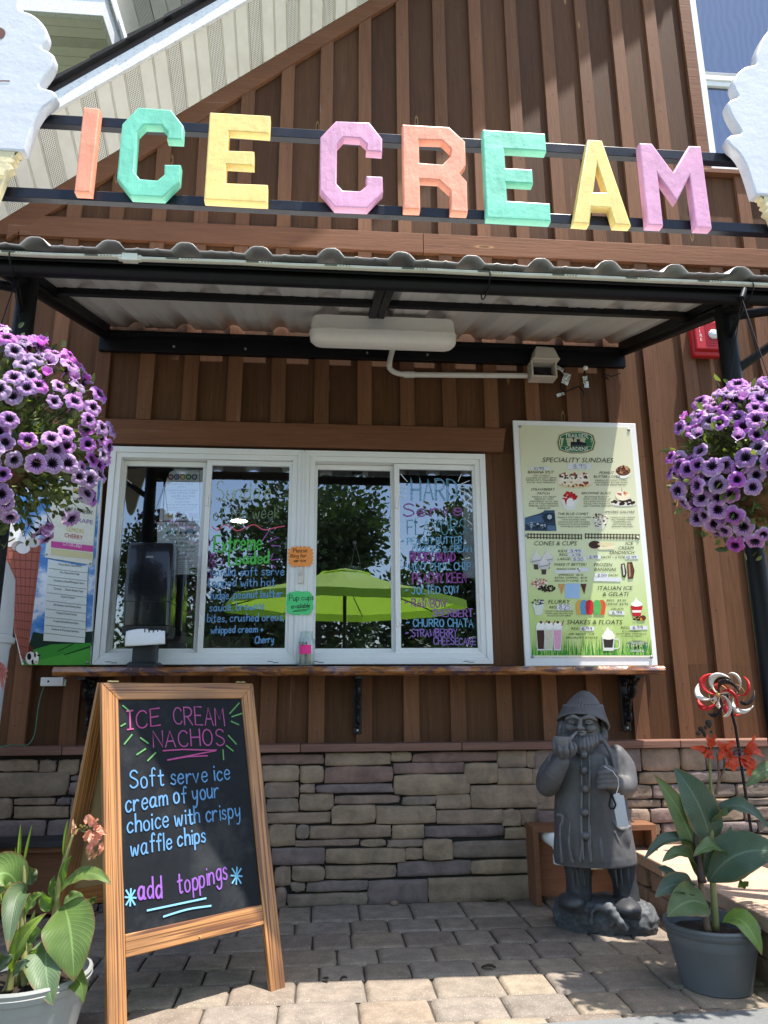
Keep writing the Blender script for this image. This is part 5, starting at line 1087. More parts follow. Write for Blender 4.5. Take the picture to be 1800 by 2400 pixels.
c = at(*K4(292, 690), -.066); mb = MB(); mb.tube([c, c+Vector((0, -.004, 0))], .0068, 18, BG2); mb.tube([c+Vector((0, -.001, 0)), c+Vector((0, -.0025, 0))], .0088, 18, plain('grey ring', (.35, .34, .3), .5)); mb.build('button', parent=db)
# white star corner sticking out behind the orange note
mb = MB(); pn = front(panes[(0, 1)]+.008); mb.prism([pn.loc(pn.at(*K4(*p))) for p in ((95, 30), (85, 120), (50, 135), (88, 185), (28, 220), (72, 265), (35, 305), (92, 300), (120, 160))], pn, 0, .0006, plain('grey paper', (.42, .44, .46), .7)); tag(mb.build('paper_star'), 'corner of a white paper star behind the sundae pane, beside the orange note', 'paper')
# ---- tip jar
jc = at(*K4(370, 2045), -.10); jc.z = 1.166
tj = thing('tip_jar', jc, 'clear glass mason jar with pink tips label and bills inside, on the counter', 'jar')
m, nt, b, o = new_mat('clear jar glass'); nt.nodes.remove(b); g = G(nt); gl = g.n('BsdfGlossy', i_Color=(1, 1, 1, 1), i_Roughness=.03); tr = g.n('BsdfTransparent', i_Color=(.90, .93, .92, 1)); lw = g.n('LayerWeight', i_Blend=.32).outputs['Facing']; mx = g.n('MixShader', i_0=g.math('MULTIPLY_ADD', g.math('POWER', lw, 2.2), .75, .06), i_1=tr.outputs[0], i_2=gl.outputs[0]); nt.links.new(mx.outputs[0], o.inputs[0]); JG = m
mb = MB(); s = .0475
mb.lathe([(.001, .002), (s*.86, .002), (s*.98, .01), (s, .03), (s, .125), (s*.93, .147), (s*.74, .163), (s*.72, .168), (s*.76, .170), (s*.72, .174), (s*.76, .178), (s*.72, .186), (s*.75, .19), (s*.70, .19), (s*.66, .165), (s*.9, .14), (s*.95, .12), (s*.95, .03), (s*.82, .008), (.001, .008)], jc, 36, JG); mb.build('glass', parent=tj, smooth='all')
BILL = plain('crumpled green bills', (.30, .33, .26), .8, amt=.4, noise=60, bump=.6)
for k in range(6):
    mb = MB(); a = rnd.uniform(-.6, .6); cx, cy = rnd.uniform(-.014, .014), rnd.uniform(-.012, .014); bb = len(mb.v)
    for j in range(7):
        for i in range(5): u = (i/4-.5)*.046; mb.v.append(jc+Vector((cx+u*math.cos(a)+.004*mnoise.noise((k, j*.8, i*.7)), cy+u*math.sin(a)+.009*mnoise.noise((k+9, j*.6, i*.9)), .012+j*.0125)))
    for j in range(6):
        for i in range(4): mb.face([bb+j*5+i, bb+j*5+i+1, bb+(j+1)*5+i+1, bb+(j+1)*5+i], BILL)
    mb.build('bill', parent=tj, smooth='all')
mb = MB(); bb = 0; n = 12
for z in (.068, .116):
    for k in range(n+1): a = R(-90-48+84*k/n); mb.v.append(jc+Vector(((s+.0012)*math.cos(a), (s+.0012)*math.sin(a), z+.0012*(k % 2))))
for k in range(n): mb.face([k, k+1, n+1+k+1, n+1+k], ink('f0408c', .6))
lab = mb.build('label', parent=tj, smooth='all')
mb = MB(); pj = front(jc.y-s-.003); hand(mb, pj, 'tips', K4(268, 1762), K4(388, 1755), 48/6.51, '2a1a22', .0025, h=.0, jit=.1); mb.build('handwriting', parent=tj)
# ---- napkin dispenser
nd = thing('napkin_dispenser', (-.99, -.13, 1.165), 'tall black napkin dispenser with white napkin hanging out, on the counter', 'napkin dispenser')
BP = plain('black glossy plastic', (.010, .011, .013), .16, amt=.15, coat=.3); BP2 = plain('black satin plastic', (.018, .019, .021), .4, amt=.15)
dy0, dy1 = -.235, -.055; pd = front(dy0)
q = lambda x, y: pd.loc(pd.at(*L3(x, y)))
z_top = q(960, 745)[1]; z_mid = q(960, 1130)[1]; z_bot = q(900, 1285)[1]; xl_, xr_ = q(808, 1000)[0], q(1108, 1000)[0]; xl2, xr2 = q(785, 1300)[0], q(1098, 1300)[0]
def rrect(x0, x1, y0, y1, z, r): return rounded(x0, x1, y0, y1, z, r, 4)
mb = MB(); loft(mb, [rrect(xl2+.004, xr2-.004, dy0, dy1, z_bot, .02), rrect(xl_-.001, xr_+.001, dy0-.002, dy1, z_mid, .022), rrect(xl_, xr_, dy0-.002, dy1, z_top-.02, .022), rrect(xl_+.005, xr_-.005, dy0+.006, dy1-.006, z_top-.005, .02), rrect(xl_+.02, xr_-.02, dy0+.02, dy1-.02, z_top, .015)], BP); mb.build('cover', parent=nd, smooth=True, angle=30)
mb = MB(); mb.box(xl_-.003, xr_+.003, dy0-.004, dy1+.002, z_mid-.003, z_mid, BP2); mb.build('seam', parent=nd)
zl = q(900, 1345)[1]
mb = MB(); loft(mb, [rrect(xl2+.012, xr2-.012, dy0+.02, dy1, zl-.012, .02), rrect(xl2, xr2, dy0-.004, dy1, zl+.006, .022), rrect(xl2, xr2, dy0-.004, dy1, z_bot-.004, .022)], BP2); mb.build('outlet', parent=nd, smooth=True, angle=30)
mb = MB(); 
for k in range(9): x = xl2+.035+k*(xr2-xl2-.07)/8; mb.box(x-.003, x+.003, dy0-.008, dy0-.0035, zl+.008, z_bot-.012, BP2)
mb.build('finger_ribs', parent=nd, bevel=.001)
NAP = plain('white napkin', (.80, .81, .82), .85, amt=.05, bump=.3, bscale=80); mb = MB(); bb = 0
for j in range(9):
    for i in range(11):
        u = i/10; v = j/8; p0, p1 = q(820, 1325), q(1072, 1325); b0, b1 = q(814, 1425), q(1074, 1410)
        x = (p0[0]+(p1[0]-p0[0])*u)*(1-v)+(b0[0]+(b1[0]-b0[0])*u)*v; z = (p0[1]+.012*math.sin(u*3.14))*(1-v)+(b0[1]+(b1[1]-b0[1])*u)*v
        mb.v.append(Vector((x, dy0-.006-.010*math.sin(v*2.2)-.004*math.sin(u*7+v*3), z)))
for j in range(8):
    for i in range(10): mb.face([(j+1)*11+i, (j+1)*11+i+1, j*11+i+1, j*11+i], NAP)
no = mb.build('napkin', parent=nd, smooth='all'); md = no.modifiers.new('paper', 'SOLIDIFY'); md.thickness = .003
x0, x1 = q(845, 1440)[0], q(990, 1440)[0]
mb = MB(); loft(mb, [rrect(x0, x1, -.20, -.085, 1.19, .012), rrect(x0-.002, x1+.002, -.20, -.085, zl, .012)], BP2); mb.build('stem', parent=nd, smooth=True, angle=30)
x0, x1 = q(812, 1540)[0], q(1016, 1540)[0]
mb = MB(); loft(mb, [rrect(x0, x1, -.235, -.06, 1.166, .02), rrect(x0, x1, -.235, -.06, 1.18, .02), rrect(x0+.012, x1-.012, -.225, -.07, 1.192, .02)], BP2); mb.build('foot', parent=nd, smooth=True, angle=30)
mb = MB(); printed(mb, front(dy0-.0035), 'XPRESS', L3(946, 850), L3(992, 850), 13/2.765, 'b8bcc0', .0005); mb.build('logo', parent=nd)
# ---- sensor box and green wire
L5 = lambda x, y: (x/5.027, 1560+y/5.027); ps = front(-.045); a = ps.loc(ps.at(*L5(474, 242))); c = ps.loc(ps.at(*L5(752, 138)))
sb = thing('sensor_box', (a[0], -.03, a[1]), 'small white sensor box on the boards under the left end of the counter', 'sensor')
mb = MB(); mb.box(a[0], c[0], -.05, -.021, a[1], c[1], WH); mb.build('case', parent=sb, bevel=.004, seg=3)
e = ps.at(*L5(573, 187)); mb = MB(); mb.tube([e+Vector((0, -.003, 0)), e+Vector((0, -.0062, 0))], .0055, 14, BLK); mb.build('lens', parent=sb)
mb = MB(); mb.box(c[0], c[0]+.012, -.04, -.021, a[1]+.0, c[1]-.01, GRW); mb.build('bracket', parent=sb, bevel=.002)
mb = MB(); W = [front(-.03).at(*L5(*p)) for p in ((518, 245), (478, 370), (450, 500), (432, 640), (410, 800), (360, 905), (300, 938), (210, 938))]+[front(-.10).at(*L5(*p)) for p in ((120, 937), (40, 952), (-60, 975))]
W = [Vector(p) for p in catmull([tuple(p) for p in W], 4)]; mb.tube(W, .0028, 6, plain('green wire', (.06, .20, .13), .5)); tag(mb.build('green_wire', smooth=True), 'thin green wire running from the white sensor box down to the ledge', 'wire')

# ================================================================ A-FRAME BOARD
def fir_mat(name, axis):
    m, nt, b, o = new_mat(name); g = G(nt); st = {'X': (.3, 30, 30), 'Z': (30, 30, .3)}[axis]
    t = g.attr('rnd'); off = g.n('CombineXYZ', i_0=g.math('MULTIPLY', t, 31.), i_1=g.math('MULTIPLY', t, 17.), i_2=g.math('MULTIPLY', t, 23.)).outputs[0]
    v = g.n('VectorMath', operation='ADD', i_0=g.obj(st, 'UV'), i_1=off).outputs[0]
    n = g.noise(v, 1.2, 2, .45, .15); wv = g.math('FRACT', g.math('MULTIPLY', n, 9.))
    line = g.ramp(wv, [(0, (.43, .205, .068)), (.5, (.38, .175, .054)), (.78, (.16, .06, .017)), (.9, (.12, .044, .013)), (1, (.41, .195, .064))])
    fine = g.noise(v, 9, 3, .6); c = g.mix(1., line, g.ramp(fine, [(.3, (.75, .72, .70)), (.7, (1.15, 1.15, 1.15))]), 'MULTIPLY')
    kn = g.n('TexVoronoi', i_Vector=g.n('VectorMath', operation='ADD', i_0=g.obj((5, 5, 2.2), 'UV'), i_1=off).outputs[0], i_Scale=.8); kd = g.ramp(kn.outputs['Distance'], [(.06, (1, 1, 1)), (.30, (0, 0, 0))])
    c = g.mix(g.math('MULTIPLY', kd, .8), c, (.075, .032, .013)); sc_ = g.ramp(g.noise(g.n('VectorMath', operation='ADD', i_0=g.obj((3, 3, 1.2), 'UV'), i_1=off).outputs[0], 1.5, 5, .65), [(.52, (0, 0, 0)), (.68, (1, 1, 1))]); c = g.mix(g.math('MULTIPLY', sc_, .5), c, (.13, .065, .03)); nt.links.new(c, b.inputs['Base Color']); b.inputs['Roughness'].default_value = .38
    nt.links.new(g.bump(wv, .2, .003), b.inputs['Normal']); return m
FIRV = fir_mat('scorched fir', 'Z')
th, tp = R(36.5), R(15.5); FA = Vector((-.109, -1.155, 0)); BW, BH = .645, 1.112
fu = Vector((math.cos(th), math.sin(th), 0)); fn = Vector((-math.sin(th), math.cos(th), 0)); fv = Vector((fn.x*math.sin(tp), fn.y*math.sin(tp), math.cos(tp)))
FL = FA-fu*BW                                     # left front foot
pf_ = Plane(FL, fu, fv)
af = thing('a_frame_sign', FL, 'wooden A-frame chalkboard advertising ice cream nachos, standing on the pavers', 'chalkboard sign')
def wood_bar(pl, pts4, h0, h1, name, along, parent):
    """flat board on plane pl with UV grain running along it (mitred ends allowed)"""
    mb = MB(); t = rnd.random(); mb.prism(pts4, pl, h0, h1, FIRV, t); ob = mb.build(name, parent=parent, bevel=.003)
    me = ob.data; uv = me.uv_layers.new(name='UVMap'); off = origin(parent)
    for lp_ in me.loops:
        q = me.vertices[lp_.vertex_index].co+off-pl.O; u, v, h = q.dot(pl.U), q.dot(pl.V), q.dot(pl.N); a, c = (v, u) if along == 'V' else (u, v)
        uv.data[lp_.index].uv = (c+h*.7, a)
    return ob
def uvfix(m):
    for n in m.node_tree.nodes:
        if n.type == 'MAPPING': s = n.inputs['Scale'].default_value; n.inputs['Scale'].default_value = (s[0], s[2], 1)
uvfix(FIRV)
sw = .062
wood_bar(pf_, [(0, .0), (sw, .0), (sw, BH-sw), (0, BH)], -.022, 0, 'side_post', 'V', af); wood_bar(pf_, [(BW-sw, .0), (BW, .0), (BW, BH), (BW-sw, BH-sw)], -.022, 0, 'side_post', 'V', af)
wood_bar(pf_, [(sw, BH-sw), (BW-sw, BH-sw), (BW, BH), (0, BH)], -.022, 0, 'top_rail', 'U', af); wood_bar(pf_, [(sw+.0005, .215), (BW-sw-.0005, .215), (BW-sw-.0005, .282), (sw+.0005, .282)], -.021, -.001, 'bottom_rail', 'U', af)
SLATE = plain('black chalkboard', (.010, .012, .015), .6, spec=.14, amt=.45, noise=3.5, dirt=((.030, .032, .034), 3.2, .5)); mb = MB(); mb.prism([(sw-.004, .278), (BW-sw+.004, .278), (BW-sw+.004, BH-sw+.004), (sw-.004, BH-sw+.004)], pf_, -.014, -.008, SLATE, .5); mb.build('chalkboard', parent=af)
# rear leaf of the A
bv = Vector((fn.x*math.sin(R(17)), fn.y*math.sin(R(17)), -math.cos(R(17)))); O2 = FL+fv*(BH-.004)+fn*.026
pr = Plane(O2, fu, -bv); wood_bar(pr, [(0, 0), (sw, 0), (sw, -BH+.03), (0, -BH+.03)], -.022, 0, 'rear_post', 'V', af); wood_bar(pr, [(BW-sw, 0), (BW, 0), (BW, -BH+.03), (BW-sw, -BH+.03)], -.022, 0, 'rear_post', 'V', af)
wood_bar(pr, [(sw+.0005, 0), (BW-sw-.0005, 0), (BW-sw-.0005, -sw), (sw+.0005, -sw)], -.021, -.001, 'rear_top_rail', 'U', af); wood_bar(pr, [(sw+.0005, -BH+.33), (BW-sw-.0005, -BH+.33), (BW-sw-.0005, -BH+.26), (sw+.0005, -BH+.26)], -.021, -.001, 'rear_bottom_rail', 'U', af)
mb = MB(); mb.prism([(sw-.004, -sw+.003), (BW-sw+.004, -sw+.003), (BW-sw+.004, -BH+.327), (sw-.004, -BH+.327)], pr, -.014, -.008, plain('tan hardboard', (.40, .31, .17), .7, amt=.06), .5); mb.build('rear_panel', parent=af)
mb = MB(); a = FL+fu*(BW*.5)+fv*.225+fn*.0; c = O2+fu*(BW*.62)+bv*(BH-.30); P = [a.lerp(c, k/20)+Vector((0, 0, -.075*math.sin(math.pi*k/20)**.8)) for k in range(21)]
BRASS = plain('brass chain', (.45, .33, .14), .3, metal=.9)
for k in range(20):
    p, q2 = P[k], P[k+1]; d = (q2-p); mb.tube([p-d*.2, p+d*.5+Vector((0, 0, .0035 if k % 2 else -.0035)), q2+d*.2], .0028, 5, BRASS)
mb.build('chain', parent=af)
for u in (.05, BW-.05):
    mb = MB(); mb.tube([FL+fu*(u-.02)+fv*(BH+.004)+fn*.02, FL+fu*(u+.02)+fv*(BH+.004)+fn*.02], .006, 8, BRASS); mb.build('hinge', parent=af)
pc = Plane(FL-pf_.N*.006, fu, fv); C1 = lambda x, y: (x/2.37, 1550+y/2.37); mb = MB()
HB = lambda t, x0, y0, x1, y1, h, c, wd: hand(mb, pc, t, C1(x0, y0), C1(x1, y1), h/2.37, c, wd, h=.0008)
PK = 'a84c80'; LB = '5a86b0'
HB('ICE', 705, 380, 890, 354, 98, PK, .0056); HB('CREAM', 962, 348, 1248, 356, 96, '984f80', .0048); HB('NACHOS', 850, 476, 1246, 464, 92, '9a4c80', .005)
stroke(mb, pc, [C1(*p) for p in ((905, 497), (1010, 490), (1200, 494))], PK, .0048); stroke(mb, pc, [C1(*p) for p in ((1195, 497), (1100, 515), (930, 548))], PK, .0048); stroke(mb, pc, [C1(*p) for p in ((930, 549), (1040, 530), (1150, 525))], PK, .0048)
mb.build('chalk_lettering', parent=af); mb = MB()
HB('Soft serve ice', 725, 706, 1278, 655, 98, LB, .0056); HB('cream of your', 700, 836, 1215, 752, 100, LB, .0056); HB('choice with crispy', 708, 950, 1332, 866, 100, LB, .0056); HB('waffle chips', 728, 1082, 1140, 1000, 98, LB, .0056)
mb.build('chalk_lettering', parent=af); mb = MB()
HB('add', 768, 1322, 898, 1312, 118, '8656aa', .0068); HB('toppings', 992, 1290, 1262, 1212, 118, '7e52a0', .0056)
for x, y in ((724, 1312), (1313, 1192)): 
    for ax, ay in ((24, 40), (-24, 40), (30, 2)): stroke(mb, pc, [C1(x-ax, y-ay), C1(x+ax, y+ay)], '6aa4c4', .0056)
    stroke(mb, pc, [C1(x+2, y-48), C1(x-2, y+46)], '6aa4c4', .0056)
stroke(mb, pc, [C1(*p) for p in ((818, 1384), (980, 1350), (1142, 1316))], '78acc6', .006, smooth=True); stroke(mb, pc, [C1(*p) for p in ((908, 1418), (1040, 1378), (1170, 1358))], '78acc6', .006, smooth=True)
mb.build('chalk_lettering', parent=af); mb = MB()
for a, c in (((682, 246), (718, 276)), ((672, 360), (696, 346)), ((732, 408), (690, 460)), ((780, 425), (822, 455)), ((808, 486), (760, 518)), ((864, 508), (820, 552)), ((1328, 232), (1276, 290)), ((1348, 288), (1288, 308)), ((1284, 334), (1325, 352)), ((1268, 412), (1312, 460)), ((1256, 468), (1294, 498)), ((1238, 492), (1241, 546))):
    mb = MB(); stroke(mb, pc, [C1(*a), C1(*c)], '5c9056', .0052, .0009); mb.build('chalk_ray', parent=af)


# ================================================================ STATUE
sY = -.60; g_ = lambda x, y, d=0.: at(1220+x/3.568, 1600+y/3.568, sY+d); K = .000565
st = thing('fisherman_statue', Vector((1.29, sY, 0)), 'dark grey garden statue of a bearded fisherman with pipe, standing on a rock base', 'statue')
import numpy as np
class Clay:
    """soft body: balls, limbs and lofts blended into one continuous skin"""
    def __init__(s): s.p = []
    def ball(s, c, rx, ry=None, rz=None, n=0, k=None): s.p.append(('b', np.array(c), np.array((rx, ry or rx, rz or rx)), k))
    def tube(s, pts, r, n=0, k=None):
        P = np.array([tuple(p) for p in pts]); rs = np.array(r) if isinstance(r, (list, tuple)) else np.full(len(P), r); s.p.append(('t', P, rs, k))
    def loft(s, secs, e=2., k=.012): s.p.append(('l', [(np.array(c), rx, ry) for c, rx, ry in secs], e, k))
    def bounds(s, p):
        if p[0] == 'b': return p[1]-p[2], p[1]+p[2]
        if p[0] == 't': return (p[1]-p[2][:, None]).min(0), (p[1]+p[2][:, None]).max(0)
        L = np.array([c-(rx, ry, 0) for c, rx, ry in p[1]]); H = np.array([c+(rx, ry, 0) for c, rx, ry in p[1]]); return L.min(0), H.max(0)
    def skin(s, h):
        B = [s.bounds(p) for p in s.p]; lo = np.min([b[0] for b in B], 0)-4*h; hi = np.max([b[1] for b in B], 0)+4*h
        N = np.ceil((hi-lo)/h).astype(int)+1; F = np.full(N, .05, np.float32)
        for p, (bl, bh) in zip(s.p, B):
            i0 = np.maximum(((bl-lo)/h-6).astype(int), 0); i1 = np.minimum(((bh-lo)/h+7).astype(int), N)
            X, Y, Z = np.meshgrid(*[lo[a]+h*np.arange(i0[a], i1[a]) for a in range(3)], indexing='ij', sparse=False)
            if p[0] == 'b':
                d = [(q-c)/r for q, c, r in zip((X, Y, Z), p[1], p[2])]; k0 = np.sqrt(d[0]**2+d[1]**2+d[2]**2); k1 = np.sqrt(sum((q/r)**2 for q, r in zip(d, p[2])))+1e-9; D = k0*(k0-1)/k1; rr = p[2].min()
            elif p[0] == 't':
                D = np.full(X.shape, 1.); rr = p[2].mean()
                for a, b_, r0, r1 in zip(p[1][:-1], p[1][1:], p[2][:-1], p[2][1:]):
                    ab = b_-a; L2 = ab@ab+1e-12; t = np.clip(((X-a[0])*ab[0]+(Y-a[1])*ab[1]+(Z-a[2])*ab[2])/L2, 0, 1)
                    D = np.minimum(D, np.sqrt((X-a[0]-t*ab[0])**2+(Y-a[1]-t*ab[1])**2+(Z-a[2]-t*ab[2])**2)-(r0+t*(r1-r0)))
            else:
                S = sorted(p[1], key=lambda q: q[0][2]); zs = [q[0][2] for q in S]; f = lambda v: np.interp(Z, zs, v); e = p[2]; rr = .1
                rx, ry = f([q[1] for q in S]), f([q[2] for q in S]); u, v = np.abs((X-f([q[0][0] for q in S]))/rx), np.abs((Y-f([q[0][1] for q in S]))/ry)
                D = np.maximum(((u**e+v**e)**(1/e)-1)*np.minimum(rx, ry), np.maximum(zs[0]-Z, Z-zs[-1]))
            k = p[3] if p[3] is not None else min(.012, max(.0025, rr*.35)); sl = tuple(slice(i0[a], i1[a]) for a in range(3)); A = F[sl]
            hh = np.maximum(k-np.abs(A-D), 0)/k; F[sl] = np.minimum(A, D)-hh*hh*k*.25
        # surface nets
        ins = F < 0; n0, n1, n2 = [n-1 for n in F.shape]; acc = np.zeros((n0, n1, n2, 3), np.float32); cnt = np.zeros((n0, n1, n2), np.float32)
        C = lambda A, o: A[o[0]:o[0]+n0, o[1]:o[1]+n1, o[2]:o[2]+n2]
        for ax in range(3):
            for o1 in (0, 1):
                for o2 in (0, 1):
                    o = [0, 0, 0]; oa, ob_ = [q for q in range(3) if q != ax]; o[oa], o[ob_] = o1, o2; q = list(o); q[ax] = 1
                    a, c = C(F, o), C(F, q); m = (a < 0) != (c < 0); t = np.where(m, a/(a-c+1e-12), 0)
                    cnt += m; acc[..., oa] += m*o1; acc[..., ob_] += m*o2; acc[..., ax] += t
        act = cnt > 0; idx = np.full(act.shape, -1, np.int64); I = np.argwhere(act); idx[act] = np.arange(len(I)); V = lo+h*(I+acc[act]/cnt[act][:, None])
        faces = []
        for ax in range(3):
            oa, ob_ = [(1, 2), (2, 0), (0, 1)][ax]; a = ins.take(range(0, F.shape[ax]-1), ax); c = ins.take(range(1, F.shape[ax]), ax); E = np.argwhere(a != c); E = E[(E[:, oa] > 0) & (E[:, ob_] > 0) & (E[:, oa] < act.shape[oa]) & (E[:, ob_] < act.shape[ob_])]
            fl_ = a[tuple(E.T)]; Q = []
            for da, dbb in ((1, 1), (0, 1), (0, 0), (1, 0)): T = E.copy(); T[:, oa] -= da; T[:, ob_] -= dbb; Q.append(idx[tuple(T.T)])
            Q = np.stack(Q, 1); Q[~fl_] = Q[~fl_][:, ::-1]; faces.append(Q)
        return V, np.concatenate(faces)
def remesh(cl, name, parent, mat, vox=.005, sm=0, disp=None):
    V, F = cl.skin(vox); off = origin(parent); me = bpy.data.meshes.new(name); me.from_pydata([Vector(v) for v in V], [], F.tolist()); me.update()
    if disp:
        nr = [v.normal.copy() for v in me.vertices]
        for v, q in zip(me.vertices, nr): v.co = v.co+q*disp(v.co)
    for v in me.vertices: v.co = v.co-off
    me.materials.append(mat); me.polygons.foreach_set('use_smooth', [True]*len(me.polygons))
    o = bpy.data.objects.new(name, me); COL.objects.link(o); o.parent = parent; return o
def loftE(cl, secs, n=0): cl.loft(secs)
def limb(cl, pts, rs, k=None):
    cl.tube(catmull([tuple(p) for p in pts], 4), [r for i in range(len(rs)-1) for r in [rs[i]+(rs[i+1]-rs[i])*j/4 for j in range(4)]]+[rs[-1]], k=k)
def stat_mat(name, a, b_, rough=.6):
    m, nt, b, o = new_mat(name); g = G(nt); v = g.obj(); n = g.noise(v, 6, 6, .62); n2 = g.noise(v, 70, 4, .6)
    c = g.ramp(n, [(.3, a), (.72, b_)]); c = g.mix(g.math('MULTIPLY', g.ramp(g.noise(v, 38, 5, .7), [(.70, (0, 0, 0)), (.74, (1, 1, 1))]), .5), c, (.32, .32, .32))
    pt = g.n('NewGeometry').outputs['Pointiness']; c = g.mix(g.ramp(pt, [(.50, (0, 0, 0)), (.58, (1, 1, 1))]), c, tuple(min(1, x*1.7+.01) for x in b_))
    nt.links.new(c, b.inputs['Base Color']); b.inputs['Roughness'].default_value = rough; nt.links.new(g.bump(g.math('ADD', n, g.math('MULTIPLY', n2, .4)), .25, .006), b.inputs['Normal']); return m
STM = stat_mat('grey painted resin', (.058, .056, .058), (.088, .084, .085)); BOOTM = stat_mat('black painted resin', (.022, .023, .026), (.04, .042, .045), .5)
ROCKM = stat_mat('grey rock resin', (.038, .042, .047), (.075, .08, .085), .7)
mb = Clay()
def sec(cy, xl, xr, dep, dY=0.): return (g_((xl+xr)/2, cy, dY), (xr-xl)/2*K, dep*K)
loftE(mb, [sec(1505, 298, 962, 220), sec(1440, 286, 956, 225), sec(1300, 287, 935, 215), sec(1150, 287, 912, 205), sec(1000, 288, 890, 200), sec(880, 292, 868, 195), sec(760, 292, 850, 185), sec(660, 290, 842, 172), sec(600, 308, 820, 150), sec(560, 360, 770, 120), sec(525, 420, 700, 95), sec(440, 430, 680, 90)])
# arms
limb(mb, [g_(330, 640, .0), g_(250, 760, -.01), g_(225, 850, -.05), g_(280, 760, -.12), g_(340, 660, -.15)], [.050, .055, .053, .045, .036])
limb(mb, [g_(800, 610, .01), g_(860, 700, .0), g_(880, 850, -.04), g_(820, 870, -.09), g_(755, 830, -.13)], [.050, .053, .052, .044, .036])
# head, hair and beard
mb.ball(g_(508, 370, -.02), 150*K, 140*K, 185*K, 24); mb.ball(g_(510, 330, -.05), 120*K, 90*K, 110*K, 20)
mb.ball(g_(515, 455, -.055), 120*K, 90*K, 95*K, 20)
for x, y, s in ((352, 380, 1), (345, 430, 1.), (672, 400, 1), (685, 440, .9)): mb.ball(g_(x, y, .0), 42*K*s, 75*K, 70*K, 14)
for k in range(26):
    a = k/25; x0 = 352+a*330; y0 = 425+110*math.sin(a*math.pi)*.35; d0 = -.035-.078*math.sin(a*math.pi)-.007*(k % 2); x1 = x0+(x0-517)*.02+8; y1 = y0+60+75*math.sin(a*math.pi)
    P = [g_(x0, y0, d0), g_((x0+x1)/2+rnd.uniform(-8, 8), (y0+y1)/2, d0-.012), g_(x1+rnd.uniform(-8, 8), y1, d0+.004)]; limb(mb, P, [.0085, .0105, .004], .0015)
for k in range(14):
    a = k/13; x0 = 420+a*185; P = [g_(x0, 470+rnd.uniform(-8, 8), -.115+.03*abs(a-.5)), g_(x0+rnd.uniform(-7, 9), 520, -.118+.04*abs(a-.5)), g_(x0+8+rnd.uniform(-8, 8), 555+30*math.sin(a*3.1), -.09+.04*abs(a-.5))]; limb(mb, P, [.006, .0078, .0035], .0015)
for x, sg in ((340, -1), (690, 1)):
    for k in range(6): P = [g_(x+sg*k*3-sg*10, 330+k*16, -.02+k*.006), g_(x+sg*(8+k*2), 380+k*16, -.03+k*.004), g_(x+sg*2, 430+k*14, -.02)]; limb(mb, P, [.008, .009, .005])
# face
for x, y in ((440, 322), (568, 326)):
    mb.ball(g_(x, y, -.122), 24*K, 12*K, 13*K, 12); limb(mb, [g_(x-34, y+2, -.12), g_(x, y-13, -.131), g_(x+32, y+2, -.12)], [.0035, .004, .0035]); limb(mb, [g_(x-30, y+8, -.12), g_(x, y+17, -.128), g_(x+30, y+9, -.12)], [.003, .0035, .003])
limb(mb, [g_(384, 300, -.115), g_(440, 283, -.138), g_(480, 298, -.138)], [.007, .010, .007]); limb(mb, [g_(526, 298, -.138), g_(575, 285, -.138), g_(632, 308, -.112)], [.007, .010, .007])
limb(mb, [g_(501, 300, -.13), g_(496, 340, -.145), g_(493, 372, -.163)], [.009, .0105, .013]); mb.ball(g_(493, 375, -.165), 26*K, 24*K, 20*K, 12); mb.ball(g_(466, 380, -.148), 15*K, 16*K, 13*K, 10); mb.ball(g_(522, 382, -.148), 15*K, 16*K, 13*K, 10)
mb.ball(g_(418, 375, -.105), 46*K, 36*K, 36*K, 14); mb.ball(g_(582, 380, -.105), 48*K, 36*K, 36*K, 14)
limb(mb, [g_(462, 412, -.138), g_(500, 406, -.148), g_(545, 412, -.136)], [.004, .005, .004]); limb(mb, [g_(470, 428, -.136), g_(505, 434, -.145), g_(540, 426, -.134)], [.004, .0065, .004])
# hands: right holds the pipe bowl
mb.ball(g_(375, 570, -.165), 55*K, 46*K, 58*K, 14)
for x0, y0, x1, y1, x2, y2, d in ((318, 600, 288, 540, 284, 478, -.172), (345, 612, 330, 560, 318, 512, -.20), (378, 610, 380, 560, 372, 498, -.205), (412, 600, 424, 555, 412, 500, -.19)): limb(mb, [g_(x0, y0, d+.01), g_(x1, y1, d-.008), g_(x2, y2, d+.004)], [.0145, .0135, .0105])
limb(mb, [g_(435, 590, -.165), g_(452, 550, -.168), g_(446, 515, -.16)], [.014, .0125, .010])
# left fist on the lapel strap
mb.ball(g_(742, 800, -.15), 72*K, 50*K, 78*K, 16)
for k in range(4): y = 745+k*38; limb(mb, [g_(790, y, -.17), g_(720, y+2, -.20), g_(664, y+10, -.188), g_(655, y+22, -.17)], [.013, .0135, .0125, .010])
limb(mb, [g_(770, 735, -.16), g_(715, 706, -.185), g_(680, 722, -.185)], [.013, .012, .010])
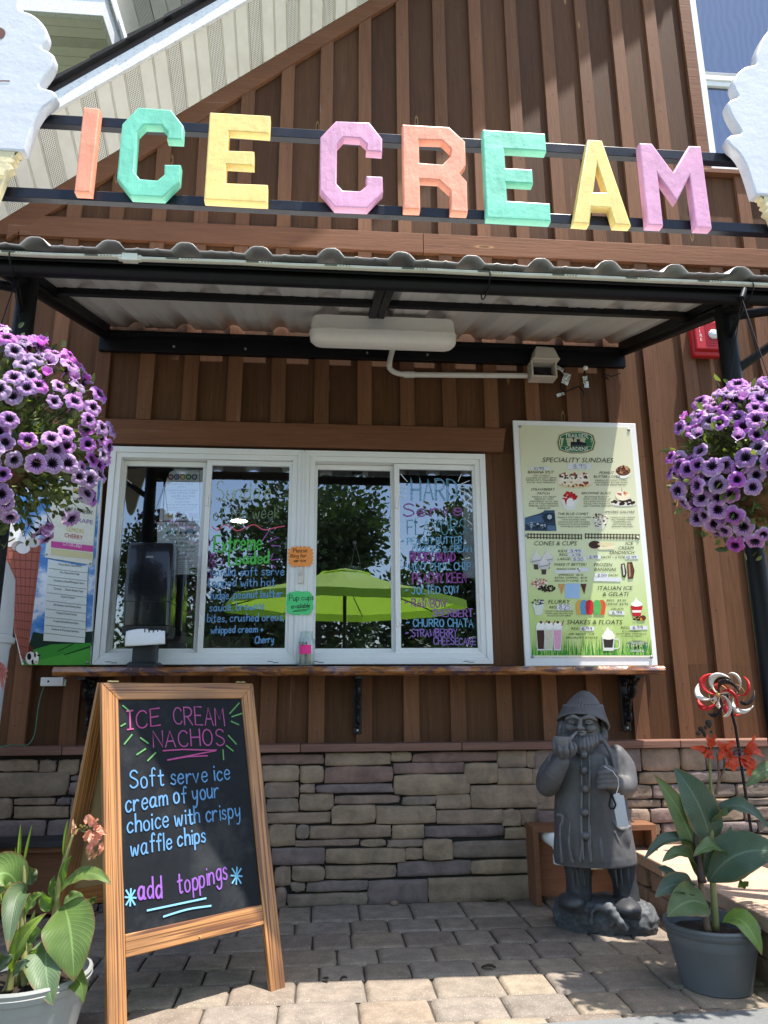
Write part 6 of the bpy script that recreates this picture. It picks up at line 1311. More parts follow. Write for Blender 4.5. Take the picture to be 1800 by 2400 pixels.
# coat details: placket, seams, pockets, collar, strap
for x in (505, 570): limb(mb, [g_(x, 560, -.09), g_(x+6, 760, -.1075), g_(x+4, 1000, -.116), g_(x+2, 1200, -.119), g_(x+22, 1480, -.128)], [.005]*5)
for x, y in ((528, 603), (530, 733), (540, 888), (535, 1085), (541, 1280)): mb.tube([g_(x, y, -.085), g_(x, y, -.124-.0000*y)], 28*K, 16); mb.tube([g_(x, y, -.085), g_(x, y, -.1285)], 18*K, 12)
limb(mb, [g_(690, 480, -.07), g_(740, 560, -.085), g_(770, 650, -.09), g_(790, 760, -.10)], [.010, .010, .009, .008]); limb(mb, [g_(705, 640, -.112), g_(715, 690, -.135), g_(700, 720, -.16)], [.009, .010, .009])
limb(mb, [g_(270, 590, -.06), g_(240, 640, -.07), g_(260, 690, -.07)], [.009, .009, .008])
limb(mb, [g_(315, 1105, -.075), g_(350, 1120, -.09), g_(345, 1190, -.09)], [.008, .009, .006])
P = [g_(775, 1165, -.105), g_(830, 1225, -.104), g_(915, 1205, -.075)]; limb(mb, P, [.008, .009, .008]); limb(mb, [g_(905, 1215, -.075), g_(912, 1320, -.078), g_(885, 1385, -.085), g_(830, 1350, -.105), g_(790, 1250, -.112)], [.006]*5); mb.ball(g_(855, 1290, -.085), 70*K, 34*K, 95*K, 14)
for k in range(7): x = 330+k*85; limb(mb, [g_(x, 1200+rnd.uniform(-60, 60), -.085-.03*math.sin((k+.5)/7*3.14)), g_(x+rnd.uniform(-15, 15), 1350, -.09-.035*math.sin((k+.5)/7*3.14)), g_(x+rnd.uniform(-20, 20), 1495, -.085-.04*math.sin((k+.5)/7*3.14))], [.003, .006, .007])
def fold(c): return .0025*mnoise.noise((c.x*14, c.y*14, c.z*9))+.0012*mnoise.noise((c.x*45, c.y*45, c.z*30))
remesh(mb, 'figure', st, STM, .0042, 2, fold)
mb = Clay()   # sou'wester hat with ribbed crown
loftE(mb, [(g_(518, 250, -.02), 162*K, 155*K), (g_(521, 205, -.018), 152*K, 148*K), (g_(525, 150, -.012), 118*K, 120*K), (g_(528, 110, -.008), 84*K, 85*K), (g_(530, 82, -.005), 48*K, 50*K), (g_(530, 68, -.005), 16*K, 16*K)])
for k in range(56):
    a = 2*math.pi*k/56; fr = (1-math.sin(a))/2; zo = 262*fr**1.5+(1-fr**1.5)*385
    ci = g_(522, 205, -.015); ce_ = g_(522, zo, -.015); ce_.z -= .028*math.cos(a); cm = ci.lerp(ce_, .45)
    mb.tube([ci+Vector((150*K*math.cos(a), 145*K*math.sin(a), 0)), cm+Vector((172*K*math.cos(a), 166*K*math.sin(a), 0)), ce_+Vector((206*K*math.cos(a), 200*K*math.sin(a), 0))], [.011, .009, .0068], k=.006)
hc = g_(525, 150, -.015)
def ribs(c): a = math.atan2(c.y-hc.y, c.x-hc.x); return (.0016*math.sin(a*34) if c.z > g_(520, 205).z+.004 else 0)+.001*mnoise.noise((c.x*30, c.y*30, c.z*30))
remesh(mb, 'hat', st, STM, .0038, 2, ribs)
mb = MB(); bc = g_(345, 510, -.185); mb.lathe([(.001, -.032), (.020, -.030), (.030, -.012), (.034, .012), (.036, .030), (.028, .030), (.024, .012), (.001, .008)], bc, 24); mb.tube([bc+Vector((.02, .01, -.012)), g_(415, 470, -.175), g_(466, 414, -.15)], [.008, .0075, .0055], 10)
mb.build('pipe', STM, st, smooth=True, angle=50)
for nm, secs, toe in (('boot', [(1470, 362, 580, 95), (1500, 362, 580, 95), (1560, 372, 582, 92), (1640, 385, 585, 90), (1720, 388, 588, 92), (1790, 380, 588, 100), (1850, 372, 586, 105)], (420, 1830, -.075, 95, 130)), ('boot', [(1490, 716, 962, 100), (1515, 718, 962, 100), (1580, 735, 958, 95), (1660, 765, 965, 92), (1740, 782, 982, 95), (1820, 790, 992, 105), (1890, 792, 994, 108)], (888, 1880, -.08, 104, 140))):
    mb = Clay(); loftE(mb, [sec(*s, .01) for s in secs[::-1]]); x, y, d, rx, ry = toe
    mb.ball(g_(x, y, d), rx*K, ry*K, 62*K, 18); mb.ball(g_(x, y+38, d+.02), rx*1.03*K, ry*1.12*K, 30*K, 18)
    s0 = secs[1]; mb.tube([g_((s0[1]+s0[2])/2+(s0[2]-s0[1])/2*math.cos(a)*1.02, s0[0]+4, .01+s0[3]*K*1.02*math.sin(a)) for a in [k*math.pi/14 for k in range(29)]], .007, 8)
    for xx in (.30, .48, .72): xq = s0[1]+(s0[2]-s0[1])*xx; limb(mb, [g_(xq, s0[0]+20, -.045), g_(xq+8, s0[0]+110, -.046), g_(xq+22, s0[0]+200, -.044)], [.004, .005, .003])
    remesh(mb, nm, st, BOOTM, .0045, 2, fold)
mb = Clay(); BC = Vector((1.305, -.575, 0)); mb.loft([(BC+Vector((0, 0, z)), .222*q, .125*q) for z, q in ((-.006, .96), (.0, .99), (.03, 1.04), (.06, 1.04), (.085, .98), (.105, .90), (.116, .78))], 3.2)
def craggy(c): return .012*mnoise.noise((c.x*9, c.y*9, c.z*9))+.008*mnoise.noise((c.x*24, c.y*24, c.z*24))+.004*mnoise.noise((c.x*60, c.y*60, c.z*60))
ce = BC+Vector((-.02, -.128, .085))
mb.tube([ce+Vector((.045*math.cos(a), -.0, .045*math.sin(a)-.02)) for a in [R(200-k*12) for k in range(20)]], .012, 8, k=.004); mb.tube([ce+Vector((.03, 0, .03)), ce+Vector((.06, -.01, -.01)), ce+Vector((.10, -.012, -.05))], .014, 8)
rk = remesh(mb, 'rock_base', st, ROCKM, .005, 2, craggy); MR = Matrix.Rotation(R(-19), 3, 'Z'); c0 = BC-origin(st)
for v in rk.data.vertices: v.co = c0+MR @ (v.co-c0)
# white tag hanging from the fist, with its black clip
TAGM = plain('dull white plastic tag', (.50, .52, .54), .5)
tg = thing('price_tag', g_(820, 930, -.2), 'blank white plastic tag hanging from the fist of the statue on a thin cord', 'tag')
pt_ = front(sY-.215); mb = MB(); mb.prism([pt_.loc(pt_.at(1220+x/3.568, 1600+y/3.568)) for x, y in ((762, 945), (785, 930), (800, 925), (826, 922), (832, 938), (862, 942), (903, 1196), (878, 1204), (808, 1196))], pt_, 0, .003, TAGM, .5); mb.build('plate', parent=tg, bevel=.001)
mb = MB(); mb.tube([g_(700, 700, -.20), g_(770, 740, -.205), g_(815, 800, -.208), g_(822, 860, -.21), g_(800, 935, -.22)], .0018, 6, plain('thin white cord', (.6, .6, .58), .6)); mb.build('cord', parent=tg)
mb = MB(); mb.tube([g_(760, 925, -.222), g_(778, 975, -.224), g_(795, 1020, -.224), g_(785, 1050, -.224), g_(755, 1055, -.224), g_(742, 1030, -.224), g_(748, 985, -.224), g_(760, 925, -.222)], .0045, 8, BLK); tag(mb.build('carabiner', smooth=True), 'small black carabiner clip hanging under the fist of the statue', 'clip')

# ================================================================ HATCH BOXES AT THE STONE BASE
BOXW = wood_stain('red brown hatch wood', (.13, .058, .03), (.24, .115, .064), 'X', .15, weather=.8)
def hatch(x0, x1, z0, z1, y0, name, lab, t=.028):
    h = thing(name, ((x0+x1)/2, y0, 0), lab, 'wooden box')
    for nm, b_ in (('top_board', (x0, x1, y0, -.02, z1-t, z1)), ('side_board', (x0, x0+t, y0, -.02, z0, z1-t)), ('side_board', (x1-t, x1, y0, -.02, z0, z1-t)), ('back_board', (x0+t, x1-t, -.135, -.118, z0+.02, z1-t))):
        mb = MB(); mb.box(*b_, BOXW); mb.build(nm, parent=h, bevel=.002)
    return h
a, c = at(1257, 2108, -.24), at(1537, 1932, -.24)
hb = hatch(a.x, c.x, .0, c.z, -.24, 'utility_hatch_box', 'open fronted brown wooden box around white pipes, behind the statue')
PV = plain('white pvc pipe', (.78, .78, .75), .3, amt=.05); e0 = at(1300, 1975, -.19)
ep = thing('pvc_elbow_pipe', e0, 'white plastic elbow pipe inside the wooden box behind the statue', 'pipe'); mb = MB()
mb.tube([e0+Vector((-.035, .06, .035)), e0+Vector((-.03, -.02, .03)), e0+Vector((-.005, -.055, .015)), e0+Vector((.01, -.065, -.02)), e0+Vector((.012, -.065, -.06))], .036, 18, PV); mb.build('elbow', parent=ep, smooth=True, angle=50)
mb = MB(); mb.tube([e0+Vector((.012, -.065, -.045)), e0+Vector((.012, -.065, -.085))], .043, 20, PV); mb.build('collar', parent=ep, smooth=True, angle=50)
p0, p1 = at(1382, 2038, -.18), at(1412, 2018, -.18); mb = MB(); mb.box(p0.x, p1.x, -.18, -.136, p0.z, p1.z, plain('pale yellow plastic', (.66, .60, .40), .4)); mb.tube([Vector((p0.x+.02, -.16, p0.z)), Vector((p0.x+.015, -.165, p0.z-.03)), Vector((p0.x-.01, -.15, p0.z-.07))], .003, 6, BLK)
tag(mb.build('small_junction_box', bevel=.004), 'small pale yellow junction box inside the wooden box, between the boots of the statue', 'junction box')
hb2 = hatch(-2.0, -1.12, .0, .325, -.24, 'crawl_space_box', 'dark wooden box with black ledge board at the stone base behind the left canna', .026)
mb = MB(); mb.box(-2.05, -1.10, -.27, -.02, .326, .352, plain('black weathered board', (.03, .028, .028), .7, amt=.4, scale=(1, 20, 20)), .5); mb.build('ledge_board', parent=hb2, bevel=.003)
mb = MB(); mb.box(-1.97, -1.15, -.20, -.18, .02, .30, BOXW, .1); mb.build('front_board', parent=hb2, bevel=.002)

# ================================================================ RAISED PLANTER
pw_t = thing('planter_wall', (1.75, -.8, 0), 'low raised planter with tan capstones, right of the statue', 'planter wall')
TAN = plain('tan sandstone cap', (.42, .29, .21), .85, amt=.22, noise=5, bump=.6, bscale=60); PLST = plain('rough tan block', (.24, .175, .135), .9, amt=.35, noise=8, bump=.9, bscale=35)
wall_pl = Plane((1.64, 0, 0), (0, -1, 0), (0, 0, 1)); mb = MB(); y = .02
while y < 2.3:
    for z0, z1 in ((-.02, .085), (.089, .185)):
        wd = rnd.uniform(.22, .34); stone(mb, wall_pl, y+.002+(z0 > 0)*.05, min(y+.28, 2.3), z0, z1, -.02, .02, rnd.random(), PLST)
    y += .285
mb.build('block_face', parent=pw_t, smooth=True, angle=50)
mb = MB(); y = 0.02
for L in (.52, .46, .5, .44, .5):
    mb.hexa([(1.605+rnd.uniform(-.006, .006), -y-.004, .187), (1.605+rnd.uniform(-.006, .006), -y-L+.004, .187), (2.05, -y-L+.004, .187), (2.05, -y-.004, .187), (1.605, -y-.004, .243), (1.605, -y-L+.004, .243), (2.05, -y-L+.004, .243), (2.05, -y-.004, .243)], TAN); y += L
mb.build('capstones', parent=pw_t, bevel=.006)
MULCH = plain('dark mulch', (.045, .03, .022), .95, amt=.5, noise=30, bump=1., bscale=90); mb = MB(); mb.box(2.05, 3.6, -2.4, -.02, .0, .215, MULCH, .5); mb.build('soil', parent=pw_t)

# ================================================================ LEAVES, FLOWERS, POTS
def leaf_mat(name, col, back=None, trans=.35, vein=.35, rough=.5):
    m, nt, b, o = new_mat(name); g = G(nt); uv = g.n('TexCoord').outputs['UV']; sx = g.n('SeparateXYZ', i_0=uv)
    u, v = sx.outputs[0], sx.outputs[1]; a = g.math('ABSOLUTE', g.math('SUBTRACT', u, .5))
    ve = g.math('SINE', g.math('MULTIPLY', g.math('SUBTRACT', v, g.math('MULTIPLY', a, .55)), 105.)); ve = g.ramp(ve, [(.35, (0, 0, 0)), (1., (1, 1, 1))])
    mid = g.ramp(a, [(.0, (1, 1, 1)), (.035, (0, 0, 0))]); n = g.noise(g.obj(), 9, 5, .6)
    c = g.mix(1., (*col, 1), g.ramp(n, [(.3, (.72, .74, .7)), (.7, (1.2, 1.18, 1.1))]), 'MULTIPLY')
    c = g.mix(g.math('MULTIPLY', ve, vein*.5), c, tuple(min(1, x*1.5+.01) for x in col)); c = g.mix(g.math('MULTIPLY', mid, .75), c, tuple(min(1, x*1.8+.04) for x in col))
    t = g.math('MULTIPLY_ADD', g.attr('rnd'), .5, .75); c = g.mix(1., c, g.n('CombineColor', i_0=t, i_1=t, i_2=t).outputs[0], 'MULTIPLY')
    nb = g.noise(g.obj(), 14, 6, .65); ed = g.math('ADD', g.math('ADD', g.ramp(a, [(.38, (0, 0, 0)), (.5, (.30, .30, .30))]), g.ramp(v, [(.86, (0, 0, 0)), (1, (.32, .32, .32))])), nb)
    wr = g.ramp(ed, [(.66, (0, 0, 0)), (.78, (1, 1, 1))]); c = g.mix(g.math('MULTIPLY', wr, .8), c, (.16, .10, .04)); ye = g.ramp(g.noise(g.obj(), 5, 3, .5), [(.55, (0, 0, 0)), (.75, (1, 1, 1))]); c = g.mix(g.math('MULTIPLY', ye, .35), c, (col[0]*1.9, col[1]*1.45, col[2]*.7))
    nt.links.new(c, b.inputs['Base Color']); b.inputs['Roughness'].default_value = rough
    tl = g.n('BsdfTranslucent'); c2 = g.mix(1., c, (1.3, 1.5, .55), 'MULTIPLY'); nt.links.new(c2, tl.inputs[0]); mx = g.n('MixShader', i_0=trans, i_1=b.outputs[0], i_2=tl.outputs[0]); nt.links.new(mx.outputs[0], o.inputs[0])
    nt.links.new(g.bump(ve, .25, .004), b.inputs['Normal']); return m
def leaf(name, parent, P, width, mat, face=(0, -1, .25), fold=.25, wav=.02, nu=9, nv=22, peak=.42, twist=0.):
    """one blade along a curve of three points, folded on its midrib, edges rippled"""
    P = [Vector(p) for p in P]; face = Vector(face).normalized(); V = []; UV = []; sd = rnd.random()*50
    for j in range(nv+1):
        t = j/nv; c = P[0]*(1-t)**2+P[1]*2*t*(1-t)+P[2]*t*t; d = ((P[1]-P[0])*(1-t)+(P[2]-P[1])*t).normalized()
        s = d.cross(face); s = s.normalized() if s.length > 1e-5 else Vector((1, 0, 0)); nrm = s.cross(d).normalized()
        if twist: s = (Matrix.Rotation(twist*t, 3, d) @ s); nrm = s.cross(d).normalized()
        k = math.sin(math.pi*t**(math.log(.5)/math.log(peak)))**.85 if 0 < t < 1 else 0; k = max(k, .035*(1-t)+.004)
        for i in range(nu):
            u = i/(nu-1)*2-1; q = c+s*(u*width/2*k*math.cos(fold*abs(u)))+nrm*(abs(u)*width/2*k*math.sin(fold)+wav*k*abs(u)**2*mnoise.noise((t*5, sd, u*1.4)))
            V.append(q); UV.append((i/(nu-1), t))
    mb = MB(); mb.v = V; tt = rnd.random()
    for j in range(nv):
        for i in range(nu-1): mb.face([j*nu+i, j*nu+i+1, (j+1)*nu+i+1, (j+1)*nu+i], mat, tt)
    o = mb.build(name, parent=parent, smooth='all'); uv = o.data.uv_layers.new(name='UVMap')
    for l in o.data.loops: uv.data[l.index].uv = UV[l.vertex_index]
    return o
def pot(root, c, rim, bot, h, m, lip=.03):
    mb = MB(); mb.lathe([(.001, .0), (bot, 0), (bot+.004, .006), (bot+.003, .012), (bot+(rim-bot)*.72, h-.075), (rim-.010, h-.07), (rim-.008, h-.066), (rim-.006, h-lip-.004), (rim, h-lip), (rim+.004, h-lip*.55), (rim+.001, h-lip*.5), (rim+.004, h-.006), (rim, h), (rim-.008, h), (rim-.010, h-.02), (rim-.014, h-.04)], c, 56, m); mb.build('pot', parent=root, smooth=True, angle=40)
    mb = MB(); n = 28; so_ = plain('potting soil', (.028, .02, .015), .95, amt=.6, noise=60, bump=1., bscale=150); cc = Vector(c)+Vector((0, 0, h-.045)); b0 = 0; mb.v.append(cc+Vector((0, 0, .008)))
    for r_ in (.3, .55, .8, 1.): 
        for k in range(n): a = 2*math.pi*k/n; mb.v.append(cc+Vector((r_*(rim-.0125)*math.cos(a), r_*(rim-.0125)*math.sin(a), .012*mnoise.noise((r_*5, k*.9, c[0])))))
    for k in range(n): mb.face([0, 1+k, 1+(k+1) % n], so_)
    for j in range(3):
        for k in range(n): mb.face([1+j*n+k, 1+(j+1)*n+k, 1+(j+1)*n+(k+1) % n, 1+j*n+(k+1) % n], so_)
    mb.build('soil', parent=root)
c6 = lambda x, y, Y: at(1200+x/2.602, 1550+y/2.602, Y)
DKG = leaf_mat('dark bronze green canna leaf', (.032, .062, .040), trans=.12, vein=.2); MDG = leaf_mat('mid green canna leaf', (.07, .115, .04), trans=.25); LMG = leaf_mat('lime green canna leaf', (.17, .27, .06), trans=.35)
STEM = plain('green brown stem', (.19, .19, .07), .5, amt=.3, noise=5, scale=(1, 1, .4)); STB = plain('brown stem sheath', (.16, .10, .06), .6, amt=.3); BRZ = plain('bronze stem sheath', (.05, .032, .028), .5, amt=.3)
rc = Vector((1.435, -1.29, 0)); rp = thing('potted_canna', rc, 'dark leaved canna with red flowers in a grey plastic pot by the planter wall', 'potted plant')
pot(rp, rc, .162, .118, .215, plain('dark grey plastic pot', (.10, .108, .118), .45, amt=.06))
kx = .00063
for P, wd, m, f, fo in (([(1150, 1330, -1.27), (1120, 1000, -1.30), (862, 688, -1.34)], 175, MDG, (.1, -1, .2), .22), ([(1212, 1120, -1.28), (1170, 850, -1.33), (985, 648, -1.30)], 225, DKG, (-.1, -1, .15), .2), ([(1235, 960, -1.29), (1370, 770, -1.32), (1575, 1030, -1.36)], 105, DKG, (-.1, -.7, .7), .3), ([(1200, 1345, -1.29), (1350, 1080, -1.36), (1680, 1180, -1.42)], 255, DKG, (-.15, -.9, .5), .2),
    ([(1110, 1120, -1.28), (960, 1000, -1.33), (800, 1215, -1.36)], 85, DKG, (0, -.6, .8), .35), ([(1130, 1260, -1.29), (1040, 1090, -1.36), (915, 1225, -1.38)], 95, MDG, (0, -.7, .7), .3), ([(1310, 1190, -1.30), (1230, 1060, -1.38), (1105, 1190, -1.40)], 105, MDG, (0, -.6, .8), .25), ([(1130, 1420, -1.30), (1010, 1290, -1.37), (872, 1440, -1.42)], 135, DKG, (0, -.8, .55), .25),
    ([(1200, 1500, -1.32), (1080, 1400, -1.42), (945, 1560, -1.45)], 195, MDG, (.1, -.8, .6), .2), ([(1285, 1590, -1.33), (1420, 1490, -1.45), (1525, 1795, -1.48)], 140, LMG, (-.2, -.7, .7), .25), ([(1210, 980, -1.30), (1260, 930, -1.34), (1325, 868, -1.33)], 60, MDG, (.2, -.8, -.5), .6), ([(1620, 640, -1.25), (1540, 640, -1.28), (1420, 775, -1.3)], 95, MDG, (0, -.9, .5), .2),
    ([(1180, 1300, -1.27), (1225, 1220, -1.31), (1250, 1110, -1.33)], 75, MDG, (.2, -1, 0), .5), ([(1230, 1280, -1.24), (1300, 1180, -1.22), (1335, 1000, -1.2)], 120, DKG, (0, -1, .2), .2), ([(1380, 1380, -1.25), (1420, 1350, -1.28), (1440, 1340, -1.3)], 50, MDG, (0, -1, .2), .2), ([(890, 1255, -1.2), (1000, 1300, -1.24), (1130, 1370, -1.28)], 60, DKG, (0, -.7, .7), .3)):
    leaf('leaf', rp, [c6(*p) for p in P], wd*kx, m, f, fo)
for P, rr, m in (([(1195, 1650, -1.33), (1170, 1500, -1.31), (1150, 1340, -1.30), (1135, 1200, -1.29)], [.013, .0125, .012, .008], STB), ([(1245, 1640, -1.30), (1228, 1400, -1.29), (1220, 1200, -1.29), (1217, 1000, -1.29)], [.013, .012, .011, .008], STEM), ([(1217, 1010, -1.29), (1216, 850, -1.29), (1210, 700, -1.29), (1204, 560, -1.29)], [.008, .006, .0055, .0045], STEM), ([(1240, 810, -1.28), (1262, 700, -1.28), (1250, 560, -1.28)], [.005, .006, .003], STB), ([(1245, 800, -1.28), (1285, 680, -1.28), (1330, 570, -1.29)], [.004, .0045, .004], STB), ([(1160, 1350, -1.31), (1130, 1150, -1.30), (1110, 1000, -1.29)], [.016, .017, .006], BRZ)):
    mb = MB(); mb.tube(catmull([tuple(c6(*p)) for p in P], 5), [rr[0]+(rr[-1]-rr[0])*k/(5*(len(P)-1)) for k in range(5*(len(P)-1)+1)], 10, m); mb.build('stem', parent=rp, smooth='all')
def petal_mat(name, a, b_):
    m, nt, b, o = new_mat(name); g = G(nt); n = g.noise(g.obj(), 40, 4, .6); c = g.ramp(n, [(.3, a), (.7, b_)]); nt.links.new(c, b.inputs['Base Color']); b.inputs['Roughness'].default_value = .5
    tl = g.n('BsdfTranslucent'); nt.links.new(c, tl.inputs[0]); mx = g.n('MixShader', i_0=.35, i_1=b.outputs[0], i_2=tl.outputs[0]); nt.links.new(mx.outputs[0], o.inputs[0]); return m
REDP = petal_mat('red canna petal', (.48, .035, .015), (.62, .09, .02)); CORP = petal_mat('coral canna petal', (.72, .22, .13), (.80, .42, .30)); WILT = petal_mat('wilted petal', (.50, .26, .14), (.62, .40, .25))
def blossom(root, mp_, Y, petals, kx_, mat):
    for x0, y0, x1, y1, x2, y2, wd in petals: leaf('petal', root, [mp_(x0, y0, Y), mp_(x1, y1, Y-.02), mp_(x2, y2, Y-.005)], wd*kx_, mat, (rnd.uniform(-.4, .4), -1, rnd.uniform(-.2, .6)), .35, .03, 7, 12)
blossom(rp, c6, -1.31, ((1215, 570, 1150, 520, 1085, 530, 42), (1200, 590, 1190, 540, 1215, 590, 60), (1215, 540, 1190, 480, 1190, 440, 42), (1225, 520, 1235, 480, 1238, 440, 26), (1320, 560, 1270, 530, 1255, 480, 70), (1330, 550, 1310, 500, 1370, 500, 60), (1310, 560, 1280, 540, 1262, 610, 62), (1330, 560, 1300, 590, 1340, 545, 50), (1380, 590, 1320, 610, 1300, 650, 55), (1370, 600, 1340, 620, 1355, 672, 75), (1400, 590, 1430, 640, 1455, 705, 70), (1400, 590, 1450, 610, 1490, 660, 66), (1390, 585, 1440, 590, 1500, 625, 40), (1410, 560, 1460, 500, 1485, 445, 60), (1420, 550, 1480, 520, 1540, 590, 60), (1420, 560, 1450, 540, 1470, 580, 40)), kx, REDP)
for P in ([(1330, 570), (1370, 560), (1410, 545)], [(1360, 590), (1400, 580), (1430, 560)], [(1340, 560), (1365, 545), (1390, 525)]):
    mb = MB(); mb.tube([c6(x, y, -1.305) for x, y in P], [.004, .003, .002], 6, plain('dark red stalk', (.08, .02, .022), .5)); mb.build('flower_stalk', parent=rp)
mb = MB(); POD = plain('dark seed pod', (.04, .03, .025), .7, amt=.3, bump=.8, bscale=200)
for x, y, r_ in ((1200, 378, 22), (1150, 412, 16), (1135, 440, 14), (1180, 405, 12), (1165, 430, 13), (1175, 450, 12), (1205, 400, 10), (1215, 430, 9)): mb.ball(c6(x, y, -1.30+rnd.uniform(-.01, .01)), r_*kx, n=10, m=POD)
mb.tube([c6(1160, 430, -1.30), c6(1195, 470, -1.30), c6(1206, 560, -1.29)], .003, 6, POD); mb.build('seed_pods', parent=rp, smooth=True)
# left canna
c7 = lambda x, y, Y: at(x/4.023, 1850+y/4.023, Y)
lc_ = Vector((-.895, -1.52, 0)); lp_t = thing('potted_canna', lc_, 'light green canna with coral flower in a pale grey pot, beside the chalkboard', 'potted plant')
pot(lp_t, lc_, .19, .15, .20, plain('pale grey plastic pot', (.24, .245, .235), .45, amt=.06), .035)
FRG = leaf_mat('fresh green canna leaf', (.105, .175, .045), trans=.4, vein=.3); YLG = leaf_mat('yellow green canna leaf', (.19, .28, .045), trans=.45); GRG = leaf_mat('bluish green canna leaf', (.085, .135, .065), trans=.25)
kl = .00037
for P, wd, m, f, fo in (([(600, 1090, -1.48), (690, 1290, -1.64), (695, 1815, -1.66)], 430, FRG, (-.1, -.85, .5), .12), ([(470, 1380, -1.52), (380, 1650, -1.66), (500, 2040, -1.68)], 290, GRG, (.1, -.95, .3), .18), ([(640, 1760, -1.55), (800, 1740, -1.64), (780, 2030, -1.66)], 160, FRG, (-.3, -.8, .5), .3), ([(555, 985, -1.48), (790, 640, -1.52), (1052, 905, -1.56)], 150, FRG, (0, -.6, .8), .2),
    ([(600, 900, -1.49), (560, 740, -1.52), (680, 620, -1.52)], 80, FRG, (.3, -.9, .2), .6), ([(190, 960, -1.50), (60, 600, -1.53), (-190, 1000, -1.58)], 330, FRG, (.1, -.9, .45), .12), ([(60, 1010, -1.52), (20, 900, -1.54), (-120, 1080, -1.56)], 200, YLG, (0, -.9, .4), .15), ([(240, 980, -1.50), (120, 880, -1.60), (75, 1540, -1.66)], 200, GRG, (.2, -.95, .25), .3), ([(95, 1720, -1.56), (150, 1400, -1.63), (440, 1165, -1.60)], 165, YLG, (-.25, -.85, .4), .35),
    ([(240, 1180, -1.50), (300, 1020, -1.53), (400, 985, -1.55)], 125, FRG, (-.2, -.8, .6), .2), ([(500, 1120, -1.47), (400, 1080, -1.50), (395, 960, -1.52)], 120, FRG, (.2, -.9, .4), .3), ([(520, 1040, -1.46), (470, 930, -1.47), (515, 810, -1.48)], 80, FRG, (.3, -1, 0), .4), ([(600, 1080, -1.40), (700, 1000, -1.40), (790, 1015, -1.42)], 120, FRG, (0, -.8, .6), .2), ([(800, 1120, -1.42), (850, 1070, -1.44), (915, 1010, -1.45)], 70, FRG, (0, -.9, .4), .2), ([(-60, 1760, -1.58), (60, 1600, -1.62), (130, 1560, -1.62)], 90, GRG, (0, -.9, .4), .3),
    ([(120, 1760, -1.60), (200, 1640, -1.64), (285, 1620, -1.64)], 95, GRG, (0, -.9, .5), .3), ([(250, 1420, -1.48), (330, 1350, -1.52), (390, 1330, -1.54)], 140, FRG, (0, -1, .3), .2), ([(280, 1640, -1.55), (320, 1560, -1.6), (350, 1500, -1.6)], 80, YLG, (.1, -1, .2), .3), ([(300, 900, -1.44), (280, 780, -1.45), (240, 720, -1.46)], 130, GRG, (.2, -1, .1), .2), ([(0, 1700, -1.56), (-40, 1560, -1.6), (-120, 1500, -1.6)], 130, FRG, (0, -1, .4), .3), ([(200, 1750, -1.48), (240, 1500, -1.47), (330, 1130, -1.46)], 110, FRG, (.2, -1, .1), .4)):
    leaf('leaf', lp_t, [c7(*p) for p in P], wd*kl, m, f, fo)
for P, wd in (([(180, 730, -1.50), (185, 520, -1.50), (196, 325, -1.50)], 52), ([(222, 720, -1.50), (255, 540, -1.50), (304, 325, -1.50)], 42), ([(600, 650, -1.49), (608, 450, -1.49), (642, 275, -1.49)], 52), ([(150, 730, -1.5), (148, 620, -1.5), (150, 535, -1.5)], 36)): leaf('rolled_leaf', lp_t, [c7(*p) for p in P], wd*kl, YLG, (.2, -1, 0), 1.0, .0, 7, 14)
for P, rr, m in (([(80, 1900, -1.55), (105, 1740, -1.55), (125, 1600, -1.56)], [.013, .012, .009], YLG), ([(245, 1820, -1.54), (215, 1250, -1.50), (226, 960, -1.50), (226, 700, -1.50)], [.011, .010, .007, .005], STEM), ([(535, 1600, -1.48), (535, 1090, -1.48), (560, 850, -1.49), (620, 640, -1.49), (690, 420, -1.49)], [.011, .010, .008, .006, .004], STEM), ([(230, 1850, -1.6), (215, 1760, -1.6), (150, 1650, -1.6)], [.008, .008, .006], STEM), ([(170, 1880, -1.52), (175, 1300, -1.50), (180, 720, -1.50)], [.009, .008, .006], STEM), ([(690, 420, -1.49), (740, 380, -1.49), (800, 400, -1.50), (850, 420, -1.5)], [.004, .0035, .003, .003], STEM)):
    mb = MB(); mb.tube(catmull([tuple(c7(*p)) for p in P], 5), [rr[0]+(rr[-1]-rr[0])*k/(5*(len(P)-1)) for k in range(5*(len(P)-1)+1)], 10, STEM); mb.build('stem', parent=lp_t, smooth='all')
blossom(lp_t, c7, -1.505, ((880, 350, 840, 250, 785, 300, 95), (880, 350, 900, 290, 930, 290, 40), (880, 350, 940, 380, 1010, 430, 60), (870, 400, 830, 430, 790, 490, 90), (880, 400, 890, 470, 900, 540, 100), (880, 480, 850, 540, 830, 600, 80), (900, 400, 930, 440, 955, 470, 60), (930, 510, 985, 540, 920, 630, 50), (890, 380, 920, 340, 960, 370, 45)), kl, CORP)
blossom(lp_t, c7, -1.50, ((880, 570, 860, 620, 840, 675, 70), (910, 590, 890, 630, 860, 650, 60), (690, 430, 685, 350, 690, 280, 30), (700, 430, 715, 380, 708, 320, 22)), kl, WILT)
mb = MB()
for x, y in ((750, 375), (775, 360), (800, 380), (815, 365), (760, 345), (795, 350)): mb.ball(c7(x, y, -1.50), 14*kl, n=8, m=YLG)
mb.build('flower_buds', parent=lp_t, smooth=True)
pq = lc_+Vector((0, 0, 0)); mb = MB()
for z in (.05, .105):
    for k in range(7): a = R(-100+k*6); r_ = .1525+.0365*z/.2+.0025; mb.v.append(pq+Vector((r_*math.cos(a)*1.0, r_*math.sin(a), z)))
for k in range(6): mb.face([k, k+1, 7+k+1, 7+k], ink('e0e0de'))
mb.build('care_label', parent=lp_t, smooth='all')

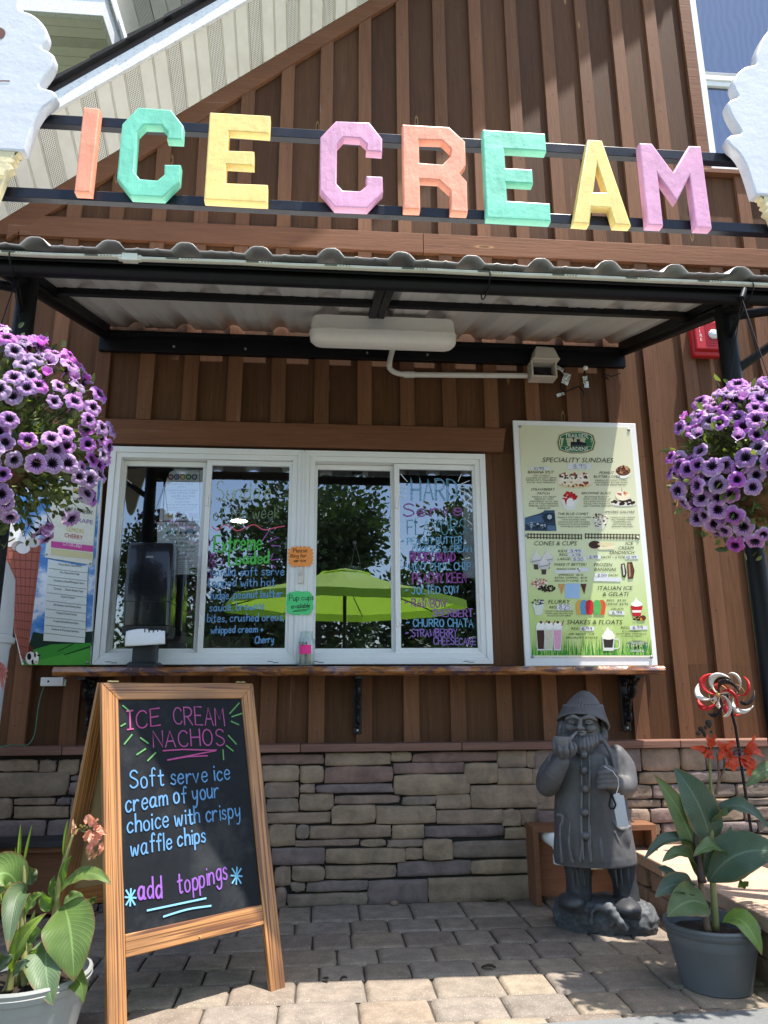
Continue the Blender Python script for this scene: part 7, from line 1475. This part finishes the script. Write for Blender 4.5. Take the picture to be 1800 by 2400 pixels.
# ================================================================ HANGING PETUNIA BASKETS
def petunia_mat(name, dark, mid, edge):
    m, nt, b, o = new_mat(name); g = G(nt); r = g.attr('rad'); oi = g.n('ObjectInfo').outputs['Random']
    c = g.ramp(r, [(.0, dark), (.42, dark), (.56, mid), (.8, mid), (1., edge)])
    hs = g.n('HueSaturation', i_Hue=g.math('MULTIPLY_ADD', oi, .035, .4825), i_Saturation=g.math('MULTIPLY_ADD', oi, .45, .8), i_Value=g.math('MULTIPLY_ADD', oi, .35, .82), i_Color=c).outputs[0]
    nt.links.new(hs, b.inputs['Base Color']); b.inputs['Roughness'].default_value = .6
    tl = g.n('BsdfTranslucent'); nt.links.new(hs, tl.inputs[0]); mx = g.n('MixShader', i_0=.4, i_1=b.outputs[0], i_2=tl.outputs[0]); nt.links.new(mx.outputs[0], o.inputs[0]); return m
PMATS = [petunia_mat('purple veined petunia', (.012, .003, .022), (.44, .17, .52), (.68, .44, .74)), petunia_mat('pale petunia', (.014, .003, .022), (.50, .27, .56), (.74, .58, .76)), petunia_mat('magenta petunia', (.022, .003, .028), (.48, .15, .50), (.68, .38, .70))]
HOT = petunia_mat('hot pink petunia', (.35, .01, .10), (.70, .03, .26), (.75, .10, .36)); CRM = petunia_mat('cream blossom', (.62, .58, .22), (.74, .72, .48), (.8, .78, .6))
def petunia_mesh(seed, mat, R_=.033, cup=.0):
    rr = random.Random(seed); n = 40; V = []; rad = []; rings = [(.0, -.030, 0), (.10, -.028, .05), (.13, -.012, .12), (.22, -.002, .25), (.42, .004, .45), (.68, .006, .68), (.88, .003, .88), (1., -.003, 1.)]
    ph = rr.uniform(0, 6.28); wig = [rr.uniform(.7, 1.3) for _ in range(5)]
    for f, z, q in rings:
        for k in range(n):
            a = 2*math.pi*k/n; lobe = 1-(.13*f)*(1-abs(math.cos(2.5*a+ph)))**2.2*1.3; rf = R_*f*lobe*(1+.03*math.sin(3*a+ph))
            zz = z*R_/.033+f*f*R_*(.12*math.sin(5*a+ph+1)+.07*math.sin(11*a+seed)+cup*.5)
            V.append(Vector((math.cos(a)*rf, math.sin(a)*rf, zz))); rad.append(q*(1+.22*mnoise.noise((math.cos(a)*6, math.sin(a)*6, seed)))+(.10*math.sin(a*13+seed) if .2 < q < .8 else 0))
    b = len(V)
    for z, r_ in ((-.030, .09), (-.050, .05)):
        for k in range(n): a = 2*math.pi*k/n; V.append(Vector((math.cos(a)*r_*R_, math.sin(a)*r_*R_, z*R_/.033))); rad.append(.85)
    mb = MB(); mb.v = V; mb.va = {'rad': rad}
    for j in range(len(rings)-1):
        for k in range(n): k2 = (k+1) % n; mb.face([j*n+k, j*n+k2, (j+1)*n+k2, (j+1)*n+k], mat)
    for k in range(n): k2 = (k+1) % n; mb.face([b+n+k, b+n+k2, b+k2, b+k], mat)
    return mb
def sprig_leaves(mb, c, d, n, size, mat, spread):
    for _ in range(n):
        p = c+Vector((rnd.gauss(0, spread), rnd.gauss(0, spread), rnd.gauss(0, spread))); a = (d+Vector((rnd.uniform(-1, 1), rnd.uniform(-1, 1), rnd.uniform(-.6, 1)))).normalized(); s = a.cross(Vector((rnd.uniform(-1, 1), rnd.uniform(-1, 1), rnd.uniform(-1, 1)))).normalized()
        nn = s.cross(a); L = size*rnd.uniform(.6, 1.3); W = L*.30; b = len(mb.v); t = rnd.random()
        mb.v += [p, p+a*L*.35+s*W+nn*W*.25, p+a*L*.75+s*W*.75+nn*W*.1, p+a*L-nn*W*.3, p+a*L*.75-s*W*.75+nn*W*.1, p+a*L*.35-s*W+nn*W*.25, p+a*L*.5-nn*W*.15]
        for f in ((0, 1, 6), (1, 2, 6), (2, 3, 6), (3, 4, 6), (4, 5, 6), (5, 0, 6)): mb.face([b+i for i in f], mat, t)
def foliage_mat(name, a, b_, trans=.3, rough=.5):
    m, nt, b, o = new_mat(name); g = G(nt); c = g.ramp(g.attr('rnd'), [(0, a), (1, b_)]); nt.links.new(c, b.inputs['Base Color']); b.inputs['Roughness'].default_value = rough
    tl = g.n('BsdfTranslucent'); nt.links.new(g.mix(1., c, (1.3, 1.5, .6), 'MULTIPLY'), tl.inputs[0]); mx = g.n('MixShader', i_0=trans, i_1=b.outputs[0], i_2=tl.outputs[0]); nt.links.new(mx.outputs[0], o.inputs[0]); return m
PETL = foliage_mat('petunia foliage', (.05, .075, .018), (.19, .23, .07))
protos = []
def basket(c, rx, rz, lab, hook, seed, side):
    rr = random.Random(seed); c = Vector(c)
    root = thing('hanging_petunia_basket', c, lab, 'flower basket', 'purple petunia baskets hanging from the awning posts')
    mb = MB(); mb.lathe([(.02, -.20), (.10, -.19), (.155, -.13), (.175, -.04), (.178, .0), (.165, .0), (.15, -.05), (.02, -.06)], c+Vector((0, .0, -.02)), 28, plain('coconut fibre liner', (.20, .11, .05), .95, amt=.5, noise=40, bump=1., bscale=120)); mb.build('liner', parent=root, smooth=True)
    mb = MB(); mb.tube([c+Vector((.181*math.cos(a), .181*math.sin(a), -.02)) for a in [k*math.pi/20 for k in range(41)]], .006, 8, plain('teal plastic rim', (.03, .22, .28), .4)); mb.build('rim', parent=root, smooth=True)
    for k in range(3):
        a = k*2.094+.5; mb = MB(); mb.tube([c+Vector((.18*math.cos(a), .18*math.sin(a), -.02)), hook], .002, 5, BLK); mb.build('hanger_wire', parent=root)
    mb = MB(); dirs = []
    for i in range(520):
        z = rr.uniform(-1, 1); a = rr.uniform(0, 6.283); q = math.sqrt(1-z*z); d = Vector((q*math.cos(a), q*math.sin(a), z)); f = rr.uniform(.35, .92)
        p = c+Vector((d.x*rx*f, d.y*rx*.82*f, d.z*rz*f)); sprig_leaves(mb, p, d, 9, .034, PETL, .036)
    mb.build('foliage', parent=root)
    mb = MB()
    for i in range(110):
        z = rr.uniform(-.9, 1); a = rr.uniform(0, 6.283); q = math.sqrt(1-z*z); d = Vector((q*math.cos(a), q*math.sin(a), z)); e = c+Vector((d.x*rx, d.y*rx*.82, d.z*rz)); s = c+(e-c)*.45; mb.tube([s, s.lerp(e, .6)+Vector((0, 0, .02)), e*1.0], [.0022, .0018, .0014], 5, plain('green plant stem', (.12, .17, .05), .6))
    mb.build('stems', parent=root)
    if not protos:
        for i, (m_, r_) in enumerate(((PMATS[0], .036), (PMATS[1], .035), (PMATS[2], .036), (PMATS[0], .032), (PMATS[1], .038), (HOT, .034), (CRM, .022), (PMATS[1], .026), (PMATS[2], .021))):
            mbp = petunia_mesh(11+i, m_, r_, (0, .25, -.25, .4, -.1, .2, .3, 2.2, 3.2)[i]); oo = mbp.build('petunia', smooth='all'); protos.append(oo.data); bpy.data.objects.remove(oo)
    placed = []; tries = 0; rest = MB(); rest.va = {'rad': []}
    while len(placed) < 140 and tries < 9000:
        tries += 1; z = rr.uniform(-.9, 1); a = rr.uniform(0, 6.283); q = math.sqrt(1-z*z); d = Vector((q*math.cos(a), q*math.sin(a), z))
        if d.y > .25 or d.x*side < -.35: continue
        if mnoise.noise((d.x*2.1+seed, d.y*2.1, d.z*2.1)) < -.12-.12*d.z: continue
        if z < -.2 and rr.random() < .4: continue
        p = Vector((d.x*rx*rr.uniform(.93, 1.08), d.y*rx*.82*rr.uniform(.93, 1.08), d.z*rz*rr.uniform(.93, 1.08)))
        mn = .054 if tries < 2500 else .043
        if any((p-q_).length < mn for q_ in placed): continue
        placed.append(p); k = rr.choices(range(9), (30, 18, 12, 16, 16, 1.2, 1.8 if d.z > .2 else 0, 7, 7))[0]
        if d.z < -.25 and rr.random() < .35: k = 1
        nd = (Vector((d.x, d.y*1.1-.35, d.z*.9+.22))+Vector((rr.gauss(0, .25), rr.gauss(0, .2), rr.gauss(0, .25)))).normalized(); s = rr.uniform(.85, 1.12); rot = nd.to_track_quat('Z', 'Y')
        if len(placed) <= 100:
            o = bpy.data.objects.new('petunia', protos[k]); COL.objects.link(o); o.parent = root; o.location = p
            o.rotation_euler = rot.to_euler(); o.scale = (s, s, s)
        else:
            b = len(rest.v); me = protos[k]; at_ = me.attributes['rad'].data
            for v in me.vertices: rest.v.append(c+p+(rot @ v.co)*s); rest.va['rad'].append(at_[v.index].value)
            for pl_ in me.polygons: rest.face([b+i for i in pl_.vertices], me.materials[0])
    if rest.v: rest.build('petunias', parent=root, smooth='all')['kind'] = 'stuff'
    return root
basket((-1.255, -1.42, 1.965), .415, .405, 'large hanging basket of purple petunias in front of the left awning post', Vector((-1.235, -1.43, 2.60)), 5, 1)
basket((1.712, -1.56, 1.875), .35, .325, 'large hanging basket of purple petunias in front of the right awning post', Vector((1.70, -1.565, 2.60)), 9, -1)

# ================================================================ WIND SPINNER
ws = thing('wind_spinner', at(1760, 1985, -.35), 'red, black and white metal wind spinner on a thin black pole behind the right canna', 'wind spinner')
c8 = lambda x, y, Y: at(1560+x/4.917, 1500+y/4.917, Y)
SP = [plain('white spinner enamel', (.66, .64, .58), .35, amt=.12, bump=.4, bscale=160), plain('red spinner enamel', (.50, .02, .025), .3, amt=.1, bump=.4, bscale=160), plain('black spinner enamel', (.016, .016, .018), .35, amt=.1, bump=.4, bscale=160)]
ax = Vector((-.80, -.60, .02)).normalized(); e1 = ax.cross(Vector((0, 0, 1))).normalized(); e2 = e1.cross(ax)
hub0, hub1 = c8(615, 635, -.42), c8(800, 625, -.30); GOLD = plain('brass hub', (.55, .38, .14), .3, metal=.8)
def rotor(hub, r, n, off, sgn, cols):
    for k in range(n):
        a0 = off+2*math.pi*k/n; mb = MB(); nv = 16; m = SP[cols[k % len(cols)]]
        for j in range(nv+1):
            t = j/nv; a = a0+sgn*(1.35*t**1.3); q = r*(.10+.90*math.sin(t*math.pi*.54)); wd = .030*math.sin(math.pi*min(1, t*.93+.06))**.8+.002
            p = hub+(e1*math.cos(a)+e2*math.sin(a))*q+ax*(.035*math.sin(t*3.0)); tan = (-e1*math.sin(a)+e2*math.cos(a))*sgn; rad_ = e1*math.cos(a)+e2*math.sin(a); sd = (rad_*.75-tan*.45*t+ax*.55).normalized()
            for u in (-1, -.5, 0, .5, 1): mb.v.append(p+sd*(u*wd*.5)+ax*(.007*(1-u*u)))
        for j in range(nv):
            for i in range(4): mb.face([j*5+i, j*5+i+1, (j+1)*5+i+1, (j+1)*5+i], m)
        o = mb.build('blade', parent=ws, smooth='all'); md = o.modifiers.new('sheet', 'SOLIDIFY'); md.thickness = .0012
rotor(hub1, .108, 8, .35, -1, (0, 1, 2)); rotor(hub0, .108, 8, .1, 1, (1, 0, 2))
for hub in (hub0, hub1):
    mb = MB(); mb.tube([hub+(e1*math.cos(a)+e2*math.sin(a))*.052 for a in [k*math.pi/16 for k in range(33)]], .0016, 6, GOLD); mb.build('ring', parent=ws, smooth=True)
mb = MB(); 
for k in range(5): a = k*1.2566; mb.tube([hub0+ax*.012, hub0+ax*.008+(e1*math.cos(a)+e2*math.sin(a))*.022], [.006, .002], 6, GOLD)
mb.ball(hub0+ax*.012, .011, n=12, m=GOLD); mb.build('hub_cap', parent=ws, smooth=True)
mb = MB(); mb.tube([hub0+ax*.01, hub1-ax*.02], .005, 8, BLK); mb.build('axle', parent=ws)
mb = MB(); mb.tube([(hub0+hub1)/2, c8(805, 1000, -.35), c8(985, 2190, -.35), Vector((c8(985, 2190, -.35).x+.02, -.35, .2))], [.006, .0075, .0075, .0075], 10, BLK); mb.build('pole', parent=ws, smooth=True)

# ================================================================ WHITE CONTAINER AT THE LEFT EDGE
bn = thing('white_container', Vector((-1.645, -.48, 0)), 'tall white plastic container with a raised rim, standing at the left edge', 'container')
WPL = plain('dull white plastic', (.62, .64, .66), .45, amt=.06, noise=4); cx = Vector((-1.645, -.48, 0))
mb = MB(); mb.lathe([(.001, .005), (.135, .005), (.142, .03), (.160, 1.24), (.166, 1.265), (.178, 1.27), (.181, 1.295), (.168, 1.30), (.165, 1.31)], cx, 44, WPL); mb.build('body', parent=bn, smooth=True, angle=40)
mb = MB(); mb.lathe([(.166, 1.311), (.163, 1.40), (.150, 1.58), (.11, 1.66), (.001, 1.69)], cx, 44, WPL); mb.build('lid', parent=bn, smooth=True, angle=40)
rf = thing('red_spiky_plant', at(-40, 1600, -.75), 'drooping red spiky petals hanging in front of the white container', 'plant')
for x1, y1 in ((70, 1600), (88, 1590), (50, 1618), (95, 1575), (30, 1620)):
    leaf('petal', rf, [at(-30, 1545, -.74), at(x1*.08, 1555, -.76), at(x1*.2, y1, -.76)], .022, petal_mat('dull red petal', (.42, .10, .08), (.55, .2, .16)) if False else REDP2 if 'REDP2' in globals() else globals().setdefault('REDP2', petal_mat('dull red petal', (.42, .10, .08), (.55, .20, .16))), (0, -1, .2), .5, .0, 5, 10)
mb = MB(); mb.tube([at(-30, 1545, -.74), at(-90, 1600, -.74), Vector((at(-90, 1600, -.74).x, -.74, 0))], .006, 8, STEM); mb.build('stem', parent=rf)

# ================================================================ SMALL LITTER
def dead(px, py, size, rot, lab):
    c = onground(px, py); mb = MB(); b = 0
    for j in range(5):
        for i in range(3):
            u = (i-1)*size*.28*math.sin(math.pi*(j+.4)/4.8); v = (j/4-.5)*size; x, y = u*math.cos(rot)-v*math.sin(rot), u*math.sin(rot)+v*math.cos(rot); mb.v.append(c+Vector((x, y, .004+.006*abs(i-1)+.004*math.sin(j))))
    for j in range(4):
        for i in range(2): mb.face([j*3+i, j*3+i+1, (j+1)*3+i+1, (j+1)*3+i], plain('dry dead leaf', (.035, .024, .018), .8, amt=.4, noise=40))
    tag(mb.build('dead_leaf', smooth='all'), lab, 'leaf')
def onground(px, py):
    d = ray(px, py); p = CAMP+d*(-CAMP.z/d.z); return Vector((p.x, p.y, 0))
dead(1145, 2271, .055, 1.2, 'curled dark dead leaf on the shaded pavers left of the statue')
dead(762, 2300, .045, .4, 'dark dead leaf scrap on the pavers right of the A-frame foot')
dead(805, 2298, .03, 2., 'tiny dark leaf crumb at the edge of the awning shadow')
mb = MB(); mb.ball(onground(924, 2120)+Vector((0, -.01, .008)), .022, .016, .014, 10, STONE); tag(mb.build('pebble', smooth='all'), 'small grey pebble at the foot of the stone wall', 'pebble')
mb = MB(); wc = onground(1152, 2112)
for k in range(26): a = rnd.uniform(0, 3.14); L = rnd.uniform(.02, .06); mb.tube([wc+Vector((rnd.uniform(-.03, .03), -.005, 0)), wc+Vector((math.cos(a)*L, -.02, .012)), wc+Vector((math.cos(a)*L*1.6, -.03, .004+rnd.random()*.02))], [.0015, .0012, .0005], 4, plain('withered weed', (.07, .06, .03), .8))
tag(mb.build('weed_tuft'), 'withered weed tuft at the foot of the stone wall left of the wooden box', 'weed')

# ================================================================ BEHIND THE PHOTOGRAPHER (mirrored in the panes)
def mir(px, py, d): p = at(px, py, d); return Vector((p.x, -d, p.z))
ap = mir(808, 1331, 5.1); um = thing('patio_umbrella', (ap.x, ap.y, 0), 'lime green patio umbrella behind the viewer, mirrored in the windows', 'umbrella')
LIME = foliage_mat('lime green canvas', (.34, .50, .085), (.34, .50, .085), .4, .7); Rr = 1.52; zr = ap.z-.44
def cone8(mb, top, r0, r1, z0, z1, sag, m):
    n = 8; b = len(mb.v); J = 8
    for j in range(J+1):
        t = j/J; r_ = r0+(r1-r0)*t; z = z0+(z1-z0)*t-sag*math.sin(math.pi*t)*.3
        for k in range(n*4):
            a = 2*math.pi*(k/4)/n+.2; f = k % 4/4; cr = math.cos(math.pi/n)/math.cos((f-.5)*2*math.pi/n) if f else 1; mb.v.append(Vector((ap.x+r_*cr*math.cos(a), ap.y+r_*cr*math.sin(a), z)))
    N = n*4
    for j in range(J):
        for k in range(N): mb.face([b+j*N+k, b+j*N+(k+1) % N, b+(j+1)*N+(k+1) % N, b+(j+1)*N+k], m)
mb = MB(); cone8(mb, ap, .26, Rr, ap.z-.065, zr, .12, LIME); cone8(mb, ap, Rr, Rr+.01, zr-.001, zr-.10, 0, LIME); mb.build('canopy', parent=um)
mb = MB(); cone8(mb, ap, .02, .34, ap.z, ap.z-.07, .02, LIME); mb.build('vent_flap', parent=um)
mb = MB(); mb.tube([(ap.x, ap.y, 0), (ap.x, ap.y, ap.z+.06)], .022, 12, BLK); mb.build('pole', parent=um)
for k in range(8):
    a = 2*math.pi*k/8+.2; mb = MB(); mb.tube([(ap.x, ap.y, ap.z-.10), (ap.x+Rr*.98*math.cos(a), ap.y+Rr*.98*math.sin(a), zr-.02)], .008, 6, BLK); mb.build('rib', parent=um)
mb = MB(); mb.lathe([(.001, 0), (.26, 0), (.26, .05), (.05, .09), (.04, .3)], (ap.x, ap.y, .012), 24, BLK); mb.build('base', parent=um)
TRL = foliage_mat('dark tree foliage', (.022, .042, .012), (.075, .125, .035), .25); BARK = plain('grey brown bark', (.10, .08, .06), .9, amt=.4, noise=6, bump=1., bscale=20)
def tree(px, pytop, d, rw, h0, lab, seed, n=420):
    rr = random.Random(seed); top = mir(px, pytop, d); H = top.z; root = thing('tree', (top.x, -d, -.06), lab, 'tree', 'trees beyond the lawn behind the viewer')
    mb = MB(); mb.tube([(top.x, -d, -.06), (top.x+.1, -d, H*.35), (top.x-.1, -d+.1, H*.8)], [.20, .15, .05], 10, BARK)
    for k in range(7): a = k*2.4; z = H*(.3+.08*k); mb.tube([(top.x, -d, z), (top.x+math.cos(a)*rw*.5, -d+math.sin(a)*rw*.5, z+.6), (top.x+math.cos(a)*rw*.85, -d+math.sin(a)*rw*.85, z+1.0)], [.06, .04, .015], 7, BARK)
    mb.build('trunk', parent=root, smooth=True); mb = MB(); lobes = [(rr.uniform(-.6, .6)*rw, rr.uniform(-.5, .5)*rw, rr.uniform(h0+.15*(H-h0), H-.12*(H-h0)), rr.uniform(.35, .62)*rw) for _ in range(15)]
    for _ in range(n):
        lx, ly, lz, lr = rr.choice(lobes); z = rr.uniform(-1, 1); a = rr.uniform(0, 6.283); q = math.sqrt(1-z*z); d_ = Vector((q*math.cos(a), q*math.sin(a), z)); p = Vector((top.x+lx, -d+ly, min(lz, H-.3)))+d_*lr*rr.uniform(.6, 1.05)*Vector((1, 1, .8)).length/1.62
        sprig_leaves(mb, p, d_, 15, .20, TRL, .24)
    mb.build('crown', parent=root)
tree(740, 1085, 16.5, 2.0, 1.2, 'tall leafy tree beyond the lawn, mirrored in the two middle panes', 3, 520)
tree(620, 1150, 19, 1.3, 1.0, 'narrow leafy tree beside the tall tree, mirrored in the sundae pane', 8, 330)
tree(1125, 1150, 17, 1.6, .8, 'leafy tree mirrored at the right edge of the flavors pane', 4, 330)
tree(985, 1350, 20, 2.1, .6, 'low bushy tree mirrored behind the umbrella on the right', 6, 320)
tree(520, 1400, 21, 1.8, .4, 'low bushy tree mirrored behind the umbrella on the left', 12, 320)
tree(330, 1475, 22, 2.6, .3, 'broad low bush mirrored at the foot of the left pane', 13, 300)
hdg = thing('hedge', (1, -14.6, -.06), 'dark clipped hedge along the lawn, mirrored low in the panes', 'hedge'); mb = MB()
for _ in range(700): sprig_leaves(mb, Vector((rnd.uniform(-7, 9), -14.6+rnd.uniform(-.5, .5), rnd.uniform(0, 1.9+.3*math.sin(_)))), Vector((0, .3, .5)), 10, .17, TRL, .2)
mb.build('leaves', parent=hdg)
mb = MB()
for k in range(17): mb.tube([(-7+k, -14.6, -.06), (-7+k+.1, -14.6, 1.0)], .03, 6, BARK)
mb.build('stems', parent=hdg)
